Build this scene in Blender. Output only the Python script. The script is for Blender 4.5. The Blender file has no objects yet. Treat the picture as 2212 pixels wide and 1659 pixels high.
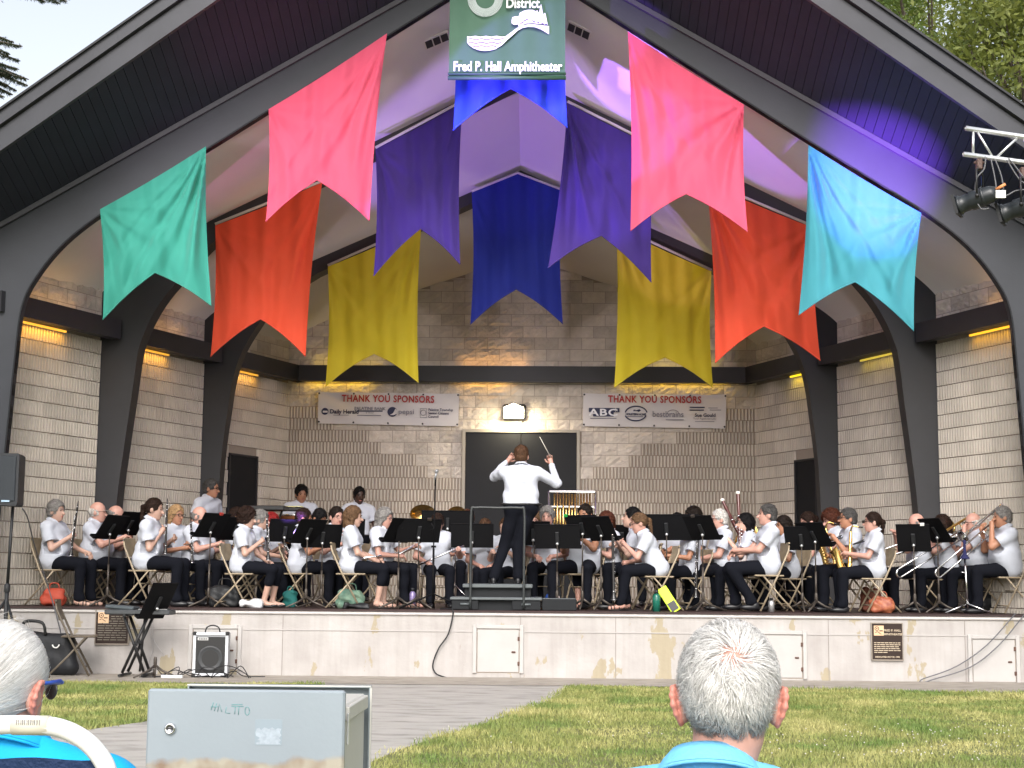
import bpy, math, random
import numpy as np
from mathutils import Vector, Matrix, Euler
R = math.radians
random.seed(7); rng = np.random.default_rng(7)
S = bpy.context.scene
C = S.collection

# ------------------------------------------------------------------ camera, sky, sun, exposure
F = 3322.0; CX, CY = 1106.0, 829.5          # focal length and centre in the 2212 x 1659 measuring grid
CAMZ = 1.26; GZ = .04
cam_d = bpy.data.cameras.new('camera'); cam = bpy.data.objects.new('camera', cam_d); C.objects.link(cam)
cam_d.sensor_width = 36.0; cam_d.lens = 36.0*F/2212.0; cam_d.clip_end = 3000; cam_d.clip_start = 0.05
YAW, PITCH, ROLL = R(1.36), R(7.24), R(0.46)
CAMR = Matrix.Rotation(YAW, 3, 'Z') @ Matrix.Rotation(R(90)+PITCH, 3, 'X') @ Matrix.Rotation(ROLL, 3, 'Z')
cam.matrix_world = Matrix.Translation((0, 0, CAMZ)) @ CAMR.to_4x4()
S.camera = cam

w = bpy.data.worlds.new('World'); S.world = w; w.use_nodes = True
nt = w.node_tree; nt.nodes.clear()
wo = nt.nodes.new('ShaderNodeOutputWorld'); bg = nt.nodes.new('ShaderNodeBackground')
sky = nt.nodes.new('ShaderNodeTexSky'); sky.sky_type = 'NISHITA'; sky.sun_disc = False
SUN_EL, SUN_AZ = R(38), R(182)               # high in front of the stage, behind the audience
sky.sun_elevation = SUN_EL; sky.sun_rotation = SUN_AZ; sky.air_density = 1.0; sky.dust_density = 4.0; sky.ozone_density = 1.0
hs = nt.nodes.new('ShaderNodeHueSaturation'); hs.inputs['Saturation'].default_value = 0.36; hs.inputs['Value'].default_value = 1.35
nt.links.new(sky.outputs[0], hs.inputs['Color']); nt.links.new(hs.outputs[0], bg.inputs[0])
bg.inputs[1].default_value = 0.15
nt.links.new(bg.outputs[0], wo.inputs[0])
sd = bpy.data.lights.new('sun', 'SUN'); sun = bpy.data.objects.new('sun', sd); C.objects.link(sun)
sd.energy = 1.0; sd.angle = R(30); sd.color = (1.0, 0.97, 0.93)
sdir = Vector((math.sin(SUN_AZ)*math.cos(SUN_EL), math.cos(SUN_AZ)*math.cos(SUN_EL), math.sin(SUN_EL)))
sun.rotation_euler = sdir.to_track_quat('Z', 'Y').to_euler()
sun.location = sdir*50
S.view_settings.view_transform = 'Standard'; S.view_settings.look = 'None'; S.view_settings.gamma = 1
S.view_settings.exposure = 0.52
S.cycles.max_bounces = 6; S.cycles.diffuse_bounces = 4; S.cycles.glossy_bounces = 3; S.cycles.transparent_max_bounces = 6
S.cycles.use_denoising = True
S.cycles.sample_clamp_indirect = 4.0

# ------------------------------------------------------------------ helpers
def at(px, py, Y):
    """a measured point of the photograph at distance Y -> world point"""
    d = CAMR @ Vector(((px-CX)/F, -(py-CY)/F, -1.0))
    t = Y/d.y
    return Vector((d.x*t, Y, CAMZ+d.z*t))
def ground(px, py, z=.04):
    d = CAMR @ Vector(((px-CX)/F, -(py-CY)/F, -1.0))
    t = (z-CAMZ)/d.z
    return Vector((d.x*t, d.y*t, z))

def tag(o, label=None, cat=None, group=None, kind=None):
    if label: o['label'] = label
    if cat: o['category'] = cat
    if group: o['group'] = group
    if kind: o['kind'] = kind
    return o
def empty(name, loc=(0, 0, 0), rz=0.0, label=None, cat=None, group=None):
    o = bpy.data.objects.new(name, None); C.objects.link(o)
    o.location = loc; o.rotation_euler = (0, 0, rz); o.empty_display_size = 0.2
    return tag(o, label, cat, group)
def meshobj(name, V, Fc, mat, parent=None, smooth=False, mi=None):
    me = bpy.data.meshes.new(name)
    V = np.asarray(V, dtype=np.float32)
    if isinstance(Fc, np.ndarray) and Fc.ndim == 2:
        n, k = Fc.shape
        me.vertices.add(len(V)); me.vertices.foreach_set('co', V.ravel())
        me.loops.add(n*k); me.loops.foreach_set('vertex_index', Fc.astype(np.int32).ravel())
        me.polygons.add(n); me.polygons.foreach_set('loop_start', np.arange(0, n*k, k, dtype=np.int32))
        me.update(calc_edges=True)
    else:
        me.from_pydata([tuple(map(float, v)) for v in V], [], [tuple(int(i) for i in f) for f in Fc]); me.update()
    if mi is not None: me.polygons.foreach_set('material_index', np.asarray(mi, dtype=np.int32))
    if smooth is True: me.polygons.foreach_set('use_smooth', [True]*len(me.polygons))
    elif smooth is not False and smooth is not None: me.polygons.foreach_set('use_smooth', list(smooth))
    for m in (mat if isinstance(mat, (list, tuple)) else [mat]): me.materials.append(m)
    o = bpy.data.objects.new(name, me); C.objects.link(o)
    if parent is not None: o.parent = parent
    return o
class MB:
    """collects shapes that become ONE mesh object"""
    def __init__(s): s.V = []; s.F = []; s.S = []; s.M = []; s.m = 0
    def add(s, V, Fc, sm=False):
        b = len(s.V); s.V.extend([tuple(v) for v in V]); s.F.extend([tuple(i+b for i in f) for f in Fc])
        s.S.extend([sm]*len(Fc)); s.M.extend([s.m]*len(Fc)); return s
    def box(s, c, d, rot=None, bev=0.0):
        x, y, z = d[0]/2, d[1]/2, d[2]/2
        if bev > 0:
            b = min(bev, x*.9, y*.9, z*.9); V = []
            for sx in (-1, 1):
                for sy in (-1, 1):
                    for sz in (-1, 1):
                        V += [(sx*(x-b), sy*(y-b), sz*z), (sx*(x-b), sy*y, sz*(z-b)), (sx*x, sy*(y-b), sz*(z-b))]
            def ix(a, b_, c_, k): return ((a*2+b_)*2+c_)*3+k
            Fs = []
            for q in (0, 1):
                Fs.append([ix(0,0,q,0), ix(1,0,q,0), ix(1,1,q,0), ix(0,1,q,0)][::(1 if q else -1)])
                Fs.append([ix(0,q,0,1), ix(1,q,0,1), ix(1,q,1,1), ix(0,q,1,1)][::(-1 if q else 1)])
                Fs.append([ix(q,0,0,2), ix(q,1,0,2), ix(q,1,1,2), ix(q,0,1,2)][::(1 if q else -1)])
            for a in (0, 1):
                for b_ in (0, 1):
                    Fs.append([ix(a,b_,0,1), ix(a,b_,1,1), ix(a,b_,1,2), ix(a,b_,0,2)])
                    Fs.append([ix(a,0,b_,0), ix(a,1,b_,0), ix(a,1,b_,2), ix(a,0,b_,2)])
                    Fs.append([ix(0,a,b_,0), ix(1,a,b_,0), ix(1,a,b_,1), ix(0,a,b_,1)])
                    for c_ in (0, 1): Fs.append([ix(a,b_,c_,0), ix(a,b_,c_,1), ix(a,b_,c_,2)])
        else:
            V = [(-x,-y,-z),(x,-y,-z),(x,y,-z),(-x,y,-z),(-x,-y,z),(x,-y,z),(x,y,z),(-x,y,z)]
            Fs = [(0,3,2,1),(4,5,6,7),(0,1,5,4),(1,2,6,5),(2,3,7,6),(3,0,4,7)]
        M = rot.to_3x3() if rot is not None else None
        c = Vector(c)
        return s.add([(M @ Vector(v) if M else Vector(v))+c for v in V], Fs)
    def tube(s, pts, r, n=8, caps=True, closed=False):
        pts = [Vector(p) for p in pts]; m = len(pts)
        rs = r if isinstance(r, (list, tuple)) else [r]*m
        V = []; up = None
        for i, p in enumerate(pts):
            if closed: t = pts[(i+1) % m]-pts[i-1]
            else: t = pts[min(i+1, m-1)]-pts[max(i-1, 0)]
            if t.length < 1e-9: t = Vector((0, 0, 1))
            t.normalize()
            if up is None:
                a = Vector((0, 0, 1)) if abs(t.z) < .9 else Vector((1, 0, 0))
                up = (a-t*a.dot(t)).normalized()
            else:
                up = (up-t*up.dot(t))
                up = up.normalized() if up.length > 1e-6 else t.orthogonal().normalized()
            q = t.cross(up)
            for k in range(n):
                a = 2*math.pi*k/n
                V.append(p+(up*math.cos(a)+q*math.sin(a))*rs[i])
        Fs = []
        for i in range(m if closed else m-1):
            j = (i+1) % m
            for k in range(n):
                k2 = (k+1) % n
                Fs.append((i*n+k, i*n+k2, j*n+k2, j*n+k))
        s.add(V, Fs, True)
        if caps and not closed:
            b = len(s.V)-len(V)
            s.F.append(tuple(b+k for k in range(n))[::-1]); s.F.append(tuple(b+(m-1)*n+k for k in range(n))); s.S += [False]*2; s.M += [s.m]*2
        return s
    def lathe(s, prof, c=(0, 0, 0), rot=None, n=20):
        """prof: (radius, height) pairs round local z"""
        M = rot.to_3x3() if rot is not None else Matrix.Identity(3); c = Vector(c)
        V = []
        for (r, z) in prof:
            for k in range(n):
                a = 2*math.pi*k/n; V.append(M @ Vector((max(r, 1e-4)*math.cos(a), max(r, 1e-4)*math.sin(a), z))+c)
        Fs = []
        for i in range(len(prof)-1):
            for k in range(n):
                k2 = (k+1) % n; Fs.append((i*n+k, i*n+k2, (i+1)*n+k2, (i+1)*n+k))
        return s.add(V, Fs, True)
    def ball(s, c, r, n=10, rot=None):
        r = r if isinstance(r, (tuple, list)) else (r, r, r)
        prof = [(math.sin(math.pi*i/n), -math.cos(math.pi*i/n)) for i in range(n+1)]
        M = (rot.to_3x3() if rot is not None else Matrix.Identity(3)) @ Matrix.Diagonal(r)
        V = []; c = Vector(c); m = n+4
        for (a, z) in prof:
            for k in range(m):
                t = 2*math.pi*k/m; V.append(M @ Vector((a*math.cos(t), a*math.sin(t), z))+c)
        Fs = [(i*m+k, i*m+(k+1) % m, (i+1)*m+(k+1) % m, (i+1)*m+k) for i in range(n) for k in range(m)]
        return s.add(V, Fs, True)
    def prism(s, poly, y0, y1, frame=None):
        """poly: (x, z) points, extruded from y0 to y1; frame: optional matrix"""
        n = len(poly)
        V = [Vector((p[0], y0, p[1])) for p in poly]+[Vector((p[0], y1, p[1])) for p in poly]
        if frame is not None: V = [frame @ v for v in V]
        Fs = [tuple(range(n)), tuple(range(2*n-1, n-1, -1))]+[(i, i+n, (i+1) % n+n, (i+1) % n) for i in range(n)]
        return s.add(V, Fs)
    def grid(s, P, sm=True, flip=False):
        """P[i][j] points"""
        a, b = len(P), len(P[0]); V = [p for row in P for p in row]
        Fs = [(i*b+j, (i+1)*b+j, (i+1)*b+j+1, i*b+j+1) if not flip else (i*b+j, i*b+j+1, (i+1)*b+j+1, (i+1)*b+j) for i in range(a-1) for j in range(b-1)]
        return s.add(V, Fs, sm)
    def build(s, name, mat, parent=None, **kw):
        o = meshobj(name, s.V, s.F, mat, parent, smooth=s.S, mi=s.M)
        return tag(o, **kw) if kw else o

def mat(name, col, rough=.6, metal=0.0, noise=0.0, nscale=8.0, bump=0.0, bscale=40.0, spec=.5, col2=None, sheen=0.0, trans=0.0, emit=None, estr=0.0, coat=0.0):
    m = bpy.data.materials.new(name); m.use_nodes = True; n = m.node_tree; b = n.nodes['Principled BSDF']
    b.inputs['Base Color'].default_value = (*col, 1); b.inputs['Roughness'].default_value = rough
    b.inputs['Metallic'].default_value = metal; b.inputs['Specular IOR Level'].default_value = spec
    if coat: b.inputs['Coat Weight'].default_value = coat
    if sheen: b.inputs['Sheen Weight'].default_value = sheen
    if trans: b.inputs['Transmission Weight'].default_value = trans
    if emit: b.inputs['Emission Color'].default_value = (*emit, 1); b.inputs['Emission Strength'].default_value = estr
    tc = None
    if noise or bump or col2:
        tc = n.nodes.new('ShaderNodeTexCoord')
    if noise or col2:
        nz = n.nodes.new('ShaderNodeTexNoise'); nz.inputs['Scale'].default_value = nscale; nz.inputs['Detail'].default_value = 6; nz.inputs['Roughness'].default_value = .62
        n.links.new(tc.outputs['Object'], nz.inputs['Vector'])
        rp = n.nodes.new('ShaderNodeValToRGB'); rp.color_ramp.elements[0].position = .3; rp.color_ramp.elements[1].position = .7
        c2 = col2 or tuple(min(1, c*(1+noise)) for c in col); c1 = tuple(c*(1-noise) for c in col) if not col2 else col
        rp.color_ramp.elements[0].color = (*c1, 1); rp.color_ramp.elements[1].color = (*c2, 1)
        n.links.new(nz.outputs[0], rp.inputs[0]); n.links.new(rp.outputs[0], b.inputs['Base Color'])
    if bump:
        nb = n.nodes.new('ShaderNodeTexNoise'); nb.inputs['Scale'].default_value = bscale; nb.inputs['Detail'].default_value = 5
        n.links.new(tc.outputs['Object'], nb.inputs['Vector'])
        bp = n.nodes.new('ShaderNodeBump'); bp.inputs['Strength'].default_value = bump; bp.inputs['Distance'].default_value = .02
        n.links.new(nb.outputs[0], bp.inputs['Height']); n.links.new(bp.outputs[0], b.inputs['Normal'])
    return m
M = {}
M['block'] = mat('concrete_block', (.60, .54, .47), .85, noise=.09, nscale=1.3, bump=.35, bscale=60)
M['splitblock'] = mat('split_face_block', (.56, .50, .43), .9, noise=.12, nscale=5, bump=.9, bscale=22)
M['mortar_gap_shade'] = mat('mortar_joint_gap_shade', (.34, .285, .235), .95)  # mortar tone; its dark colour also paints the shade between wall flutes
M['dark'] = mat('charcoal_paint', (.023, .026, .035), .55, noise=.12, nscale=2.0, bump=.05)
M['darkbeam'] = mat('dark_beam_paint', (.022, .022, .026), .55, noise=.1, nscale=3)
M['fascia'] = mat('grey_fascia_paint', (.048, .049, .058), .5, noise=.16, nscale=1.2, bump=.08, bscale=12)
M['ceiling'] = mat('ceiling_plaster', (.72, .69, .655), .9, noise=.04, nscale=.7, bump=.04, bscale=30)
M['door'] = mat('black_door_paint', (.009, .010, .013), .6, noise=.1, nscale=4, spec=.25)
M['doorframe'] = mat('door_frame_paint', (.36, .33, .28), .6)
M['black'] = mat('black_metal', (.010, .010, .011), .45, metal=.0, spec=.5)
M['blackplastic'] = mat('black_plastic', (.012, .013, .015), .55, bump=.05)
M['standmetal'] = mat('stand_enamel', (.005, .005, .006), .7, spec=.15)
M['polegrey'] = mat('stand_pole', (.075, .062, .052), .4, metal=.4)
M['tan'] = mat('tan_chair_enamel', (.36, .29, .20), .45, metal=.1, noise=.25, nscale=9)
M['brownchair'] = mat('brown_chair_enamel', (.14, .115, .085), .45, metal=.1, noise=.2, nscale=9)
M['chrome'] = mat('chrome', (.75, .75, .76), .18, metal=1.0)
M['silver'] = mat('silver_plate', (.82, .82, .84), .22, metal=1.0)
M['brass'] = mat('brass', (.80, .55, .20), .24, metal=1.0)
M['oldbrass'] = mat('lacquered_brass', (.55, .36, .14), .33, metal=1.0)
M['ebony'] = mat('ebony_wood', (.012, .010, .010), .3, coat=.2)
M['maple'] = mat('red_brown_maple', (.085, .014, .010), .28, coat=.5)
M['ivory'] = mat('ivory_ring', (.85, .83, .74), .4)
M['shirt'] = mat('white_shirt_cotton', (.52, .545, .61), .9, bump=.55, bscale=11, spec=.2)
M['trousers'] = mat('black_trousers', (.0062, .007, .011), .9, bump=.1, bscale=30, spec=.12)
M['shoe'] = mat('black_shoe_leather', (.014, .014, .016), .35)
M['lens'] = mat('glasses_lens', (.05, .05, .05), .08, spec=.6)
M['paper'] = mat('sheet_paper', (.80, .80, .78), .8)
M['red'] = mat('dark_red', (.35, .03, .02), .6)
M['rubber'] = mat('black_cable', (.015, .015, .017), .6)
M['greycable'] = mat('grey_cable', (.12, .12, .13), .6)
M['aluminium'] = mat('aluminium', (.74, .75, .76), .35, metal=.85, noise=.1, nscale=20)
M['eye'] = mat('eye_dark', (.02, .015, .012), .2)
M['lip'] = mat('lips', (.45, .16, .13), .5)
M['textwhite'] = mat('white_lettering', (.85, .85, .88), .7)
# ------------------------------------------------------------------ bandshell
XC = -0.46                  # axis of the stage
ZS = 0.87                   # stage floor
YF, Y1, Y2, Y3, YB = 19.45, 19.25, 21.56, 23.93, 26.3
def hw(Y): return 4.04+.4*(YB-Y)                      # half width between the side walls
def lerp(a, b, t): return a+(b-a)*t
def interp(x, xs, ys): return float(np.interp(x, xs, ys))
AY = [19.2, 21.56, 23.93, 26.3]
def ridge(Y): return interp(Y, AY, [9.40, 8.56, 7.74, 6.82])
def slope(Y): return interp(Y, AY, [.655, .50, .45, .328])
def ceil_half(Y, n=22):
    """ceiling profile from the side wall to the ridge: (half distance, z)"""
    h, zr, s = hw(Y), ridge(Y), slope(Y); xs = .70*h
    a = (h+.02, 5.27); b = (h*.94, zr-s*h*.94); c = (xs, zr-s*xs)
    if b[1] < a[1]+.25: b = (b[0], a[1]+.25)
    pts = []
    for i in range(n):
        t = i/(n-1); pts.append(((1-t)**2*a[0]+2*t*(1-t)*b[0]+t*t*c[0], (1-t)**2*a[1]+2*t*(1-t)*b[1]+t*t*c[1]))
    for i in range(1, 9): t = i/8; pts.append((xs*(1-t), lerp(c[1], zr, t)))
    return pts
shell = empty('bandshell', (XC, 22, 0), 0, 'dark framed bandshell with peaked roof, ribbed block walls and white vaulted ceiling', 'bandshell')
SH = shell
def W2L(P): return [(p[0]-XC, p[1]-22, p[2]) for p in P]
class LB(MB):
    """shapes given in stage coordinates (x from the axis, y as world), stored under the bandshell"""
    def build(s, name, m, parent=None, **kw):
        s.V = [(v[0], v[1]-22, v[2]) for v in s.V]
        o = MB.build(s, name, m, parent if parent is not None else SH)
        return tag(o, **kw) if kw else o

# arches -------------------------------------------------------------
def catmull(P, k=5):
    out = []
    for i in range(len(P)-1):
        p0, p1, p2, p3 = P[max(i-1, 0)], P[i], P[i+1], P[min(i+2, len(P)-1)]
        for j in range(k):
            t = j/k
            out.append(tuple(.5*((2*p1[a])+(-p0[a]+p2[a])*t+(2*p0[a]-5*p1[a]+4*p2[a]-p3[a])*t*t+(-p0[a]+3*p1[a]-3*p2[a]+p3[a])*t**3) for a in (0, 1)))
    out.append(P[-1]); return out
Z0 = CAMZ
in1 = [(6.55, .0), (6.47, Z0+.6), (6.40, Z0+1.45), (6.33, Z0+2.68), (6.27, Z0+3.40), (6.10, Z0+3.80), (5.76, Z0+4.24), (5.26, Z0+4.65), (4.62, Z0+5.06), (3.87, Z0+5.54)]
in1 = catmull(in1)+[(0, Z0+8.08)]
out1 = [(0, Z0+8.39), (6.55, Z0+4.534), (9.2, Z0+2.974), (9.0, Z0+2.6), (7.9, Z0+2.2), (7.5, 0)]
in2 = catmull([(5.66, ZS), (5.61, Z0+1.0), (5.53, Z0+1.86), (5.46, Z0+2.49), (5.39, Z0+3.17), (5.33, Z0+3.39), (5.25, Z0+3.6), (5.09, Z0+3.9), (4.87, Z0+4.19), (4.3, Z0+4.83), (3.5, Z0+5.33)])+[(0, Z0+7.12)]
in3 = catmull([(4.74, ZS), (4.67, Z0+1.53), (4.63, Z0+2.13), (4.57, Z0+2.64), (4.53, Z0+2.98), (4.47, Z0+3.27), (4.40, Z0+3.48), (4.31, Z0+3.68), (4.16, Z0+3.93), (3.85, Z0+4.36), (3.21, Z0+4.80)])+[(0, Z0+6.30)]
def arch(inn, out, y0, y1):
    b = LB()
    # strips so that the concave outline stays correct: pair inner points with outer points by arc length
    def resample(P, n):
        P = np.array(P, float); d = np.r_[0, np.cumsum(np.linalg.norm(np.diff(P, axis=0), axis=1))]; d /= d[-1]
        t = np.linspace(0, 1, n); return np.c_[np.interp(t, d, P[:, 0]), np.interp(t, d, P[:, 1])]
    n = 90
    I = resample(inn, n); O = resample(out[::-1], n)
    for sgn in (-1, 1):
        for (A_, B_, flip) in ((I, O, 0),):
            fr = [[(sgn*p[0], y0, p[1]) for p in A_], [(sgn*p[0], y0, p[1]) for p in B_]]
            bk = [[(sgn*p[0], y1, p[1]) for p in A_], [(sgn*p[0], y1, p[1]) for p in B_]]
            b.grid(fr, False, sgn > 0); b.grid(bk, False, sgn < 0)
            b.grid([fr[0], bk[0]], False, sgn < 0); b.grid([fr[1], bk[1]], False, sgn > 0)
    return b
arch(in1, out1, Y1, Y1+.11).build('arch_frame', M['dark'], label='broad front arch frame in charcoal paint')
for inn, Y in ((in2, Y2), (in3, Y3)):
    h = hw(Y)
    cp = [(x, z+.06) for x, z in ceil_half(Y)]
    out = [(0, cp[-1][1])]+cp[::-1][1:]+[(h+.05, 5.0), (h+.05, ZS)]
    arch(inn, out, Y, Y+.34).build('arch_frame', M['darkbeam'])
# little ledge along the top of the front arch, and dark bead along its opening
b = LB()
for s in (-1, 1):
    for dz, dy, th in ((0, -.05, .07),):
        P = [(0, Z0+8.39), (6.55, Z0+4.534), (9.2, Z0+2.974)]
        for i in range(2):
            (xa, za), (xb, zb) = P[i], P[i+1]
            V = [(s*xa, Y1+dy, za), (s*xb, Y1+dy, zb), (s*xb, Y1+dy, zb-th), (s*xa, Y1+dy, za-th), (s*xa, Y1-.001, za), (s*xb, Y1-.001, zb), (s*xb, Y1-.001, zb-th), (s*xa, Y1-.001, za-th)]
            b.add(V, [(0, 1, 2, 3), (0, 4, 5, 1), (3, 2, 6, 7), (0, 3, 7, 4), (1, 5, 6, 2)])
b.build('arch_ledge', M['fascia'])
b = LB()
for s in (-1, 1):
    P = in1[8:]
    for i in range(len(P)-1):
        (xa, za), (xb, zb) = P[i], P[i+1]
        d = Vector((xb-xa, zb-za)).normalized(); nx, nz = -d.y, d.x
        if nx > 0: nx, nz = -nx, -nz
        t = .02
        b.add([(s*xa, Y1-.012, za), (s*xb, Y1-.012, zb), (s*(xb-nx*t), Y1-.012, zb-nz*t), (s*(xa-nx*t), Y1-.012, za-nz*t),
               (s*xa, Y1+.112, za), (s*xb, Y1+.112, zb)], [(0, 1, 2, 3), (0, 4, 5, 1)])
b.build('arch_trim', M['door'])

# ceiling ------------------------------------------------------------
for (ya, yb) in ((Y1+.09, Y2+.02), (Y2+.32, Y3+.02), (Y3+.32, YB+.1)):
    b = LB()
    for s in (-1, 1):
        P = []
        for i in range(7):
            Y = lerp(ya, yb, i/6); P.append([(s*x, Y, z) for x, z in ceil_half(Y)])
        b.grid(P, True, s < 0)
        P2 = [[(p[0], p[1], p[2]+.05) for p in r] for r in P]
        b.grid(P2, True, s > 0)
    b.build('ceiling_panel', M['ceiling'])
# vents near the ridge
for (ax, ay, bx, by) in ((917, 52, 970, 30), (1226, 20, 1276, 44)):
    Yv = 19.95; A_, B_ = at(ax, ay, Yv), at(bx, by, Yv)
    sg = 1 if ax > 1100 else -1
    b = LB(); dk = LB()
    u = (B_-A_); L = u.length; u.normalize(); n_ = Vector((0, .32, 1)); n_ = (n_-u*n_.dot(u)).normalized(); v = u.cross(n_)
    c = (A_+B_)/2-Vector((XC, 0, 0)); c.z = ridge(Yv)-slope(Yv)*abs(c.x)-.02
    rot = Matrix((u, v, n_)).transposed()
    b.box(c, (L, .2, .03), rot)
    for k in (-1, 0, 1): dk.box(c-n_*.018+u*k*L/3.2, (L/3.8, .14, .012), rot)
    o = b.build('ceiling_vent', M['ceiling']); oo = dk.build('vent_opening', M['darkbeam'], SH); oo.parent = o; oo.location = (0, 0, 0)

# soffit, fascia, roof -------------------------------------------------
def fas(x):
    ax = abs(x); yf = 17.05+.165*ax; zt = Z0+8.39-.5887*ax
    return yf, zt+.35*(Y1-yf)
XE = 8.6
b = LB(); n = 0
for s in (-1, 1):
    k = 0
    wd = .112
    while k*wd < XE:
        xa, xb = k*wd+.003, (k+1)*wd-.003
        ya, za = fas(xa); yb, zb = fas(xb)
        Pz = lambda x: Z0+8.39-.5887*x
        V = [(s*xa, Y1-.02, Pz(xa)), (s*xb, Y1-.02, Pz(xb)), (s*xb, yb, zb), (s*xa, ya, za)]
        V += [(v[0], v[1], v[2]+.03) for v in V]
        b.add(V, [(0, 1, 2, 3), (4, 5, 6, 7), (0, 1, 5, 4), (1, 2, 6, 5), (2, 3, 7, 6), (3, 0, 4, 7)]); k += 1
M['soffit'] = mat('soffit_boards', (.013, .016, .029), .8, noise=.15, nscale=2.5)
b.build('soffit', M['soffit'])
b = LB()
for s in (-1, 1):
    ya, za = fas(0); yb, zb = fas(XE); Pz = lambda x: Z0+8.39-.5887*x
    b.add([(0, Y1, Pz(0)+.045), (s*XE, Y1, Pz(XE)+.045), (s*XE, yb, zb+.045), (0, ya, za+.045)], [(0, 1, 2, 3)])
b.build('soffit_backing', M['door'])
def strip(b, h0, h1, dy0, dy1, thick):
    for s in (-1, 1):
        ya, za = fas(0); yb, zb = fas(XE)
        V = [(0, ya-dy0, za+h0), (s*XE, yb-dy0, zb+h0), (s*XE, yb-dy1, zb+h1), (0, ya-dy1, za+h1)]
        V += [(v[0], v[1]+thick, v[2]) for v in V]
        b.add(V, [(0, 1, 2, 3), (4, 5, 6, 7), (0, 1, 5, 4), (1, 2, 6, 5), (2, 3, 7, 6), (3, 0, 4, 7)])
b = LB(); strip(b, -.02, .27, .03, .03, .07); b.build('fascia_board', M['fascia'])
b = LB(); strip(b, .29, .46, .09, .09, .12)
b.build('fascia_cap', M['fascia'])
b = LB(); strip(b, .46, .49, .13, .13, .2); b.build('shingle_edge', M['darkbeam'])
b = LB()
for s in (-1, 1):
    ya, za = fas(0); yb, zb = fas(XE)
    V = [(0, ya-.1, za+.478), (s*XE, yb-.1, zb+.478), (s*(XE-.2), Y1+.6, 4.9), (s*5.2, 27, 5.4), (0, 27, 7.1), (0, Y1+.6, 10.13)]
    V[2] = (s*XE, Y1+.6, V[5][2]-.5887*XE)
    b.add(V, [(0, 1, 2, 5), (5, 2, 3, 4)])
    V2 = [(v[0], v[1], v[2]-.06) for v in V]; 
M['shingle'] = mat('roof_shingles', (.06, .058, .06), .9, noise=.3, nscale=6)
b.build('roof', M['shingle'])

# walls: real blocks ----------------------------------------------------
CO = .203; ZT = 3.785                      # course height, one course line
def courses(z0, z1):
    k0 = math.floor((z0-ZT)/CO)
    z = ZT+k0*CO; out = []
    while z < z1-.01: out.append((max(z, z0), min(z+CO, z1), z)); z += CO
    return out
def wallpts(o, d, nrm, u, w_, z): return (o[0]+d[0]*u+nrm[0]*w_, o[1]+d[1]*u+nrm[1]*w_, z)
def flute(b, o, d, nrm, u0, u1, z0, z1, pr=.036):
    c = (u1-u0)*.24
    P = [(u0, 0), (u0+c, pr), (u1-c, pr), (u1, 0)]
    V = [wallpts(o, d, nrm, u, w_, z) for z in (z0, z1) for (u, w_) in P]
    b.m = 1+b.tone; b.add(V, [(0, 1, 5, 4), (1, 2, 6, 5), (2, 3, 7, 6), (0, 3, 2, 1), (4, 5, 6, 7)])
def split(b, o, d, nrm, u0, u1, z0, z1, nu=6, nz=4, am=.012):
    P = []
    for i in range(nu+1):
        row = []
        for j in range(nz+1):
            e = i in (0, nu) or j in (0, nz)
            row.append(wallpts(o, d, nrm, lerp(u0, u1, i/nu), 0.006 if e else .016+random.uniform(-am, am), lerp(z0, z1, j/nz)))
        P.append(row)
    b.m = 4+b.tone; b.grid(P, False)
def blocks(b, o, d, nrm, L, z0, z1, kind, holes=(), top=None, u_start=0.0, steps=None):
    for ci, (za, zb, zc) in enumerate(courses(z0, z1)):
        run = (round((zc-ZT)/CO)) % 2
        u = u_start-(.203 if run else 0)
        while u < L:
            a, c = max(u, 0), min(u+.406, L)
            b.tone = random.choice((0, 0, 1, 1, 2))
            if c-a > .02:
                um = (a+c)/2; k = kind if isinstance(kind, str) else kind(um, (za+zb)/2)
                zt = zb
                if top: zt = min(zb, min(top(a), top(c)))
                skip = zt-za < .03 or any(a >= h[0]-.03 and c <= h[1]+.03 and za >= h[2]-.05 and zb <= h[3]+.06 for h in holes)
                cl = [(a, c)]
                for h in holes:
                    if za < h[3]-.02 and zb > h[2]: 
                        nc = []
                        for (p, q) in cl:
                            if q <= h[0] or p >= h[1]: nc.append((p, q)); continue
                            if p < h[0]: nc.append((p, h[0]))
                            if q > h[1]: nc.append((h[1], q))
                        cl = nc
                if not skip:
                    for (p, q) in cl:
                        if q-p < .02: continue
                        if k == 'f':
                            nf = max(1, round((q-p)/.058))
                            for i in range(nf):
                                flute(b, o, d, nrm, lerp(p, q, i/nf)+.010, lerp(p, q, (i+1)/nf)-.010, za+.007, zt-.007)
                        else: split(b, o, d, nrm, p+.004, q-.004, za+.004, zt-.004)
            u += .406
BL = [M['mortar_gap_shade']]+[mat('ribbed_block', tuple(c*k for c in (.64, .58, .505)), .85, noise=.09, nscale=1.3, bump=.1, bscale=60) for k in (1.0, .93, .85)]+[mat('split_block', tuple(c*k for c in (.64, .575, .50)), .9, noise=.12, nscale=5, bump=.9, bscale=22) for k in (1.0, .90, .80)]
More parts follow.
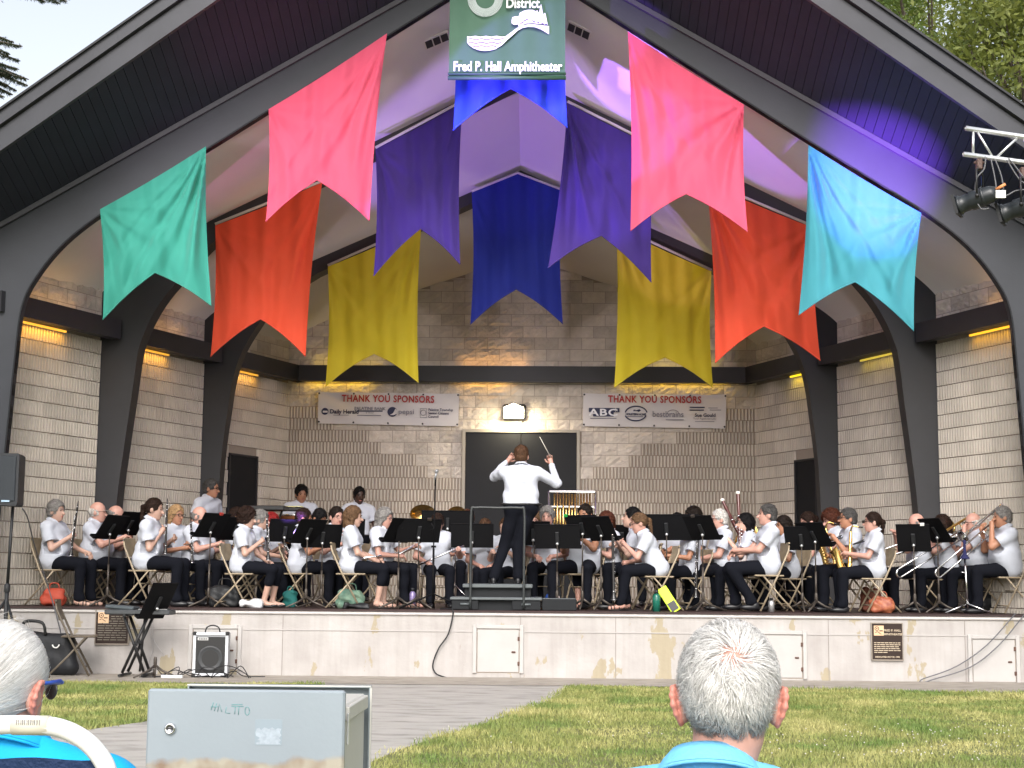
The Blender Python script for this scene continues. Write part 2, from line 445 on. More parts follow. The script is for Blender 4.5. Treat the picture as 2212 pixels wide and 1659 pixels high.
# side walls, each bay between arches
side_doors = []
for s in (-1, 1):
    bays = [(Y1+.1, Y2), (Y2+.3, Y3), (Y3+.3, YB)]
    for bi, (ya, yb) in enumerate(bays):
        A_ = Vector((s*hw(ya), ya)); B_ = Vector((s*hw(yb), yb)); L = (B_-A_).length; d = (B_-A_)/L
        nrm = Vector((-s*abs(d.y), -abs(d.x)))if False else Vector((-s*d.y, s*d.x))
        if nrm.x*(-s) < 0: nrm = -nrm
        zt = 5.5
        grp = LB()
        grp.add([(A_.x, A_.y, ZS), (B_.x, B_.y, ZS), (B_.x, B_.y, zt), (A_.x, A_.y, zt), (A_.x-nrm.x*.2, A_.y-nrm.y*.2, ZS), (B_.x-nrm.x*.2, B_.y-nrm.y*.2, ZS), (B_.x-nrm.x*.2, B_.y-nrm.y*.2, zt), (A_.x-nrm.x*.2, A_.y-nrm.y*.2, zt)],
                [(0, 1, 2, 3), (4, 5, 6, 7), (0, 4, 7, 3), (1, 5, 6, 2), (3, 2, 6, 7)])
        holes = []
        if bi == 2:
            if s < 0: y0d, y1d, ztd = 24.63, 25.42, 3.25
            else: y0d, y1d, ztd = 24.50, 25.12, 3.22
            u0 = (y0d-ya)/d.y; u1 = (y1d-ya)/d.y; holes.append((u0, u1, ZS, ztd)); side_doors.append((s, A_, d, nrm, u0, u1, ztd))
        blocks(grp, (A_.x, A_.y), d, nrm, L, ZS, 4.62, 'f', holes)
        blocks(grp, (A_.x, A_.y), d, nrm, L, 4.80, zt, 's')
        grp.build('side_wall', BL)
        # beam under the upper blocks
        bm = LB(); o = (A_.x, A_.y)
        V = [wallpts(o, d, nrm, u, w_, z) for z in (4.60, 4.87) for (u, w_) in ((-.05, .18), (L+.02, .18), (L+.02, .34), (-.05, .34))]
        bm.add(V, [(0, 1, 2, 3), (7, 6, 5, 4), (0, 4, 5, 1), (1, 5, 6, 2), (2, 6, 7, 3), (3, 7, 4, 0)])
        V = [wallpts(o, d, nrm, u, w_, z) for z in (4.76, 4.868) for (u, w_) in ((0, .0), (L, .0), (L, .18), (0, .18))]
        bm.add(V, [(0, 1, 2, 3), (7, 6, 5, 4), (0, 4, 5, 1), (1, 5, 6, 2), (2, 6, 7, 3), (3, 7, 4, 0)])
        bm.build('wall_beam', M['darkbeam'])
for (s, A_, d, nrm, u0, u1, ztd) in side_doors:
    o = (A_.x, A_.y)
    b = LB(); V = [wallpts(o, d, nrm, u, w_, z) for z in (ZS, ztd-.03) for (u, w_) in ((u0+.04, .004), (u1-.04, .004), (u1-.04, .03), (u0+.04, .03))]
    FB = [(0, 1, 2, 3), (7, 6, 5, 4), (0, 4, 5, 1), (1, 5, 6, 2), (2, 6, 7, 3), (3, 7, 4, 0)]
    b.add(V, FB); dr = b.build('side_door', M['door'])
    b = LB()
    for (p, q, za, zb) in ((u0, u0+.035, ZS, ztd), (u1-.035, u1, ZS, ztd), (u0+.035, u1-.035, ztd-.03, ztd)):
        b.add([wallpts(o, d, nrm, u, w_, z) for z in (za, zb) for (u, w_) in ((p, .002), (q, .002), (q, .05), (p, .05))], FB)
    fr = b.build('door_frame', M['darkbeam']); fr.parent = dr
    b = LB(); b.tube([wallpts(o, d, nrm, u0+.1, .035, 1.9), wallpts(o, d, nrm, u0+.1, .08, 1.9), wallpts(o, d, nrm, u0+.2, .08, 1.9)], .012)
    k = b.build('door_handle', M['aluminium']); k.parent = dr
# back wall
hB = hw(YB)
def kindB(u, z):
    x = abs(u-hB-.0); kr = round((z-CO/2-3.582)/CO)          # 0 = course just above the lowest full step
    if z > 4.1: return 's'
    lim = 2.66+.41*kr
    return 's' if x < lim else 'f'
DW = .965; DZ = 3.76
b = LB()
top = lambda u: ridge(YB)-slope(YB)*abs(u-hB)+.1
b.add([(-hB-.1, YB, ZS), (hB+.1, YB, ZS), (hB+.1, YB, 5.5), (0, YB, 6.9), (-hB-.1, YB, 5.5), (-hB-.1, YB+.2, ZS), (hB+.1, YB+.2, ZS), (hB+.1, YB+.2, 5.5), (0, YB+.2, 6.9), (-hB-.1, YB+.2, 5.5)],
      [(0, 1, 2, 3, 4), (9, 8, 7, 6, 5), (4, 3, 8, 9), (3, 2, 7, 8)])
b.m = 1
class _F(LB): pass
fl = LB(); sp = LB()
blocks(fl, (-hB, YB), (1, 0), (0, -1), 2*hB, ZS, 4.62, lambda u, z: kindB(u, z) if kindB(u, z) == 'f' else 'x', [(hB-DW-.06, hB+DW+.06, ZS, DZ+.05)]) if False else None
def two(b1, b2):
    class Sw:
        def add(s, V, Fc, sm=False): return cur[0].add(V, Fc, sm)
        def grid(s, P, sm=True, flip=False): return b2.grid(P, sm, flip)
    return Sw()
cur = [fl]
class Sw(MB):
    def add(s, V, Fc, sm=False): fl.m = s.m; return fl.add(V, Fc, sm)
    def grid(s, P, sm=True, flip=False): sp.m = s.m; return sp.grid(P, sm, flip)
sw = Sw()
blocks(sw, (-hB, YB), (1, 0), (0, -1), 2*hB, ZS, 4.66, kindB, [(hB-DW-.05, hB+DW+.05, ZS, DZ+.04)])
blocks(sw, (-hB, YB), (1, 0), (0, -1), 2*hB, 4.80, 6.75, 's', top=top)
for q_ in (fl, sp): b.add(q_.V, q_.F); b.M[-len(q_.M):] = q_.M
b.build('back_wall', BL)
bm = LB(); bm.box((0, YB-.25, 4.735), (2*hB-.22, .16, .27)); bm.box((0, YB-.085, 4.815), (2*hB, .165, .106))
bm.build('wall_beam', M['darkbeam'])
# double door
b = LB(); b.box((-.4755, YB-.02, (ZS+DZ)/2), (.945, .05, DZ-ZS), bev=.005); dr = b.build('double_door', M['door'])
b = LB(); b.box((.4755, YB-.02, (ZS+DZ)/2), (.945, .05, DZ-ZS), bev=.005); b.build('door_leaf', M['door'], dr).parent = dr
b = LB()
for sx in (-1, 1): b.box((sx*(DW+.015), YB-.025, (ZS+DZ)/2), (.05, .09, DZ-ZS))
b.box((0, YB-.025, DZ+.025), (2*DW+.08, .09, .05)); o = b.build('door_frame', M['doorframe']); o.parent = dr
b = LB()
for sx in (-1, 1): b.tube([(sx*.08, YB-.05, 1.85), (sx*.08, YB-.11, 1.87), (sx*.08, YB-.11, 2.1), (sx*.08, YB-.05, 2.12)], .011)
o = b.build('door_handle', M['aluminium']); o.parent = dr
# bright wall light above the door
pc = at(1111, 890, YB-.12); xl = pc.x-XC
wl = LB(); wl.box((xl, YB-.10, pc.z), (.40, .16, .27), bev=.03); wlo = wl.build('wall_light_housing', M['darkbeam'])
wlo.name = 'wall_light'
M['lamp'] = mat('lit_lens', (.9, .9, .85), .4, emit=(1.0, .90, .66), estr=9)
b = LB(); b.prism([(-.17, -.11), (.17, -.11), (.17, .07), (.0, .14), (-.17, .07)], 0, .05, Matrix.Translation((xl-.01, YB-.225, pc.z)))
o = b.build('lit_lens', M['lamp']); o.parent = wlo
L_ = bpy.data.lights.new('wall_light_lamp', 'AREA'); L_.energy = 26; L_.color = (1, .85, .55); L_.size = .35; L_.size_y = .2; L_.shape = 'RECTANGLE'
lo = bpy.data.objects.new('wall_light_lamp', L_); C.objects.link(lo); lo.location = (pc.x, YB-.30, pc.z-.05); lo.rotation_euler = (R(50), 0, 0)

# amber light strips under the beams
def strip_light(A_, B_, col, est, watt, down=True, nm='light_strip'):
    A_, B_ = Vector(A_), Vector(B_); u = B_-A_; L = u.length; c = (A_+B_)/2
    m = mat('lit_strip', col, .5, emit=col, estr=est)
    b = LB(); b.box(c, (L, .03, .025), Matrix.Rotation(math.atan2(u.y, u.x), 3, 'Z')); b.build(nm, m)
    la = bpy.data.lights.new('strip_lamp', 'AREA'); la.shape = 'RECTANGLE'; la.size = L; la.size_y = .04; la.energy = watt; la.color = col
    ob = bpy.data.objects.new('strip_lamp', la); C.objects.link(ob)
    ob.location = (c.x+XC, c.y, c.z+(-.02 if down else .02)); ob.rotation_euler = Euler((0 if down else math.pi, 0, math.atan2(u.y, u.x)))
AMB = (1.0, .48, .05); YEL = (1.0, .72, .02)
def sidept(s, Y, w_, z): 
    d = Vector((-s*.4, 1)).normalized(); n_ = Vector((-s*d.y, -abs(d.x)*1)); n_ = Vector((-s*abs(d.y), -abs(d.x)))
    return (s*hw(Y)+n_.x*w_, Y+n_.y*w_, z)
for (s, ya, yb, col, es, wt) in ((-1, 19.75, 20.75, AMB, .9, 2.6), (-1, 22.05, 22.95, AMB, .6, 2.2), (-1, 24.35, 25.25, AMB, .6, 1.8),
                             (1, 19.7, 20.75, (1, .5, .03), 1.0, 1.3), (1, 22.0, 23.2, (1, .75, .1), .4, .7), (1, 24.35, 25.1, YEL, 1.0, .9)):
    strip_light(sidept(s, ya, .10, 4.585), sidept(s, yb, .10, 4.585), col, es, wt)
for (xa, xb, col, wt) in ((-3.9, -2.6, (1, .62, .03), 2.2), (-1.05, -.2, (1, .55, .12), 1.6), (1.7, 3.5, (1, .62, .03), 2.2)):
    strip_light((xa, YB-.11, 4.72), (xb, YB-.11, 4.72), col, 1.0, wt)
for (xa, xb, col, wt) in ((-1.05, .1, (1, .5, .14), 1.2), (-3.6, -2.4, (1, .7, .1), .6), (2.2, 3.4, (1, .75, .1), .6)):
    strip_light((xa, YB-.11, 4.885), (xb, YB-.11, 4.885), col, .8, wt, False)
for (s, ya, yb) in ((-1, 19.9, 21), (-1, 22.2, 23.4), (1, 19.7, 20.5)):
    strip_light(sidept(s, ya, .12, 4.885), sidept(s, yb, .12, 4.885), (1, .55, .2), .4, .6, False)

# ------------------------------------------------------------------ stage
def stage_wall_mat():
    m = mat('painted_concrete', (.50, .475, .46), .75, bump=.25, bscale=14); n = m.node_tree; b = n.nodes['Principled BSDF']
    tc = n.nodes.new('ShaderNodeTexCoord')
    a = n.nodes.new('ShaderNodeTexNoise'); a.inputs['Scale'].default_value = 1.7; a.inputs['Detail'].default_value = 10; a.inputs['Roughness'].default_value = .55
    mp = n.nodes.new('ShaderNodeMapping'); mp.inputs['Scale'].default_value = (1.5, 1, .75); mp.inputs['Location'].default_value = (2.1, 0, .6)
    n.links.new(tc.outputs['Object'], mp.inputs[0]); n.links.new(mp.outputs[0], a.inputs['Vector'])
    r1 = n.nodes.new('ShaderNodeValToRGB'); r1.color_ramp.elements[0].position = .585; r1.color_ramp.elements[1].position = .60
    n.links.new(a.outputs[0], r1.inputs[0])
    g = n.nodes.new('ShaderNodeTexNoise'); g.inputs['Scale'].default_value = 2.5; g.inputs['Detail'].default_value = 7
    n.links.new(tc.outputs['Object'], g.inputs['Vector'])
    r2 = n.nodes.new('ShaderNodeValToRGB'); r2.color_ramp.elements[0].position = .3; r2.color_ramp.elements[1].position = .75
    r2.color_ramp.elements[0].color = (.37, .345, .33, 1); r2.color_ramp.elements[1].color = (.47, .445, .43, 1); n.links.new(g.outputs[0], r2.inputs[0])
    mx = n.nodes.new('ShaderNodeMixRGB'); mx.inputs[2].default_value = (.36, .31, .22, 1)
    n.links.new(r1.outputs[0], mx.inputs[0]); n.links.new(r2.outputs[0], mx.inputs[1])
    # small dark scuffs
    v = n.nodes.new('ShaderNodeTexNoise'); v.inputs['Scale'].default_value = 9; v.inputs['Detail'].default_value = 4; mp2 = n.nodes.new('ShaderNodeMapping'); mp2.inputs['Scale'].default_value = (1, 1, .45)
    n.links.new(tc.outputs['Object'], mp2.inputs[0]); n.links.new(mp2.outputs[0], v.inputs['Vector'])
    r3 = n.nodes.new('ShaderNodeValToRGB'); r3.color_ramp.elements[0].position = .70; r3.color_ramp.elements[1].position = .78; n.links.new(v.outputs[0], r3.inputs[0])
    mx2 = n.nodes.new('ShaderNodeMixRGB'); mx2.inputs[2].default_value = (.33, .29, .25, 1)
    n.links.new(r3.outputs[0], mx2.inputs[0]); n.links.new(mx.outputs[0], mx2.inputs[1]); n.links.new(mx2.outputs[0], b.inputs['Base Color'])
    w_ = n.nodes.new('ShaderNodeTexNoise'); w_.inputs['Scale'].default_value = 5; w_.inputs['Detail'].default_value = 8; mp3 = n.nodes.new('ShaderNodeMapping'); mp3.inputs['Scale'].default_value = (3.2, 1, .22)
    n.links.new(tc.outputs['Object'], mp3.inputs[0]); n.links.new(mp3.outputs[0], w_.inputs['Vector'])
    r4 = n.nodes.new('ShaderNodeValToRGB'); r4.color_ramp.elements[0].position = .42; r4.color_ramp.elements[1].position = .72; r4.color_ramp.elements[0].color = (1, 1, 1, 1); r4.color_ramp.elements[1].color = (.74, .71, .67, 1); n.links.new(w_.outputs[0], r4.inputs[0])
    mx3 = n.nodes.new('ShaderNodeMixRGB'); mx3.blend_type = 'MULTIPLY'; mx3.inputs[0].default_value = .32; n.links.new(mx2.outputs[0], mx3.inputs[1]); n.links.new(r4.outputs[0], mx3.inputs[2]); n.links.new(mx3.outputs[0], b.inputs['Base Color'])
    return m
M['stagewall'] = stage_wall_mat()
M['stagefloor'] = mat('stage_floor_paint', (.035, .016, .015), .6, noise=.3, nscale=3)
stg = empty('stage_platform', (XC, YF, 0), 0, 'long white painted concrete stage front with flaking paint patches', 'stage')
b = MB(); b.box((0, .15, ZS/2-.01), (22, .3, ZS-.03)); b.build('front_wall', M['stagewall'], stg)
b = MB(); b.box((0, 4.6, ZS-.035), (21.9, 8.9, .07)); b.box((0, .14, ZS-.012), (21.9, .36, .02)); b.build('floor', M['stagefloor'], stg)
b = MB(); b.box((0, -.004, ZS-.045), (22, .05, .045), bev=.012); b.build('nosing', mat('stage_nosing_paint', (.55, .52, .50), .6, noise=.08, nscale=5), stg)
jm_ = mat('joint_line_paint', (.26, .235, .215), .9)  # darker tone of the thin vertical wall joints
for px_ in (610, 1124, 1330, 1790, 2085): q_ = at(px_, 1400, YF); b = MB(); b.box((q_.x-XC, -.001, ZS/2-.03), (.008, .006, ZS-.09)); b.build('wall_joint', jm_, stg)
b = MB(); b.box((0, -.003, ZS-.26), (22, .012, .012)); b.build('form_line', mat('form_line_paint', (.43, .405, .39), .8), stg)
M['panelpaint'] = mat('painted_steel_panel', (.44, .42, .405), .5, noise=.06, nscale=3)
M['rust'] = mat('rusty_hinge', (.10, .05, .035), .7, noise=.3, nscale=30)
def panel(px0, py0, px1, py1, lab=None):
    a, c = at(px0, py0, YF), at(px1, py1, YF); x0, x1 = a.x-XC, c.x-XC; z1, z0 = a.z, max(c.z, .02)
    b = MB(); t = .03
    for (xa, xb, za, zb) in ((x0-.05, x0, z0-.0, z1+.05), (x1, x1+.05, z0-.0, z1+.05), (x0, x1, z1, z1+.05)):
        b.box(((xa+xb)/2, -.012, (za+zb)/2), (xb-xa, .03, zb-za), bev=.006)
    o = b.build('access_panel', M['panelpaint'], stg)
    b = MB(); b.box(((x0+x1)/2, -.003, (z0+z1)/2+.004), (x1-x0-.022, .016, z1-z0-.02), bev=.003); b.build('panel_door', M['panelpaint'], o)
    b = MB(); b.box(((x0+x1)/2, .002, (z0+z1)/2+.004), (x1-x0, .006, z1-z0), ); b.build('panel_gap', M['mortar_gap_shade'], o)
    for q in (.22, .78): b = MB(); b.box((x1-.01, -.016, lerp(z0, z1, q)), (.03, .016, .05), bev=.004); b.build('hinge', M['rust'], o)
    b = MB(); b.box((x1-.075, -.016, lerp(z0, z1, .48)), (.05, .02, .022), bev=.006); b.build('latch', M['rust'], o)
panel(417, 1358, 512, 1448); panel(1030, 1358, 1122, 1455); panel(1592, 1370, 1735, 1467); panel(2098, 1380, 2196, 1476)

# plaques
M['bronze'] = mat('dark_bronze', (.035, .022, .018), .4, metal=.5)
M['bronzeraised'] = mat('raised_bronze', (.50, .41, .30), .45, metal=.3)  # lighter bronze of the raised letters and text bars
def textobj(txt, size, m, parent=None, align='CENTER', ext=.002, bold=.0, name='lettering', mtx=None, sx=1.0, spacing=1.0):
    cu = bpy.data.curves.new('t', 'FONT'); cu.body = txt; cu.size = size; cu.align_x = align; cu.extrude = ext; cu.offset = bold; cu.resolution_u = 3; cu.space_character = spacing
    tmp = bpy.data.objects.new('t', cu); C.objects.link(tmp); bpy.context.view_layer.update()
    dg = bpy.context.evaluated_depsgraph_get(); me = bpy.data.meshes.new_from_object(tmp.evaluated_get(dg)); bpy.data.objects.remove(tmp)
    T = (mtx or Matrix.Identity(4)) @ Matrix.Rotation(R(90), 4, 'X') @ Matrix.Diagonal((sx, 1, 1, 1))
    me.transform(T); me.materials.clear(); me.materials.append(m)
    o = bpy.data.objects.new(name, me); C.objects.link(o)
    if parent: o.parent = parent
    return o
def merge(name, objs, parent):
    """several lettering meshes -> one object"""
    V = []; Fc = []; mats = []; mi = []
    for o in objs:
        b0 = len(V); V += [tuple(v.co) for v in o.data.vertices]; m = o.data.materials[0]
        if m not in mats: mats.append(m)
        for p in o.data.polygons: Fc.append(tuple(i+b0 for i in p.vertices)); mi.append(mats.index(m))
        bpy.data.objects.remove(o)
    return meshobj(name, V, Fc, mats, parent, mi=mi)
def plaque(cx, z0, z1, wd, right, lab):
    p = empty('plaque', (cx, YF, z0), 0, lab, 'plaque', None)
    H = z1-z0
    b = MB(); b.box((0, -.012, H/2), (wd, .022, H), bev=.004); b.build('plate', M['bronze'], p)
    b = MB(); 
    for (x, z, w_, h_) in ((0, .006, wd+.012, .014), (0, H-.004, wd+.012, .012), (-wd/2, H/2, .012, H-.02), (wd/2, H/2, .012, H-.02)): b.box((x, -.018, z), (w_, .03, h_))
    b.build('plaque_border', mat('plaque_border_bronze', (.30, .26, .22), .4, metal=.4), p)
    b = MB(); q = wd*.32
    b.box((-wd/2+.03+q/2, -.026, H-.035-q/2), (q, .006, q), bev=.002); e = b.build('emblem', mat('emblem_copper', (.72, .48, .30), .5, metal=.2), p)
    b = MB(); cxq, czq = -wd/2+.03+q*.3, H-.035-q*.3
    b.tube([(cxq+math.cos(a)*q*.19, -.03, czq+math.sin(a)*q*.19) for a in np.linspace(0, 2*math.pi, 20)[:-1]], .004, 5, closed=True); b.ball((cxq, -.03, czq), (.008, .003, .008), 6)
    b.box((cxq+q*.42, -.031, czq-q*.22), (q*.34, .004, q*.1), bev=.002)
    b.tube([(cxq-q*.15+i*q*.06, -.03, czq-q*.42+.014*math.sin(i*.5)) for i in range(11)], .004, 5)
    b.build('emblem_relief', M['bronze'], e)
    T = lambda x, z: Matrix.Translation((x, -.026, z))
    L = []
    if right:
        L.append(textobj('FRED P. HALL', .036, M['bronzeraised'], mtx=T(wd*.17, H-.105), bold=.001))
        L.append(textobj('AMPHITHEATER', .036, M['bronzeraised'], mtx=T(wd*.17, H-.152), bold=.001))
        L.append(textobj('DEDICATED MAY 27, 1990', .026, M['bronzeraised'], mtx=T(0, .035), bold=.0008))
    b = MB(); random.seed(3)
    rows = 11 if right else 13
    for i in range(rows):
        z = (H-.245-i*.0235) if right else (H-.03-i*(H-.06)/rows)
        if right and i == 6: continue
        if right and z < .07: break
        x = -wd/2+.03 if right or i > 3 else -wd/2+.03+q+.03
        xe = wd/2-.03 if not (right and i in (5, 10)) else 0
        while x < xe-.02:
            l = min(random.uniform(.02, .06) if right else random.uniform(.04, .1), xe-x); b.box((x+l/2, -.025, z), (l, .004, 0.010 if right else .009)); x += l+(.008 if right else .014)
    t = b.build('text_lines', M['bronzeraised'] if right else mat('dull_raised_bronze', (.20, .18, .15), .5, metal=.3), p)
    if L: merge('lettering', L, p)
pa = at(1881, 1345, YF); pb = at(1950, 1427, YF); plaque((pa.x+pb.x)/2, pb.z, pa.z, pb.x-pa.x, True, 'bronze dedication plaque with copper emblem, below the saxophone players, beside no equipment')
pa = at(209, 1316, YF); pb = at(322, 1393, YF); pb.x = at(278, 1393, YF).x
plaque((pa.x+pb.x)/2, pb.z, pa.z, pb.x-pa.x, False, 'bronze plaque of raised text lines on the stage front behind the keyboard')
# ------------------------------------------------------------------ ground
def noise_ramp(m, scale, cols, poss, detail=6, vec_scale=(1, 1, 1)):
    n = m.node_tree; b = n.nodes['Principled BSDF']; tc = n.nodes.new('ShaderNodeTexCoord')
    mp = n.nodes.new('ShaderNodeMapping'); mp.inputs['Scale'].default_value = vec_scale
    nz = n.nodes.new('ShaderNodeTexNoise'); nz.inputs['Scale'].default_value = scale; nz.inputs['Detail'].default_value = detail; nz.inputs['Roughness'].default_value = .6
    n.links.new(tc.outputs['Object'], mp.inputs[0]); n.links.new(mp.outputs[0], nz.inputs['Vector'])
    rp = n.nodes.new('ShaderNodeValToRGB'); e = rp.color_ramp.elements
    while len(e) < len(cols): e.new(.5)
    for i, (c, p) in enumerate(zip(cols, poss)): e[i].position = p; e[i].color = (*c, 1)
    n.links.new(nz.outputs[0], rp.inputs[0]); n.links.new(rp.outputs[0], b.inputs['Base Color']); return m, rp
gm = mat('soil_and_thatch', (.1, .1, .05), .95, bump=.5, bscale=30)
noise_ramp(gm, 3.0, [(.07, .095, .025), (.17, .17, .065), (.11, .13, .04)], [.3, .55, .75])
tag(meshobj('ground', [(-250, -120, GZ), (250, -120, GZ), (250, 500, GZ), (-250, 500, GZ)], [(0, 1, 2, 3)], gm), kind='structure')
pm = mat('path_concrete', (.3, .28, .26), .9, bump=.35, bscale=25)
noise_ramp(pm, 2.2, [(.24, .225, .205), (.37, .35, .32), (.45, .42, .39)], [.33, .48, .75], 11, (1, 2.6, 1))
wm = mat('walk_concrete', (.3, .27, .24), .9, bump=.4, bscale=20)
noise_ramp(wm, 4, [(.21, .185, .155), (.33, .295, .25), (.37, .335, .29)], [.32, .5, .75], 8, (1, 2.5, 1))
# walk along the stage front
wl_ = [ground(-700, 1468), ground(0, 1474), ground(700, 1478), ground(1240, 1483), ground(1475, 1485), ground(2212, 1499), ground(2900, 1510)]
V = [(p.x, p.y, GZ+.008) for p in wl_]; m = len(V); V += [(p.x, 30, GZ+.008) for p in wl_]
tag(meshobj('walkway', V, [(i, i+1, i+1+m, i+m) for i in range(m-1)], wm), kind='structure')
# path running towards the camera
Lp = [(705, 1479), (600, 1500), (430, 1535), (318, 1559), (91, 1592), (-300, 1635), (-900, 1690)]
Rp = [(1250, 1483), (1190, 1512), (1100, 1545), (1020, 1572), (940, 1594), (860, 1622), (790, 1652), (600, 1760)]
Lg = [ground(*p) for p in Lp]; Rg = [ground(*p) for p in Rp]
poly = [(p.x, p.y, GZ+.004) for p in Lg]+[(-9, 3, GZ+.004), (-1.4, 2.5, GZ+.004)]+[(p.x, p.y, GZ+.004) for p in Rg[::-1]]
poly[0] = (poly[0][0], poly[0][1]+.5, GZ+.004); poly[-1] = (poly[-1][0], poly[-1][1]+.5, GZ+.004)
tag(meshobj('path', poly, [tuple(range(len(poly)))[::-1]], pm), kind='structure')
def inpoly(x, y, P):
    ins = np.zeros(len(x), bool); n = len(P)
    for i in range(n):
        x1, y1 = P[i][0], P[i][1]; x2, y2 = P[(i+1) % n][0], P[(i+1) % n][1]
        c = ((y1 > y) != (y2 > y)) & (x < (x2-x1)*(y-y1)/((y2-y1) or 1e-9)+x1); ins ^= c
    return ins
# grass blades
N = 330000
gx = rng.uniform(-7.2, 7.2, N); gy = 7.5+(19.6-7.5)*rng.random(N)**.8
keep = (np.abs(gx+.3) < gy*.36+.3)
edge_y = np.interp(gx, [p.x for p in wl_], [p.y for p in wl_])
jit = rng.normal(0, .05, N)+.05*np.sin(gx*9+gy*4)*np.sin(gy*13-gx*3)
keep &= (gy < edge_y-.02+jit) & ~inpoly(gx+jit, gy, poly)
gx, gy = gx[keep], gy[keep]; N = len(gx)
hh = rng.uniform(.018, .048, N)*(1+.5*(np.sin(gx*1.7+gy)*np.cos(gy*1.3-gx*.6))); a = rng.uniform(0, 2*np.pi, N); lean = rng.uniform(.1, .9, N)*hh
wd = rng.uniform(.004, .0075, N)*(gy/14)
b2 = rng.uniform(0, 2*np.pi, N)
V = np.zeros((N, 3, 3), np.float32)
V[:, 0] = np.c_[gx-np.cos(a)*wd, gy-np.sin(a)*wd, np.full(N, GZ)]; V[:, 1] = np.c_[gx+np.cos(a)*wd, gy+np.sin(a)*wd, np.full(N, GZ)]
V[:, 2] = np.c_[gx+np.cos(b2)*lean, gy+np.sin(b2)*lean, hh+GZ]
grm = mat('grass_blades', (.1, .16, .04), .7); n = grm.node_tree; bs = n.nodes['Principled BSDF']
_, rp1 = noise_ramp(grm, 1.1, [(.14, .22, .05), (.29, .31, .10), (.50, .46, .20)], [.36, .52, .68], 5)
nz = n.nodes.new('ShaderNodeTexNoise'); nz.inputs['Scale'].default_value = 40; tc = n.nodes.new('ShaderNodeTexCoord'); n.links.new(tc.outputs['Object'], nz.inputs['Vector'])
mx = n.nodes.new('ShaderNodeMixRGB'); mx.blend_type = 'MULTIPLY'; mx.inputs[0].default_value = .8
r2 = n.nodes.new('ShaderNodeValToRGB'); r2.color_ramp.elements[0].color = (.45, .5, .4, 1); r2.color_ramp.elements[0].position = .3; r2.color_ramp.elements[1].color = (1.25, 1.2, 1.1, 1); r2.color_ramp.elements[1].position = .7
n.links.new(nz.outputs[0], r2.inputs[0]); n.links.new(rp1.outputs[0], mx.inputs[1]); n.links.new(r2.outputs[0], mx.inputs[2]); n.links.new(mx.outputs[0], bs.inputs['Base Color'])
o = meshobj('grass', V.reshape(-1, 3), np.arange(3*N).reshape(N, 3), grm)
tag(o, 'short worn green and straw coloured lawn grass in front of the stage', 'grass', kind='stuff')

nc = 220; cx_ = rng.normal(0, 1, nc)*1.5+3.4; cy_ = rng.uniform(10.6, 13.2, nc); b = MB()
for x_, y_ in zip(cx_, cy_):
    if abs(x_) < y_*.34: b.ball((x_, y_, GZ+.045+.01*random.random()), (.006, .006, .005), 3)
tag(b.build('clover_flowers', mat('clover_white', (.55, .53, .48), .8)), 'tiny white clover blossoms scattered through the lawn', 'clover', kind='stuff')
# ------------------------------------------------------------------ trees
def leafmass(name, centres, rad, n_per, size, m, parent, flat=.7):
    V = []; 
    cs = np.array(centres, float); k = len(cs)
    P = np.repeat(cs, n_per, 0)+rng.normal(0, 1, (k*n_per, 3))*np.repeat(np.array(rad, float).reshape(-1, 1)*np.ones((k, 1)), n_per, 0)*[1, 1, flat]
    n = len(P); u = rng.normal(0, 1, (n, 3)); u /= np.linalg.norm(u, axis=1)[:, None]; v = rng.normal(0, 1, (n, 3)); v -= u*(u*v).sum(1)[:, None]; v /= np.linalg.norm(v, axis=1)[:, None]
    s = rng.uniform(.6, 1.3, n)[:, None]*size
    Q = np.stack([P-u*s, P+v*s*.42, P+u*s, P-v*s*.42], 1)
    return meshobj(name, Q.reshape(-1, 3), np.arange(4*n).reshape(n, 4), m, parent)
def leaf_mat(nm, c1, c2):
    m = mat(nm, c1, .6, noise=.01); nn = m.node_tree; b = nn.nodes['Principled BSDF']
    noise_ramp(m, 1.3, [c1, c2], [.35, .65], 5)
    tr = nn.nodes.new('ShaderNodeBsdfTranslucent'); tr.inputs[0].default_value = (*[min(1, c*1.6) for c in c2], 1); mix = nn.nodes.new('ShaderNodeMixShader'); mix.inputs[0].default_value = .35
    out = nn.nodes['Material Output']; nn.links.new(b.outputs[0], mix.inputs[1]); nn.links.new(tr.outputs[0], mix.inputs[2]); nn.links.new(mix.outputs[0], out.inputs[0]); return m
bark = mat('tree_bark', (.09, .07, .055), .95, bump=.8, bscale=12, noise=.3)
lm1 = leaf_mat('broadleaf_foliage', (.045, .085, .018), (.14, .19, .035)); lm2 = leaf_mat('olive_foliage', (.07, .10, .02), (.20, .22, .045))
def btree(x, y, h, spread, lab, mlf, seed, n=210, npl=210, size=.08):
    random.seed(seed); t = empty('broadleaf_tree', (x, y, 0), 0, lab, 'tree', 'broadleaf trees behind the roof')
    b = MB(); b.tube([(0, 0, -.1), (.1, 0, h*.2), (0, .1, h*.42), (.15, 0, h*.62), (0, 0, h*.85)], [.34, .28, .22, .14, .05], 10)
    cs = []; 
    for i in range(n):
        a = random.uniform(0, 6.283); z = random.uniform(.32, 1.0); r = spread*math.sin(math.pi*min(1, (z-.25)/.78))**.6*random.uniform(.45, 1.0)
        p = Vector((math.cos(a)*r, math.sin(a)*r, h*z)); cs.append(p)
        if i % 2 == 0: 
            s0 = Vector((0, 0, h*max(.25, z-.25))); mid = (s0+p)/2+Vector((0, 0, -.3)); b.tube([s0, mid, p], [.09, .05, .015], 5, caps=False)
    b.build('trunk', bark, t)
    leafmass('crown', cs, .42, npl, size, mlf, t)
    return t
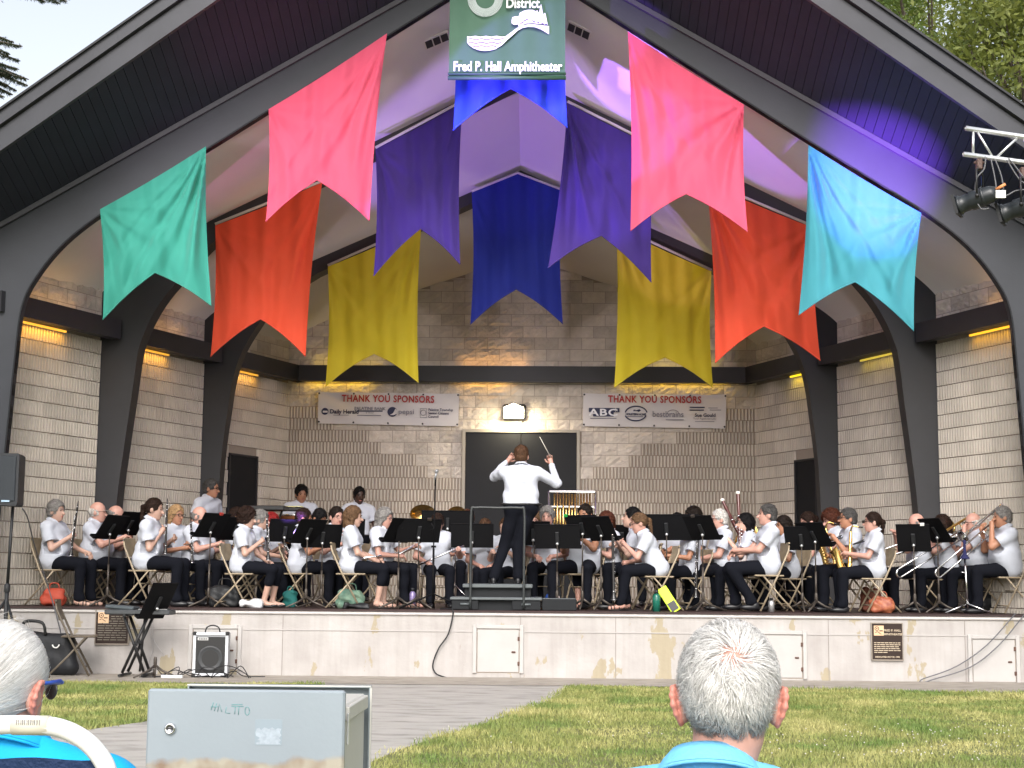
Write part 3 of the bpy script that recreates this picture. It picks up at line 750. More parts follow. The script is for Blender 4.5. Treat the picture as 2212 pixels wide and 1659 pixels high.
pt = at(2010, 60, 36); btree(pt.x, 36, 17.0, 5.2, 'tall broadleaf tree behind the right roof slope, reaching highest', lm1, 1)
pt = at(2225, 120, 31); btree(pt.x+.4, 31, 13.6, 4.0, 'lower olive green broadleaf tree at the right picture edge', lm2, 2)
pt = at(1890, 40, 44); btree(pt.x, 44, 18.5, 4.2, 'farthest broadleaf tree peeking over the right roof slope', lm2, 5, 110)
# conifer on the other side: only the branch tips reach the picture
ct = empty('conifer_tree', (at(-260, 100, 15).x, 15, 0), 0, 'dark conifer whose drooping branch tips reach in beside the roof', 'tree')
nm_ = leaf_mat('conifer_needles', (.018, .030, .014), (.05, .065, .03))
b = MB(); b.tube([(0, 0, -.1), (0, 0, 5), (.05, 0, 10)], [.26, .17, .03], 10)
needles = []; random.seed(11); ox = ct.location
def branch(p0, p1, w=.03):
    p0, p1 = Vector(p0), Vector(p1); mid = (p0+p1)/2+Vector((0, 0, .12)); P = [p0, mid, p1]; b.tube(P, [w, w*.6, .006], 5, caps=False)
    L = (p1-p0).length; k = int(L/.035)
    for i in range(k):
        t = i/k
        if t < .3: continue
        q = (p0*(1-t)**2+mid*2*t*(1-t)+p1*t*t); 
        for s in range(6):
            d = Vector((random.uniform(-1, 1), random.uniform(-1, 1), random.uniform(-1.1, .1))).normalized(); L2 = random.uniform(.05, .22)*(1.15-t)
            needles.append((q, q+d*L2))
tips = [(30, 92), (62, 172), (36, 196), (18, 184), (8, 112), (44, 132), (26, 160), (14, 200), (100, 5), (115, -6), (145, 3), (48, 100), (22, 118), (40, 150), (60, 185), (28, 205), (12, 140), (10, 210), (50, 168), (95, 2), (130, 8), (155, -4), (75, -8), (5, 95)]
for (tx, ty) in tips:
    q = at(tx, ty, 15+random.uniform(-.4, .4)); q = Vector((q.x-ox.x, q.y-ox.y, q.z)); z0 = q.z+random.uniform(.1, .5)
    branch((0 if ty > 50 else q.x*.4, 0, z0), q)
for i in range(45):
    a = random.uniform(1.9, 5.5); z = random.uniform(1.5, 9.5); r = 2.2*(1.05-z/10.5)+.3; branch((0, 0, z+.3), (math.cos(a)*r, math.sin(a)*r, z-.3))
b.build('trunk', bark, ct)
Vn = []; 
for (p, q) in needles:
    d = (q-p); nseg = 5
    for k in range(nseg*2):
        t = random.random(); c = p+d*t; e = Vector((random.uniform(-1, 1), random.uniform(-1, 1), random.uniform(-1, .4))).normalized()*.035; w_ = e.orthogonal().normalized()*.0035
        Vn += [c-w_, c+w_, c+e]
meshobj('crown', [tuple(v) for v in Vn], np.arange(len(Vn)).reshape(-1, 3), nm_, ct)

# ------------------------------------------------------------------ hanging cloth banners
def cloth_mat(nm, col, tr=.28):
    m = mat(nm, col, .75, sheen=.3, noise=.05, nscale=3); nn = m.node_tree; b = nn.nodes['Principled BSDF']
    t = nn.nodes.new('ShaderNodeBsdfTranslucent'); t.inputs[0].default_value = (*col, 1); mix = nn.nodes.new('ShaderNodeMixShader'); mix.inputs[0].default_value = tr
    nn.links.new(b.outputs[0], mix.inputs[1]); nn.links.new(t.outputs[0], mix.inputs[2]); nn.links.new(mix.outputs[0], nn.nodes['Material Output'].inputs[0]); return m
FAB = dict(teal=cloth_mat('teal_cloth', (.03, .31, .235)), aqua=cloth_mat('aqua_cloth', (.035, .27, .32)), pink=cloth_mat('coral_cloth', (.70, .085, .165)),
           blue=cloth_mat('royal_cloth', (.008, .045, .62)), navy=cloth_mat('deep_cloth', (.006, .022, .30)), purple=cloth_mat('violet_cloth', (.052, .024, .23)),
           orange=cloth_mat('orange_cloth', (.78, .075, .022)), yellow=cloth_mat('yellow_cloth', (.70, .58, .02)))
def banner(Y, TL, TR, BR, NT, BL, col, lab, seed, peak=None, rod=False, gather=(1, 1), amp=1.0, name='cloth_banner', grp='swallowtail cloth banners hung from the arches'):
    r_ = random.Random(seed); nu, nv = 56, 64; ph = [r_.uniform(0, 6.28) for _ in range(8)]
    base = empty(name, tuple(at((TL[0]+TR[0])/2, (TL[1]+TR[1])/2, Y)), 0, lab, 'banner', grp); bl = base.location
    P = []
    for i in range(nu+1):
        u = i/nu; row = []
        if peak: tp = (lerp(TL[0], peak[0], u*2), lerp(TL[1], peak[1], u*2)) if u < .5 else (lerp(peak[0], TR[0], u*2-1), lerp(peak[1], TR[1], u*2-1))
        else: tp = (lerp(TL[0], TR[0], u), lerp(TL[1], TR[1], u)+3.0*math.sin(math.pi*u))
        if u < .5: bt = (lerp(BL[0], NT[0], u*2), lerp(BL[1], NT[1], u*2)-6*math.sin(math.pi*u*2))
        else: bt = (lerp(NT[0], BR[0], u*2-1), lerp(NT[1], BR[1], u*2-1)-6*math.sin(math.pi*(u*2-1)))
        for j in range(nv+1):
            v = j/nv
            x = lerp(tp[0], bt[0], v); y = lerp(tp[1], bt[1], v)
            x += (5*math.sin(math.pi*v)*(1-2*u) if abs(u-.5) > .3 else 5*math.sin(math.pi*v)*(1-2*u)*.6)
            f = .016*math.sin(u*19+ph[0]+v*1.2)+.012*math.sin(u*37+ph[1]-v*2)
            # folds fanning out of the gathered top corners
            for (cu, g, s_) in ((0, gather[0], 1), (1, gather[1], -1)):
                if g:
                    du = abs(u-cu)+.02; dv = v+.04; ang = math.atan2(du*1.0, dv*1.35); rr = math.hypot(du, dv)
                    w_ = math.exp(-(ang/.62)**2)*min(1, rr*3.5)*math.exp(-rr*.9)
                    f += g*w_*(.085*math.sin(ang*21+ph[2+cu])+.05*abs(math.sin(ang*19+ph[4+cu]))+.018*math.sin(ang*55+ph[3]))
            f += .015*math.sin(v*3.1+ph[6])*math.sin(u*3.14)*(v)
            f -= .035*(1-abs(2*u-1))*math.exp(-((v-.78)/.2)**2)
            q = at(x, y, Y-.03+f*amp); row.append((q.x-bl.x, q.y-bl.y, q.z-bl.z))
        P.append(row)
    b = MB(); b.grid(P, True); b.build('cloth', FAB[col], base)
    # stitched hem along the swallowtail
    b = MB(); b.tube([Vector(P[i][nv])+Vector((0, -.004, .01)) for i in range(nu+1)], .008, 5); b.build('hem', FAB[col], base)
    if rod:
        b = MB(); tops = [Vector(P[i][0])+Vector((0, -.01, .018)) for i in (0, nu//2, nu)]
        if not peak: tops = [tops[0], tops[2]]
        b.tube(tops, .020, 8); b.build('hanging_rod', mat('white_rod', (.55, .53, .50), .5), base)
    return base
A1 = 19.12; A2 = 21.42; A3 = 23.80
banner(A1, (216, 452), (445, 316), (457, 662), (335, 590), (222, 692), 'teal', 'teal green swallowtail banner on the front arch, before the far side bay', 1, gather=(.5, 1.4))
banner(A1, (580, 236), (836, 72), (798, 478), (685, 390), (574, 480), 'pink', 'coral pink banner glowing magenta at its notch, next to the teal green one', 2, gather=(.4, .7))
banner(A1, (1356, 68), (1607, 226), (1615, 502), (1482, 420), (1362, 500), 'pink', 'coral pink banner with deep gathered corner folds, nearer the light truss', 3, gather=(.4, 1.2))
banner(A1, (1746, 313), (1990, 460), (1974, 716), (1847, 610), (1725, 682), 'aqua', 'aqua blue banner with blue light on its upper half, beside the light truss', 4, gather=(1.1, .9))
banner(A1+.03, (980, -28), (1222, -28), (1226, 277), (1104, 192), (979, 283), 'blue', 'bright royal blue swallowtail showing below the green sign', 5, peak=(1103, -85), gather=(.3, .9))
banner(A2, (811, 322), (999, 221), (994, 572), (908, 495), (807, 597), 'purple', 'purple banner with a violet light patch by its tip', 6, rod=True, gather=(.4, .3))
banner(A2, (1226, 222), (1417, 318), (1407, 611), (1299, 510), (1184, 580), 'purple', 'purple banner in long slanting folds lit violet, swinging clear of its arch', 7, rod=True, gather=(1.3, .2))
banner(A2, (465, 487), (696, 394), (660, 771), (563, 690), (455, 771), 'orange', 'orange red banner glowing orange along its top, between teal and yellow banners', 8, rod=True, gather=(.3, .5))
banner(A2, (1527, 395), (1757, 492), (1772, 780), (1650, 706), (1545, 785), 'orange', 'orange red banner partly behind the aqua blue banner', 9, rod=True, gather=(1.0, .8))
banner(A3, (708, 576), (910, 487), (904, 828), (808, 765), (703, 836), 'yellow', 'yellow banner hanging over the sponsor sheet that names a newspaper and a bank', 10, rod=True, gather=(.3, .6))
banner(A3, (1331, 490), (1537, 586), (1540, 838), (1436, 773), (1327, 838), 'yellow', 'yellow banner hanging over the sponsor sheet with the ABC logo', 11, rod=True, gather=(.3, .5))
banner(A3-.02, (1019, 416), (1213, 412), (1216, 701), (1115, 626), (1016, 702), 'navy', 'dark royal blue banner hung under the peak of the rear arch', 12, peak=(1118, 376), rod=True, gather=(.2, .2))

# ------------------------------------------------------------------ green sign at the peak
Ysg = 18.86
tl, tr, bl_, br = at(974, -70, Ysg), at(1223, -70, Ysg), at(970, 172, Ysg), at(1220, 172, Ysg)
sw_ = (tr.x-tl.x); sc = empty('hanging_sign', ((bl_.x+br.x)/2, Ysg, bl_.z), 0, 'green fabric sign with white hill and water emblem hung at the roof peak', 'sign')
Hs = tl.z-bl_.z; gmat = mat('green_sign_fabric', (.045, .115, .075), .7, noise=.06, nscale=4)
P = [[(-sw_/2+sw_*i/30, .012*math.sin(i*.9)*math.sin(j/12*2.6)+.008*math.sin(i*.35+1), .03+(Hs-.03)*j/12) for j in range(13)] for i in range(31)]
b = MB(); b.grid(P, True); b.grid([[(p[0], p[1]+.012, p[2]) for p in r] for r in P], True, True); b.build('sign_face', gmat, sc)
b = MB(); b.tube([(-sw_/2-.01, -.005, .02), (sw_/2+.01, -.005, .02)], .028, 10); b.tube([(-sw_/2-.01, -.005, .075), (sw_/2+.01, -.005, .075)], .018, 8); b.build('bottom_bar', mat('green_bar', (.03, .085, .055), .5), sc)
def spx(px, py): q = at(px, py, Ysg); return (q.x-sc.location.x, q.z-sc.location.z)
zx = lambda x, z: (1550+x*.31645)*.57755
zy = lambda y: y*.31645*.57755
def zs(x, y): return spx(zx(x, 0), zy(y))
def flat(b, pts, y=-.034, t=.004):
    P_ = [zs(*p) for p in pts]
    n_ = len(P_); V = [(p[0], y, p[1]) for p in P_]+[(p[0], y+t, p[1]) for p in P_]
    b.add(V, [tuple(range(n_))]+[(i, i+n_, (i+1) % n_+n_, (i+1) % n_) for i in range(n_)])
def band(b, top, bot, y=-.034):
    """quad strip between two point rows"""
    for i in range(len(top)-1): flat(b, [top[i], top[i+1], bot[i+1], bot[i]], y)
b = MB()
xs = np.linspace(625, 1590, 60)
def topc(x): return np.interp(x, [625, 1080, 1140, 1200, 1260, 1340, 1420, 1500, 1590], [440, 440, 395, 350, 315, 300, 300, 310, 320])
def botc(x): return np.interp(x, [625, 650, 700, 760, 830, 900, 960, 1040, 1100, 1160, 1220, 1280, 1350, 1420, 1500, 1590], [512, 545, 580, 603, 612, 606, 590, 540, 480, 428, 372, 340, 326, 330, 360, 415])
band(b, [(x, topc(x)+(5*math.sin(x*.05) if x < 1080 else 0)) for x in xs], [(x, botc(x)) for x in xs])
# trees on the hill
tx = np.linspace(1150, 1575, 50)
def ttop(x): return np.interp(x, [1150, 1160, 1200, 1235, 1245, 1290, 1340, 1400, 1440, 1452, 1462, 1478, 1495, 1512, 1525, 1545, 1560, 1575], [250, 215, 205, 205, 165, 140, 128, 128, 150, 125, 165, 150, 45, 140, 190, 155, 230, 300])
def tbot(x): return np.interp(x, [1150, 1180, 1220, 1260, 1400, 1575], [285, 305, 300, 290, 285, 305])
band(b, [(x, ttop(x)) for x in tx], [(x, tbot(x)) for x in tx], -.035)
for (x0, x1, h0, h1) in ((1225, 1345, 325, 280),): flat(b, [(x0, h0), (x1, h1), (x1, h1-12), (x0+10, h0-30)], -.036)
b.build('emblem', M['textwhite'], sc)
b = MB()
for (yy, xa, xb) in ((475, 630, 1060), (517, 640, 1030), (558, 690, 970)):
    X = np.linspace(xa, xb, 26); band(b, [(x, yy-4+7*math.cos((x-855)*.05)) for x in X], [(x, yy+5+7*math.cos((x-855)*.05)) for x in X], -.042)
for (x0, y0, x1, y1) in ((1250, 290, 1290, 275), (1290, 265, 1345, 235), (1385, 235, 1400, 262), (1400, 262, 1430, 275), (1450, 275, 1478, 280), (1500, 285, 1530, 298), (1545, 298, 1570, 300)):
    flat(b, [(x0, y0-7), (x1, y1-7), (x1, y1+7), (x0, y0+7)], -.042)
b.build('emblem_lines', mat('emblem_violet_line', (.14, .11, .30), .7), sc)
# ring of fine rays
b = MB(); 
for k in range(84):
    a = 2*math.pi*k/84; c0, c1 = math.cos(a), math.sin(a); r0, r1 = 112, 208; w0, w1 = 2.6, 4.0
    flat(b, [(838+c0*r0-c1*w0, 0+c1*r0+c0*w0), (838+c0*r1-c1*w1, c1*r1+c0*w1), (838+c0*r1+c1*w1, c1*r1-c0*w1), (838+c0*r0+c1*w0, c1*r0-c0*w0)])
b.build('sun_rays', mat('pale_ray_print', (.55, .62, .62), .7), sc)
T = lambda x, y: Matrix.Translation((zs(x, y)[0], -.036, zs(x, y)[1]))
L = [textobj('Fred P. Hall Amphitheater', .178, M['textwhite'], mtx=T(1100, 848), bold=.0042, ext=.001, sx=.73)]
L += [textobj('District', .175, M['textwhite'], mtx=T(1280, 102), bold=.0045, ext=.001, sx=.80), textobj('Park', .175, M['textwhite'], mtx=T(1204, 10), bold=.0045, ext=.001, sx=.80)]
merge('lettering', L, sc)

# ------------------------------------------------------------------ sponsor sheets on the back wall
Ysp = YB-.075
vinyl = mat('white_vinyl', (.66, .63, .62), .5, bump=.1, bscale=3); navyp = mat('navy_print', (.02, .025, .075), .6); redp = mat('red_print', (.45, .03, .03), .6); greyp = mat('grey_print', (.22, .21, .25), .6)
def sponsor(TLp, TRp, BRp, BLp, lab, items):
    tl, tr, br, bl = [at(*p, Ysp) for p in (TLp, TRp, BRp, BLp)]
    o = empty('sponsor_banner', tuple((bl+br)/2), 0, lab, 'banner', None); c = o.location
    P = []
    for i in range(41):
        u = i/40; row = []
        for j in range(13):
            v = j/12; q = (tl*(1-u)+tr*u)*(1-v)+(bl*(1-u)+br*u)*v
            e = min(u, 1-u, v, 1-v)
            row.append((q.x-c.x, -.012+.012*math.sin(u*9+v*3)*min(1, e*6)+.007*math.sin(u*22-v*8)*min(1, e*6), q.z-c.z-.012*math.sin(math.pi*((u*4) % 1))*(1 if v == 0 else 0)))
        P.append(row)
    b = MB(); b.grid(P, True, True); b.build('sheet', vinyl, o)
    for i in range(5):
        for z in (0, 1):
            b = MB()
            q = (tl*(1-i/4)+tr*i/4)*(1-z)+(bl*(1-i/4)+br*i/4)*z; s = .97 if i in (0, 4) else 1
            b.ball(((q.x-c.x)*(.985), -.03, q.z-c.z+(.03 if z else -.03)), (.016, .006, .016), 6); b.build('grommet', M['darkbeam'], o)
    W_ = (tr-tl).length; H_ = (tl-bl).length
    def uv(u, v): q = (tl*(1-u)+tr*u)*(1-v)+(bl*(1-u)+br*u)*v; return (q.x-c.x, q.z-c.z)
    Y_ = -.036; rotz = math.atan2(-(tr.z-tl.z), (tr.x-tl.x))
    L = []
    def T(u, v): x, z = uv(u, v); return Matrix.Translation((x, Y_-.005, z)) @ Matrix.Rotation(rotz, 4, 'Y')
    for it in items:
        k = it[0]
        if k == 't': _, u, v, s, txt, m_, al, bo, sx_ = it; L.append(textobj(txt, s, m_, mtx=T(u, v), align=al, bold=bo, ext=.001, sx=sx_, spacing=1.12 if s > .16 else 1.0))
        else:
            b = MB()
            if k == 'b':
                _, u0, v0, u1, v1, m_ = it; x0, z0 = uv(u0, v0); x1, z1 = uv(u1, v1); b.box(((x0+x1)/2, Y_-(.003 if m_ is vinyl else 0), (z0+z1)/2), (abs(x1-x0), .004, abs(z1-z0)))
            elif k == 'c':
                _, u, v, rx, rz, m_ = it; x, z = uv(u, v); b.ball((x, Y_-(.003 if m_ is vinyl else 0), z), (rx, .003, rz), 12)
            elif k == 'r':
                _, u, v, rx, rz, a0, a1, w_, m_ = it; x, z = uv(u, v); b.tube([(x+rx*math.cos(a), Y_, z+rz*math.sin(a)) for a in np.linspace(a0, a1, 20)], w_, 5)
            elif k == 'p':
                _, pts, m_ = it; q = [uv(*p) for p in pts]; b.prism(q, Y_-.004, Y_)
            L.append(b.build('x', m_))
    merge('printed_lettering', L, o)
T0 = dict()
sponsor((688, 846), (992, 850), (990, 921), (687, 915), 'white vinyl sponsor banner, the one naming a newspaper and a bank', [
    ('t', .497, .30, 0.165, 'THANK YOU SPONSORS', redp, 'CENTER', .004, .80),
    ('c', .05, .62, .060, .060, navyp), ('b', .035, .66, .07, .60, vinyl), ('t', .085, .68, 0.100, 'Daily Herald', navyp, 'LEFT', .0025, .98), ('b', .11, .725, .22, .735, greyp),
    ('t', .37, .555, 0.074, 'PALATINE BANK', greyp, 'CENTER', .0015, .98), ('b', .275, .575, .46, .60, navyp), ('t', .37, .665, 0.036, '& TRUST', greyp, 'CENTER', 0, 1), ('b', .28, .715, .45, .73, greyp),
    ('c', .53, .60, .085, .085, navyp), ('p', [(.512, .70), (.535, .64), (.552, .50), (.566, .56), (.562, .66), (.54, .70)], vinyl), ('t', .572, .66, 0.120, 'pepsi', greyp, 'LEFT', .001, 1.1),
    ('r', .75, .61, .045, .045, 0, 6.28, .005, greyp), ('b', .727, .475, .773, .485, greyp), ('b', .727, .755, .773, .765, greyp), ('b', .727, .475, .730, .765, greyp), ('b', .771, .475, .774, .765, greyp),
    ('t', .785, .55, 0.062, 'Palatine Township', navyp, 'LEFT', .001, .93), ('t', .785, .655, 0.062, 'Senior Citizens', navyp, 'LEFT', .001, .93), ('t', .785, .76, 0.062, 'Council', navyp, 'LEFT', .001, .93)])
sponsor((1260, 849), (1569, 852), (1567, 926), (1259, 921), 'white vinyl sponsor banner, the one with the ABC logo', [
    ('t', .50, .27, 0.165, 'THANK YOU SPONSORS', redp, 'CENTER', .004, .80),
    ('b', .04, .45, .255, .57, navyp), ('b', .07, .57, .215, .70, navyp), ('t', .143, .675, 0.165, 'ABC', M['textwhite'], 'CENTER', .004, 1.45), ('b', .05, .745, .235, .765, greyp),
    ('r', .215, .60, .06, .10, .3, 1.9, .005, vinyl), ('r', .215, .60, .035, .06, .3, 1.9, .005, vinyl),
    ('r', .372, .60, .185, .125, .15, 3.0, .012, navyp), ('r', .368, .60, .185, .125, 3.45, 6.0, .012, navyp), ('t', .37, .65, 0.050, 'HOLSTEIN HOME', navyp, 'CENTER', .002, .9),
    ('p', [(.35, .535), (.355, .48), (.375, .50), (.395, .47), (.405, .51), (.39, .55), (.37, .52)], navyp), ('b', .30, .68, .42, .70, greyp),
    ('t', .485, .69, 0.140, 'bestbrains', greyp, 'LEFT', .001, .93), ('r', .63, .60, .10, .07, .2, 2.9, .005, greyp), ('b', .58, .76, .705, .775, greyp),
    ('b', .745, .38, .85, .41, navyp), ('b', .745, .46, .845, .49, navyp), ('b', .875, .40, .94, .415, greyp), ('b', .885, .46, .965, .475, greyp),
    ('t', .855, .67, 0.084, 'Sue Gould', navyp, 'CENTER', .002, 1.0), ('t', .85, .75, 0.048, 'Your Agent for Life', greyp, 'CENTER', 0, 1), ('b', .785, .80, .92, .81, greyp)])

# ------------------------------------------------------------------ light truss with two spotlights
tw = empty('light_truss', tuple(at(2260, 320, 15)), 0, 'silver aluminium truss arm with cables, reaching in before the roof', 'truss'); tl0 = Vector(tw.location)
def tp(x, y, dY=0): return at(x, y, 15+dY)-tl0
b = MB()
def tline(p, q, k): p, q = Vector(p), Vector(q); return p+(q-p)*k
for dY in (0, .26):
    U0, U1, L0, L1 = tp(2086, 277, dY), tp(2500, 338, dY), tp(2081, 333, dY), tp(2500, 390, dY)
    b.tube([U0, U1], .026, 12); b.tube([L0, L1], .026, 12)
    b.tube([tline(U0, U1, .04), tline(L0, L1, .05)], .013, 8)
    for k in range(5):
        b.tube([tline(U0, U1, .055+k*.24), tline(L0, L1, .155+k*.24)], .012, 8); b.tube([tline(L0, L1, .165+k*.24), tline(U0, U1, .28+k*.24)], .012, 8)
    if dY == 0: Ua, La = U0, L0
    else: b.tube([Ua, U0], .012, 8); b.tube([La, L0], .012, 8)
b.build('truss_frame', M['aluminium'], tw)
b = MB(); g_ = tp(2450, 360, .13); b.tube([g_, Vector((g_.x, g_.y, -tl0.z))], .05, 10)
for a in range(4): b.tube([Vector((g_.x, g_.y, -tl0.z+.6)), Vector((g_.x+.8*math.cos(a*1.57+.7), g_.y+.8*math.sin(a*1.57+.7), -tl0.z+.02))], .025, 6)
b.build('support_mast', M['black'], tw)
b = MB()
for pts in ([(2129, 338), (2126, 365), (2110, 385), (2107, 420), (2118, 450), (2136, 450)], [(2140, 342), (2150, 390), (2154, 430)], [(2150, 345), (2163, 380), (2168, 415), (2165, 430)], [(2155, 424), (2175, 422), (2195, 412), (2230, 408)], [(2175, 345), (2200, 385), (2220, 400)], [(2178, 342), (2190, 355), (2212, 385)]):
    C_ = catmull([(p[0], p[1]) for p in pts], 4); b.tube([tp(x, y, -.05) for x, y in C_], .0075, 6)
b.build('cable', M['greycable'], tw)
def spot_fixture(cx, cy, lab):
    o = empty('stage_spotlight', tuple(at(cx, cy, 15)), 0, lab, 'spotlight', 'spotlights clamped under the truss'); o0 = Vector(o.location)
    ax = Vector((-.80, .45, -.22)).normalized(); rot = ax.to_track_quat('Z', 'Y').to_matrix()
    b = MB(); b.lathe([(.0, -.17), (.06, -.17), (.085, -.12), (.095, -.02), (.10, .08), (.085, .10), (.085, .19), (.098, .195), (.098, .22), (.0, .215)], (0, 0, 0), rot, 20)
    b.lathe([(.101, -.05), (.106, -.045), (.106, -.03), (.101, -.025)], (0, 0, 0), rot, 20); b.build('lamp_housing', mat('spot_black', (.02, .024, .028), .35), o)
    b = MB(); b.box(rot @ Vector((0, 0, .235)), (.20, .20, .03), rot); b.build('colour_frame', M['black'], o)
    b = MB(); s = rot @ Vector((1, 0, 0)); s.z = 0; s.normalize(); t = Vector((0, 0, .34))
    b.tube([s*.12, s*.12+Vector((0, 0, .26)), t+s*.05+Vector((0, 0, -.05)), t-s*.05+Vector((0, 0, -.05)), -s*.12+Vector((0, 0, .26)), -s*.12], .011, 6); b.ball(s*.12, .022, 6); b.ball(-s*.12, .022, 6); b.build('yoke', M['black'], o)
    b = MB(); b.box(t, (.06, .07, .11), bev=.01); b.tube([t+Vector((-.05, 0, .02)), t+Vector((.06, 0, .02))], .014, 6); b.build('clamp', mat('clamp_rust', (.09, .05, .04), .6, noise=.4, nscale=40), o)
    b = MB(); b.box(rot @ Vector((0, -.02, -.185))+Vector((0, -.05, -.02)), (.095, .03, .075)); b.build('rating_label', M['paper'], o)
    b = MB(); b.tube([rot @ Vector((0, .03, -.17)), rot @ Vector((.0, .05, -.27))], .016, 7); b.build('plug', mat('orange_plug', (.75, .28, .10), .5), o)
spot_fixture(2117, 428, 'black spotlight nearest the free end of the truss arm'); spot_fixture(2212, 446, 'black spotlight partly cut by the picture edge')
def spot(p, target, col, watt, deg, blend=.5, rad=.05):
    l = bpy.data.lights.new('stage_light', 'SPOT'); l.energy = watt; l.color = col; l.spot_size = R(deg); l.spot_blend = blend; l.shadow_soft_size = rad
    o = bpy.data.objects.new('stage_light', l); C.objects.link(o); o.location = p; o.rotation_euler = (Vector(target)-Vector(p)).to_track_quat('-Z', 'Y').to_euler()
TRr = Vector((6.2, 14.8, 4.9)); TRl = Vector((-6.6, 14.8, 4.9))
MAG = (1.0, .10, .70); VIO = (.36, .16, 1.0); BLU = (.10, .28, 1.0)
# added soft lilac fill to brighten the shell, from both truss positions
for p_ in (TRl, TRr): spot(p_, (XC, 23, 6.6), (1.0, .86, .97), 900, 62, 1.0, .5)
spot(TRl, at(1440, 280, 19.1), MAG, 420, 17, 1.0)
spot(TRr, at(690, 385, 19.1), MAG, 900, 12, 1.0)
spot(Vector((-3.6, 20.2, 1.5)), at(1075, 240, 22.5), VIO, 900, 36, .35)
spot(TRl+Vector((1.2, 0, -.5)), at(1300, 190, 20.3), VIO, 5200, 9, .15)
spot(TRl+Vector((.6, 0, 0)), at(1350, 90, 19.9), VIO, 5000, 11, .2)
spot(TRl+Vector((.2, 0, .4)), at(1650, 290, 20.6), VIO, 4200, 9, .15)
spot(TRl+Vector((.5, 0, 0)), at(1400, 530, 23), VIO, 1500, 9, .2)
spot(TRl, at(1330, 420, 21.4), VIO, 2200, 9, .6)
spot(TRr, at(960, 490, 21.4), VIO, 2400, 5, .1)
spot(TRr+Vector((-2.2, -1, -3.0)), at(1895, 372, 19.2), (.30, .09, 1.0), 26000, 16, 1.0)
spot(TRl+Vector((0, 0, .3)), at(1860, 440, 19.1), BLU, 260, 12, 1.0)
spot(TRr, at(620, 455, 21.4), (1.0, .35, .05), 700, 8, 1.0)
spot(TRl, at(1640, 470, 21.4), (1.0, .25, .03), 250, 8, 1.0)
spot(TRl, at(1480, 570, 23.8), (1.0, .78, .1), 1000, 8, 1.0)
spot(TRr, at(820, 570, 23.8), (1.0, .78, .1), 1000, 7, 1.0)
spot(Vector((-3.5, 16, 1.0)), at(620, 70, 18.2), (1, .12, .5), 520, 26, 1.0)
spot(Vector((3.0, 16, 1.0)), at(1650, 60, 18.2), (1, .15, .55), 420, 26, 1.0)
spot(Vector((3.6, 16, 1.0)), at(1960, 260, 18.2), (.15, .25, 1.0), 200, 22, 1.0)
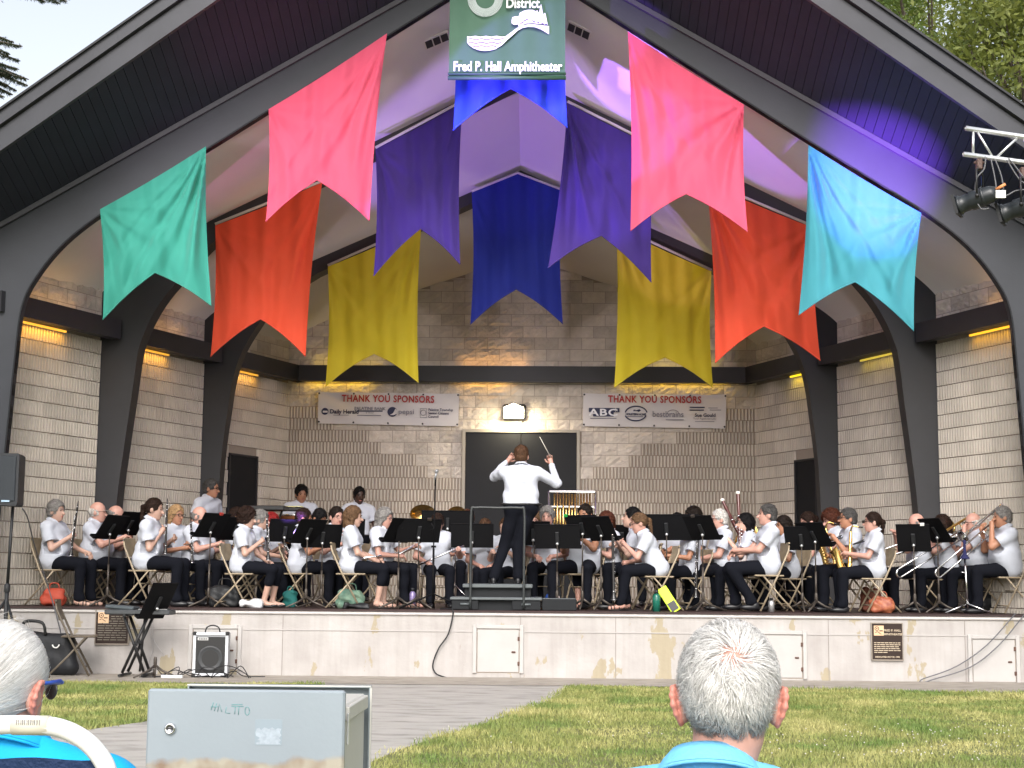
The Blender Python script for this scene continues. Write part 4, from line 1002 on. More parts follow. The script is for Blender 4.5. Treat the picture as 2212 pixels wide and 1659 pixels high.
# ------------------------------------------------------------------ people: smooth distance-field bodies
def smin(a, b, k):
    h = np.clip(.5+.5*(b-a)/k, 0, 1); return b*(1-h)+a*h-k*h*(1-h)
class Field:
    def __init__(s, lo, hi, h):
        s.lo = np.array(lo, float); s.h = h; s.n = np.maximum(4, np.ceil((np.array(hi)-s.lo)/h).astype(int)+1)
        s.v = np.full(s.n, 1.0, np.float32)
    def sub(s, lo, hi):
        a = np.clip(np.floor((np.array(lo)-s.lo)/s.h).astype(int), 0, s.n); b = np.clip(np.ceil((np.array(hi)-s.lo)/s.h).astype(int)+1, 0, s.n)
        if np.any(b <= a): return None
        ax = [s.lo[i]+np.arange(a[i], b[i])*s.h for i in range(3)]
        X, Y, Z = np.meshgrid(*ax, indexing='ij', sparse=True)
        return (slice(a[0], b[0]), slice(a[1], b[1]), slice(a[2], b[2])), X, Y, Z
    def cap(s, a, b, ra, rb=None, k=.03, cut=False):
        rb = ra if rb is None else rb; a = np.array(a, float); b = np.array(b, float); m = max(ra, rb)+k+.03
        g = s.sub(np.minimum(a, b)-m, np.maximum(a, b)+m)
        if g is None: return s
        sl, X, Y, Z = g; ab = b-a; L = max(ab @ ab, 1e-9)
        t = np.clip(((X-a[0])*ab[0]+(Y-a[1])*ab[1]+(Z-a[2])*ab[2])/L, 0, 1)
        d = np.sqrt((X-a[0]-t*ab[0])**2+(Y-a[1]-t*ab[1])**2+(Z-a[2]-t*ab[2])**2)-(ra+(rb-ra)*t)
        s.v[sl] = -smin(-s.v[sl], d, k) if cut else smin(s.v[sl], d, k); return s
    def ell(s, c, r, k=.02, R_=None, cut=False):
        c = np.array(c, float); r = np.array(r, float); m = r.max()+k+.03
        g = s.sub(c-m, c+m)
        if g is None: return s
        sl, X, Y, Z = g; P = [X-c[0], Y-c[1], Z-c[2]]
        if R_ is not None: P = [R_[0][i]*P[0]+R_[1][i]*P[1]+R_[2][i]*P[2] for i in range(3)]
        k0 = np.sqrt((P[0]/r[0])**2+(P[1]/r[1])**2+(P[2]/r[2])**2)+1e-6
        k1 = np.sqrt((P[0]/r[0]**2)**2+(P[1]/r[1]**2)**2+(P[2]/r[2]**2)**2)+1e-6
        d = k0*(k0-1)/k1
        s.v[sl] = -smin(-s.v[sl], d, k) if cut else smin(s.v[sl], d, k); return s
    def wrinkle(s, amp, f=22, ph=0.0):
        X, Y, Z = np.meshgrid(*[s.lo[i]+np.arange(s.n[i])*s.h for i in range(3)], indexing='ij', sparse=True)
        s.v += amp*(np.sin(X*f+Z*f*.8+2*np.sin(Z*f*.4+ph)+ph)+.7*np.sin(Y*f*1.3-Z*f*1.1+ph*2+1.5*np.sin(X*f*.5))+.5*np.sin(Z*f*2.1+X*f*.7+ph)); return s
    def mesh(s):
        v = s.v; ins = v < 0; nx, ny, nz = v.shape
        cnt = np.zeros((nx-1, ny-1, nz-1), np.int8)
        offs = [(i, j, k) for i in (0, 1) for j in (0, 1) for k in (0, 1)]
        for (i, j, k) in offs: cnt += ins[i:nx-1+i, j:ny-1+j, k:nz-1+k]
        act = (cnt > 0) & (cnt < 8); I = np.argwhere(act)
        if len(I) == 0: return np.zeros((0, 3)), np.zeros((0, 4), int)
        ids = np.full(act.shape, -1, np.int32); ids[act] = np.arange(len(I))
        acc = np.zeros((len(I), 3)); w_ = np.zeros(len(I))
        for a in offs:
            for ax in range(3):
                if a[ax]: continue
                b = list(a); b[ax] = 1
                va = v[I[:, 0]+a[0], I[:, 1]+a[1], I[:, 2]+a[2]]; vb = v[I[:, 0]+b[0], I[:, 1]+b[1], I[:, 2]+b[2]]
                m = (va < 0) != (vb < 0); t = np.where(m, va/np.where(va-vb == 0, 1, va-vb), 0)
                p = np.array(a, float)[None, :].repeat(len(I), 0); p[:, ax] += t
                acc[m] += p[m]; w_[m] += 1
        V = s.lo+(I+acc/w_[:, None])*s.h
        Fs = []
        for ax in range(3):
            o1, o2 = [(1, 2), (2, 0), (0, 1)][ax]
            sl0 = [slice(0, n) for n in (nx, ny, nz)]; sl1 = list(sl0)
            sl0[ax] = slice(0, v.shape[ax]-1); sl1[ax] = slice(1, v.shape[ax])
            A_ = ins[tuple(sl0)]; B_ = ins[tuple(sl1)]; E = np.argwhere(A_ != B_)
            E = E[(E[:, o1] > 0) & (E[:, o2] > 0) & (E[:, o1] < v.shape[o1]-1) & (E[:, o2] < v.shape[o2]-1)]
            if len(E) == 0: continue
            f = A_[E[:, 0], E[:, 1], E[:, 2]]
            def g(d1, d2): q = E.copy(); q[:, o1] -= d1; q[:, o2] -= d2; return ids[q[:, 0], q[:, 1], q[:, 2]]
            Q = np.stack([g(1, 1), g(0, 1), g(0, 0), g(1, 0)], 1); Q[~f] = Q[~f][:, ::-1]; Fs.append(Q)
        Fq = np.concatenate(Fs); Fq = Fq[(Fq >= 0).all(1)]
        return V, Fq
def rotz(a): c, s_ = math.cos(a), math.sin(a); return np.array([[c, -s_, 0], [s_, c, 0], [0, 0, 1.]])
def rotx(a): c, s_ = math.cos(a), math.sin(a); return np.array([[1, 0, 0], [0, c, -s_], [0, s_, c]])
def roty(a): c, s_ = math.cos(a), math.sin(a); return np.array([[c, 0, s_], [0, 1, 0], [-s_, 0, c]])
A = lambda *p: np.array(p, float)
SK = dict(fair=(.50, .31, .24), pink=(.52, .285, .225), tan=(.42, .20, .12), mid=(.36, .17, .10), dark=(.055, .026, .017), pale=(.66, .40, .31))
_sk = {}
def skin(k):
    if k not in _sk: _sk[k] = mat('skin_'+k, SK[k], .5, noise=.08, nscale=12); _sk[k].node_tree.nodes['Principled BSDF'].inputs['Subsurface Weight'].default_value = 0.0
    return _sk[k]
HC = dict(grey=(.20, .19, .18), white=(.52, .50, .47), dark=(.012, .008, .006), brown=(.075, .038, .020), blond=(.32, .20, .10), red=(.22, .014, .014), auburn=(.065, .02, .011), salt=(.065, .062, .06), black=(.005, .0045, .005), ltbrown=(.115, .065, .035), dkbrown=(.020, .010, .007))
_hc = {}
def hairm(k):
    if k not in _hc: _hc[k] = mat('hair_'+k, HC[k], .6, noise=.5, nscale=45, bump=.8, bscale=60, spec=.15)
    return _hc[k]
def ik(S_, T_, l1, l2, pole):
    d = T_-S_; L = np.linalg.norm(d); L = min(max(L, abs(l1-l2)+.02), (l1+l2)*.995); dn = d/max(np.linalg.norm(d), 1e-6); T_ = S_+dn*L
    a = (l1*l1-l2*l2+L*L)/(2*L); h = math.sqrt(max(l1*l1-a*a, 0)); p = pole-dn*(pole @ dn); p /= max(np.linalg.norm(p), 1e-6)
    return S_+dn*a+p*h, T_
def hand(b, wr, el, side, tgt_axis=None, curl=1.0, sc=1.0):
    """palm already in the field; five fingers and a thumb as bent tubes that close on the thing held"""
    d = wr-el; d = d/np.linalg.norm(d)
    ax = np.array(tgt_axis, float) if tgt_axis is not None else A(side, 0, 0); ax = ax/np.linalg.norm(ax)
    n_ = np.cross(d, ax); 
    if np.linalg.norm(n_) < .1: n_ = A(0, 0, -1)
    n_ /= np.linalg.norm(n_); lat = np.cross(n_, d); lat /= np.linalg.norm(lat)
    if (n_ @ A(-side*.6, -.2, -.6)) < 0: n_ = -n_
    base = wr+d*.075*sc
    for i, L in enumerate((.062, .072, .068, .052)):
        q = base+lat*(i-1.5)*.019*sc; p = [q]; dd = d.copy(); L *= sc
        for j in range(3):
            th = curl*(.55+.25*j); dd = dd*math.cos(th)+n_*math.sin(th); p.append(p[-1]+dd*L*(.45, .32, .24)[j])
        b.tube(p, [.0095*sc, .0088*sc, .008*sc, .006*sc], 6)
    q = wr+d*.03*sc+lat*(-.03)*sc; dd = d*.6-lat*.7+n_*.35; dd /= np.linalg.norm(dd)
    b.tube([q, q+dd*.035*sc, q+dd*.05*sc+d*.02*sc+n_*.015*sc], [.012*sc, .0105*sc, .007*sc], 6)

PEOPLE = {}
def person(key, px, py, Y, face, label, pose='seat', hair='short', hc='brown', sk='fair', lean=4, hy=0, hp=8, wide=1.0, belly=0.0, fem=False,
           hands=None, grip=None, legs=None, capri=False, glasses=None, mask=False, sleeve='short', knees=None, feet=None, sc=None, seat=.45, group='seated musicians of the band', curl=1.0, shoes='closed', cat='person', poles=None, curls=None, shirtc=None, res=1.0, floor=None, neckl=.128, headx=0.0):
    """px, py: centre of the head in the photograph; face: 0 = towards the picture's right, 90 = away from the camera, -90 = towards it"""
    hd = at(px, py, Y); zf = floor if floor is not None else (ZS if pose != 'podium' else ZPOD)
    lr = R(lean); u = A(0, math.sin(lr), math.cos(lr))
    stand = pose in ('stand', 'podium')
    pel = A(0, 0, .97 if stand else seat+.09)
    if sc is None:
        zh = (pel+u*.5)[2]+neckl*math.cos(lr*.5)
        sc = min(max((hd.z-zf)/zh, .86), 1.12)
    neck = pel+u*.50; uh = A(0, math.sin(lr*.45), math.cos(lr*.45)); head = neck+uh*neckl+A(headx, .028, 0)
    ang = R(face-90); RZ = rotz(ang)
    off = RZ @ (head*sc); loc = A(hd.x-off[0], Y-off[1], zf)
    dz = hd.z-zf-head[2]*sc
    root = empty('person', tuple(loc), ang, label, cat, group); root.scale = (sc, sc, sc)
    sh = (.165 if fem else .185)*(.5+.5*wide)
    SL, SR_ = neck-u*.075+A(-sh, 0, 0), neck-u*.075+A(sh, 0, 0)
    hands = hands or ((-.10, .34, .64), (.10, .34, .64))
    WL, WR = A(*hands[0]), A(*hands[1]); pl = poles or ((-.6, -.3, -1), (.6, -.3, -1))
    EL, WL = ik(SL, WL, .28, .25, A(*pl[0])); ER, WR = ik(SR_, WR, .28, .25, A(*pl[1]))
    if stand:
        hipL, hipR = pel+A(-.09, 0, -.04), pel+A(.09, 0, -.04)
        K = knees or ((-.12, .02, .49), (.12, .02, .49)); Fe = feet or ((-.14, -.02, .09), (.14, -.02, .09))
    else:
        hipL, hipR = A(-.09, .03, seat+.08), A(.09, .03, seat+.08)
        K = knees or ((-.13, .44, seat+.06), (.13, .44, seat+.06)); Fe = feet or ((-.13, .44, .08), (.13, .42, .08))
    KL, KR = A(*K[0]), A(*K[1]); FL, FR = A(*Fe[0]), A(*Fe[1])
    # ---- skin
    RH = rotz(R(hy)) @ rotx(R(-hp)); hs_ = 1.07 if res == 1.0 else 1.0
    H = lambda x, y, z: head+RH @ (A(x, y, z)*hs_)
    pts = np.array([head, neck, SL, SR_, EL, ER, WL, WR, pel]); lo = pts.min(0)-.2; hi = pts.max(0)+.2
    f = Field(lo, hi, .0115*res)
    f.ell(H(0, -.012, .028), (.076*hs_, .096*hs_, .095*hs_), .01, RH).ell(H(0, .022, -.035), (.060*hs_, .070*hs_, .082*hs_), .03, RH).cap(H(0, .062, -.088), H(0, .05, -.08), .026, k=.02)
    f.cap(H(0, .092, .0), H(0, .110, -.026), .010, .017, k=.012)
    for s in (-1, 1): f.ell(H(s*.078, -.008, -.012), (.012, .022, .034), .006, RH); f.ell(H(s*.032, .105, .012), (.019, .014, .012), .012, RH, cut=True)
    f.cap(H(0, -.02, -.07), neck-u*.03, .054 if not fem else .047, .064, k=.03)
    f.cap(SL, SR_, .042, k=.03).cap(neck-u*.14, pel+u*.05, .06, .08, k=.04)
    for (S_, E_, W_) in ((SL, EL, WL), (SR_, ER, WR)):
        t = .042 if fem else .048
        f.cap(S_, E_, t*1.12, t*.92, k=.02).cap(E_, W_, t*.9, .026, k=.02)
        d = (W_-E_)/np.linalg.norm(W_-E_); f.cap(W_+d*.01, W_+d*.06, .026, .034, k=.02)
    V, Q = f.mesh(); b = MB(); b.V = [tuple(p) for p in V]; b.F = [tuple(q) for q in Q.tolist()]; b.S = [True]*len(Q); b.M = [0]*len(Q)
    g = grip or (None, None); cu = curls or (curl, curl)
    hand(b, WL, EL, -1, g[0], cu[0]); hand(b, WR, ER, 1, g[1], cu[1])
    bare = capri or shoes != 'closed'
    if bare:
        f2 = Field(np.minimum(FL, FR)-.25, np.maximum(FL, FR)+np.array([.25, .35, .42]), .013)
        for (k_, t_) in ((KL, FL), (KR, FR)):
            f2.cap(t_+(k_-t_)*.85, t_, .052, .036, k=.02).cap(t_+A(0, -.02, -.03), t_+A(0, .15, -.055), .034, .026, k=.03)
        V2, Q2 = f2.mesh(); n0 = len(b.V); b.V += [tuple(p) for p in V2]; b.F += [tuple(i+n0 for i in q) for q in Q2.tolist()]; b.S += [True]*len(Q2); b.M += [0]*len(Q2)
    b.m = 1
    for s in (-1, 1): b.ball(tuple(H(s*.031, .083, .012)), (.0125, .009, .006), 6, rot=Matrix(RH.tolist()))
    b.m = 3
    for s in (-1, 1): b.tube([H(s*.016, .094, .028), H(s*.033, .094, .034), H(s*.050, .080, .028)], [.0035, .0045, .003], 5)
    b.m = 2; b.tube([H(-.024, .085, -.058), H(0, .096, -.056), H(.024, .085, -.058)], [.003, .0065, .003], 6)
    b.build('body', [skin(sk), M['eye'], M['lip'], hairm(hc if hair not in ('bald',) else 'ltbrown')], root)
    # ---- shirt
    lo = np.minimum(np.minimum(SL, SR_), np.minimum(EL, ER))-.16; lo[2] = min(lo[2], pel[2]-.12); hi = np.maximum(np.maximum(SL, SR_), np.maximum(EL, ER))+.16; hi[2] = neck[2]+.12
    if sleeve == 'long': lo = np.minimum(lo, np.minimum(WL, WR)-.1); hi = np.maximum(hi, np.maximum(WL, WR)+.1)
    lo[1] = min(lo[1], pel[1]-.25); hi[1] = max(hi[1], .28)
    f = Field(lo, hi, .0135*(res*.5+.5)*(.6 if res < 1 else 1)); wd_ = wide*(.95 if fem else 1.05)
    f.cap(neck-u*.085+A(-sh+.02, 0, 0), neck-u*.085+A(sh-.02, 0, 0), .072, k=.05)
    f.cap(pel+u*.34+A(-.07*wd_, .012, 0), pel+u*.34+A(.07*wd_, .012, 0), .126, k=.05)
    for S_ in (SL, SR_): f.cap(neck-u*.01, S_*.8+neck*.2, .066, .070, k=.04)
    if fem: f.ell(pel+u*.30+A(-.068, .085, 0), (.062, .05, .06), .05).ell(pel+u*.30+A(.068, .085, 0), (.062, .05, .06), .05)
    f.cap(pel+u*.16+A(-.055*wd_, .015+belly*.5, 0), pel+u*.16+A(.055*wd_, .015+belly*.5, 0), .132+belly, k=.06)
    f.cap(pel+u*.02+A(-.07*wd_, .0, 0), pel+u*.02+A(.07*wd_, .0, 0), .142, k=.06)
    for (S_, E_, W_) in ((SL, EL, WL), (SR_, ER, WR)):
        e2 = S_+(E_-S_)*.72
        if sleeve == 'short': f.cap(S_, e2, .072, .076, k=.035)
        else: f.cap(S_, E_, .070, .060, k=.03).cap(E_, W_-(W_-E_)*.06, .058, .040, k=.03)
    f.cap(neck-u*.05-A(0, .008, 0), neck+u*.06+A(0, .012, 0), .080, .064, k=.02)
    un = A(0, .42, .91)
    g_ = f.sub(neck-.15, neck+.2)
    if g_:
        sl, X, Y_, Z = g_; c_ = neck+u*.030; pd = (X-c_[0])*un[0]+(Y_-c_[1])*un[1]+(Z-c_[2])*un[2]; rad = np.sqrt((X-c_[0])**2+(Y_-c_[1]+.0)**2)
        f.v[sl] = np.where(rad < .105, np.maximum(f.v[sl], pd), f.v[sl]); f.v[sl] = np.where((Z-neck[2]) > .055, 1.0, f.v[sl])
    f.wrinkle(.0042, 24, px*.37)
    if sleeve == 'short':
        for (S_, E_) in ((SL, EL), (SR_, ER)):
            dn = (E_-S_)/np.linalg.norm(E_-S_); c = S_+(E_-S_)*.66
            g_ = f.sub(c-.13, c+.19)
            if g_:
                sl, X, Y_, Z = g_; pd = (X-c[0])*dn[0]+(Y_-c[1])*dn[1]+(Z-c[2])*dn[2]
                rad = np.sqrt((X-c[0]-pd*dn[0])**2+(Y_-c[1]-pd*dn[1])**2+(Z-c[2]-pd*dn[2])**2)
                f.v[sl] = np.where(rad < .11, np.maximum(f.v[sl], pd), f.v[sl])
    if stand:
        g_ = f.sub(pel-.45, pel+np.array([.45, .45, .06]))
        if g_: sl, X, Y_, Z = g_; f.v[sl] = np.where(np.sqrt((X-pel[0])**2+(Y_-pel[1])**2) < .3, np.maximum(f.v[sl], pel[2]+.035-Z), f.v[sl])
    V, Q = f.mesh(); meshobj('shirt', V, Q, shirtc or M['shirt'], root, smooth=True)
    if sleeve == 'short':
        for (S_, E_) in ((SL, EL), (SR_, ER)):
            b = MB(); dn = Vector((E_-S_)/np.linalg.norm(E_-S_)); c_ = Vector(S_+(E_-S_)*.655); q1 = dn.orthogonal().normalized(); q2 = dn.cross(q1)
            b.tube([c_+(q1*math.cos(a)+q2*math.sin(a))*.0755 for a in np.linspace(0, 6.283, 19)[:-1]], .0055, 5, closed=True); b.build('sleeve_hem', shirtc or M['shirt'], root)
    b = MB(); cc = neck+u*.030; un = A(0, .42, .91); un /= np.linalg.norm(un); e1 = A(1, 0, 0); e2_ = np.cross(un, e1); rows = []
    for k_ in range(25):
        a = R(90)+R(22)+(R(360)-R(44))*k_/24; dr = e1*math.cos(a)+e2_*math.sin(a)
        rows.append([cc+dr*.062+un*.006, cc+dr*.067+un*.012, cc+dr*.080-un*.004, cc+dr*.094-un*.024+A(0, 0, -.004)])
    b.grid(rows, True); b.grid([[p+un*.004 for p in r_] for r_ in rows], True, True); b.tube([r_[3] for r_ in rows], .0035, 5)
    b.build('collar', shirtc or M['shirt'], root)
    # ---- trousers
    P_ = np.array([hipL, hipR, KL, KR, FL, FR]); lo = P_.min(0)-.22; hi = P_.max(0)+.22
    f = Field(lo, hi, .0155)
    f.cap(pel+A(-.075*wd_, 0, -.0), pel+A(.075*wd_, 0, -.0), .125 if stand else .105, k=.04)
    for (h_, k_, t_) in ((hipL, KL, FL), (hipR, KR, FR)):
        f.cap(h_, k_, .094*(.6+.4*wide), .072, k=.03)
        e_ = k_+(t_-k_)*(.42 if capri else .93)
        f.cap(k_, e_, .072, .064 if capri else .060, k=.02)
        if not capri: f.cap(e_+(k_-e_)*.1, e_+A(0, .03, -.01), .060, .056, k=.02)
    f.wrinkle(.003, 17, py*.2); V, Q = f.mesh(); meshobj('trousers', V, Q, M['trousers'], root, smooth=True)
    if stand:
        b = MB(); b.tube([pel+A(.198*wd_*math.cos(a), .128*math.sin(a), .032) for a in np.linspace(0, 6.283, 22)[:-1]], .014, 6, closed=True); b.build('belt', M['shoe'], root)
    # ---- shoes
    b = MB()
    for t_ in (FL, FR):
        if shoes == 'closed':
            b.ball(tuple(t_+A(0, .045, -.045)), (.042, .125, .038), 9); b.ball(tuple(t_+A(0, -.015, -.025)), (.038, .055, .055), 8)
        elif shoes == 'flats': b.ball(tuple(t_+A(0, .06, -.068)), (.042, .13, .018), 8); b.ball(tuple(t_+A(0, .13, -.06)), (.038, .05, .024), 6)
        else:
            b.ball(tuple(t_+A(0, .06, -.08)), (.046, .13, .010), 8)
            for q in (.03, .09, .13): b.tube([t_+A(-.038, q, -.07), t_+A(-.02, q+.01, -.022), t_+A(.02, q-.01, -.022), t_+A(.038, q, -.07)], .007, 5)
            b.tube([t_+A(-.034, -.02, -.06), t_+A(0, -.055, -.01), t_+A(.034, -.02, -.06)], .006, 5)
    b.build('shoes' if shoes != 'sandals' else 'sandals', M['shoe'], root)
    # ---- hair
    if hair != 'bald':
        f = Field(head-A(.2, .24, .34), head+A(.2, .2, .2), .0095)
        if hair == 'fringe':     # bald on top, hair round the sides
            f.ell(H(0, -.020, .006), (.090, .107, .076), .008, RH); f.ell(H(0, .035, .085), (.090, .13, .085), .008, RH, cut=True); f.ell(H(0, .09, -.02), (.10, .085, .13), .006, RH, cut=True)
        else:
            t = dict(short=.007, curly=.026, bob=.014, pony=.006, long=.012, cap=.006, thick=.015)[hair]
            f.ell(H(0, -.016, .034), ((.078+t)*hs_, (.098+t)*hs_, (.096+t)*hs_), .01, RH)
            if hair in ('short', 'curly', 'thick', 'cap'): f.ell(H(0, -.05, -.03), (.072+t*.6, .060+t, .060), .02, RH)
            if hair == 'curly':
                r_ = random.Random(int(px)); 
                for _ in range(34):
                    a, e = r_.uniform(0, 6.28), r_.uniform(-.35, 1.35); q = A(math.cos(a)*math.cos(e)*.088, math.sin(a)*math.cos(e)*.104-.02, math.sin(e)*.10+.03)
                    if q[1] > .06 and q[2] < .085: continue
                    f.ell(H(*q), (.026, .026, .026), .012)
            if hair == 'bob':
                for s in (-1, 1): f.cap(H(s*.070, -.012, .02), H(s*.078, -.008, -.115), .032, .030, k=.03)
                f.cap(H(0, -.075, 0), H(0, -.07, -.115), .060, .050, k=.04); f.cap(H(-.05, -.06, -.1), H(.05, -.06, -.1), .04, k=.03)
            if hair == 'long':
                for s in (-1, 1): f.cap(H(s*.062, -.03, .01), H(s*.075, -.03, -.21), .036, .028, k=.03)
                f.cap(H(0, -.075, 0), H(0, -.085, -.23), .060, .045, k=.04)
            if hair == 'pony':
                f.cap(H(0, -.10, .035), H(0, -.135, .01), .028, .03, k=.02); f.cap(H(0, -.135, .01), H(.01, -.125, -.17), .032, .016, k=.02)
            f.ell(H(0, .090, -.036), (.080, .072, .118), .006, RH, cut=True)     # face opening
            if hair in ('short', 'thick', 'cap', 'pony'):
                for s in (-1, 1): f.ell(H(s*.092, .012, -.045), (.03, .05, .055), .006, RH, cut=True)
        f.wrinkle(.0028 if hair != 'curly' else .005, 75, px); V, Q = f.mesh()
        r2_ = np.random.default_rng(int(px)); ns = 900; iv = r2_.integers(0, len(V), ns); p_ = V[iv]; nrm_ = p_-(head+RH @ A(0, -.02, .02)); nrm_ /= np.linalg.norm(nrm_, axis=1)[:, None]
        tn = np.array([0, 0, -1.0])+ (RH @ A(0, -.5, 0))[None, :]+r2_.normal(0, .45 if hair != 'curly' else 1.0, (ns, 3)); tn -= nrm_*(tn*nrm_).sum(1)[:, None]; tn /= np.linalg.norm(tn, axis=1)[:, None]; sd = np.cross(tn, nrm_)*.0016
        ls = r2_.uniform(.012, .034, ns)[:, None]; lf = r2_.uniform(.001, .006 if hair != 'curly' else .012, ns)[:, None]
        rows_ = [p_-nrm_*.001, p_+tn*ls*.5+nrm_*lf, p_+tn*ls+nrm_*lf*.4]; W3 = np.stack([rows_[0]-sd, rows_[0]+sd, rows_[1]-sd, rows_[1]+sd, rows_[2]-sd*.2, rows_[2]+sd*.2], 1).reshape(-1, 3)
        i_ = len(V)+np.arange(ns)[:, None]*6; Q = np.concatenate([Q, np.concatenate([i_+0, i_+1, i_+3, i_+2], 1), np.concatenate([i_+2, i_+3, i_+5, i_+4], 1)]); V = np.concatenate([V, W3])
        meshobj('hair', V, Q, hairm(hc), root, smooth=True)
    if glasses:
        b = MB(); gm_ = M['black'] if glasses != 'wire' else M['standmetal']; r0 = .0035 if glasses != 'wire' else .002
        for s in (-1, 1):
            b.tube([H(s*.032+.025*math.cos(a), .108, .010+.018*math.sin(a)) for a in np.linspace(0, 6.283, 13)[:-1]], r0, 5, closed=True)
            b.tube([H(s*.057, .106, .014), H(s*.080, .03, .012), H(s*.082, -.01, .008)], r0, 5)
        b.tube([H(-.008, .112, .012), H(.008, .112, .012)], r0, 5); g = b.build('glasses', gm_, root)
        if glasses == 'sun':
            b = MB(); [b.ball(tuple(H(s*.032, .108, .010)), (.025, .004, .018), 6, rot=Matrix(RH.tolist())) for s in (-1, 1)]; b.build('lens', M['lens'], g)
    if mask:
        f = Field(head-A(.16, .16, .2), head+A(.16, .2, .1), .009); f.ell(H(0, .030, -.048), (.066, .082, .066), .01, RH); f.ell(H(0, -.05, -.05), (.1, .08, .12), .005, RH, cut=True)
        V, Q = f.mesh(); meshobj('face_mask', V, Q, M['black'], root, smooth=True)
    root.location.z += 0
    PEOPLE[key] = dict(root=root, sc=sc, face=face, loc=loc, RZ=RZ, H=H, WL=WL, WR=WR, SL=SL, head=head, seat=seat, K=(KL, KR), F=(FL, FR), pel=pel, label=label)
    return PEOPLE[key]
def wpt(k, p):
    P = PEOPLE[k]; return Vector(P['loc']+P['RZ'] @ (np.array(p, float)*P['sc']))
ZPOD = ZS+.30
# ------------------------------------------------------------------ instruments, stands, chairs
def along(p, q):
    p, q = Vector(p), Vector(q); z = (q-p).normalized(); return p, (q-p).length, z.to_track_quat('Z', 'Y').to_matrix()
def thingat(name, p, label, cat, group=None): return empty(name, tuple(p), 0, label, cat, group)
def clarinet(top, bot, label, bass=False):
    p, L, r = along(top, bot); o = thingat('clarinet', (Vector(top)+Vector(bot))/2, label, 'clarinet', 'clarinets'); c = p-Vector(o.location); s = 1.35 if bass else 1
    g = lambda *v: c+r @ Vector(v)
    b = MB(); b.lathe([(.0, 0), (.005, 0), (.011, .07), (.0125, .08)], c, r, 10); b.build('mouthpiece', M['ebony'], o)
    b = MB(); b.lathe([(.0125*s, .08), (.0135*s, .30), (.0145*s, L-.12), (.018*s, L-.07), (.030*s, L-.02), (.036*s, L), (.030*s, L-.003), (.0, L-.06)], c, r, 14); b.build('tube', M['ebony'], o)
    b = MB()
    for z in (.078, .145, L*.48, L*.5, L-.115): b.lathe([(.0135*s, z), (.0165*s, z+.002), (.0165*s, z+.007), (.0135*s, z+.009)], c, r, 12)
    b.lathe([(.0365*s, L-.004), (.0378*s, L-.002), (.0365*s, L+.001)], c, r, 14)
    for i in range(9):
        z = .19+i*(L-.33)/9; b.ball(g(.016*s*(1 if i % 2 else -.4), .014*s, z), (.009, .005, .009), 5, rot=r); b.tube([g(.012*s, .013*s, z), g(.016*s, .017*s, z+.045)], .0028, 4)
    b.tube([g(.017*s, .008, .18), g(.018*s, .008, L*.45)], .003, 4); b.tube([g(.017*s, .008, L*.52), g(.018*s, .008, L-.14)], .003, 4)
    b.build('keywork', M['silver'], o); return o
def flute(p0, p1, label, dark=False):
    p, L, r = along(p0, p1); o = thingat('flute', (Vector(p0)+Vector(p1))/2, label, 'flute', 'flutes'); c = p-Vector(o.location)
    b = MB(); b.lathe([(.0, 0), (.0125, 0), (.0125, L), (.0, L)], c, r, 12); b.lathe([(.0125, .19), (.016, .193), (.016, .225), (.0125, .228)], c, r, 12); b.build('tube', M['silver'], o)
    b = MB()
    for i in range(12): b.ball(c+r @ Vector((0, .014, .27+i*.03)), (.010, .005, .010), 6, rot=r)
    b.tube([c+r @ Vector((.012, .012, .26)), c+r @ Vector((.012, .012, L-.06))], .003, 5); b.build('keywork', M['silver'], o)
    b = MB(); b.ball(c+r @ Vector((0, .013, .08)), (.013, .006, .018), 6, rot=r); b.build('lip_plate', M['silver'], o); return o
def bassoon(top, bot, mouth, label):
    p, L, r = along(top, bot); o = thingat('bassoon', (Vector(top)+Vector(bot))/2, label, 'bassoon', 'bassoons'); c = p-Vector(o.location); g = lambda *v: c+r @ Vector(v)
    b = MB(); b.lathe([(.014, -.006), (.021, 0), (.024, .03), (.022, .04), (.0225, .34), (.027, .36), (.027, .44), (.024, .46), (.027, L-.45), (.030, L-.42)], c, r, 14)
    b.lathe([(.016, .46), (.019, .47), (.022, L-.45)], g(.045, 0, 0), r, 12)
    b.add([g(x, y, z) for z in (L-.45, L) for (x, y) in ((-.03, -.028), (.07, -.028), (.07, .028), (-.03, .028))], [(0, 1, 2, 3), (7, 6, 5, 4), (0, 4, 5, 1), (1, 5, 6, 2), (2, 6, 7, 3), (3, 7, 4, 0)])
    b.build('tube', M['maple'], o)
    b = MB(); b.lathe([(.010, -.012), (.026, -.012), (.030, .0), (.030, .018), (.024, .026)], c, r, 16); b.build('ivory_ring', M['ivory'], o)
    b = MB()
    for z in (.34, .46, .80, L-.45, L-.02): b.lathe([(.028, z), (.031, z+.003), (.031, z+.012), (.028, z+.015)], c, r, 14)
    for i in range(12): b.ball(g(.02, .03, .5+i*(L-.6)/12), (.011, .006, .011), 5, rot=r); b.tube([g(-.01, .03, .5+i*(L-.6)/12), g(-.01, .032, .55+i*(L-.6)/12)], .003, 4)
    m_ = Vector(mouth)-Vector(o.location); q = g(.045, 0, .46); b.tube([q, q+(r @ Vector((0, 0, -.12))), (q+m_)/2+Vector((0, 0, .10)), m_], [.006, .005, .004, .003], 6)
    b.build('keywork', M['silver'], o); return o
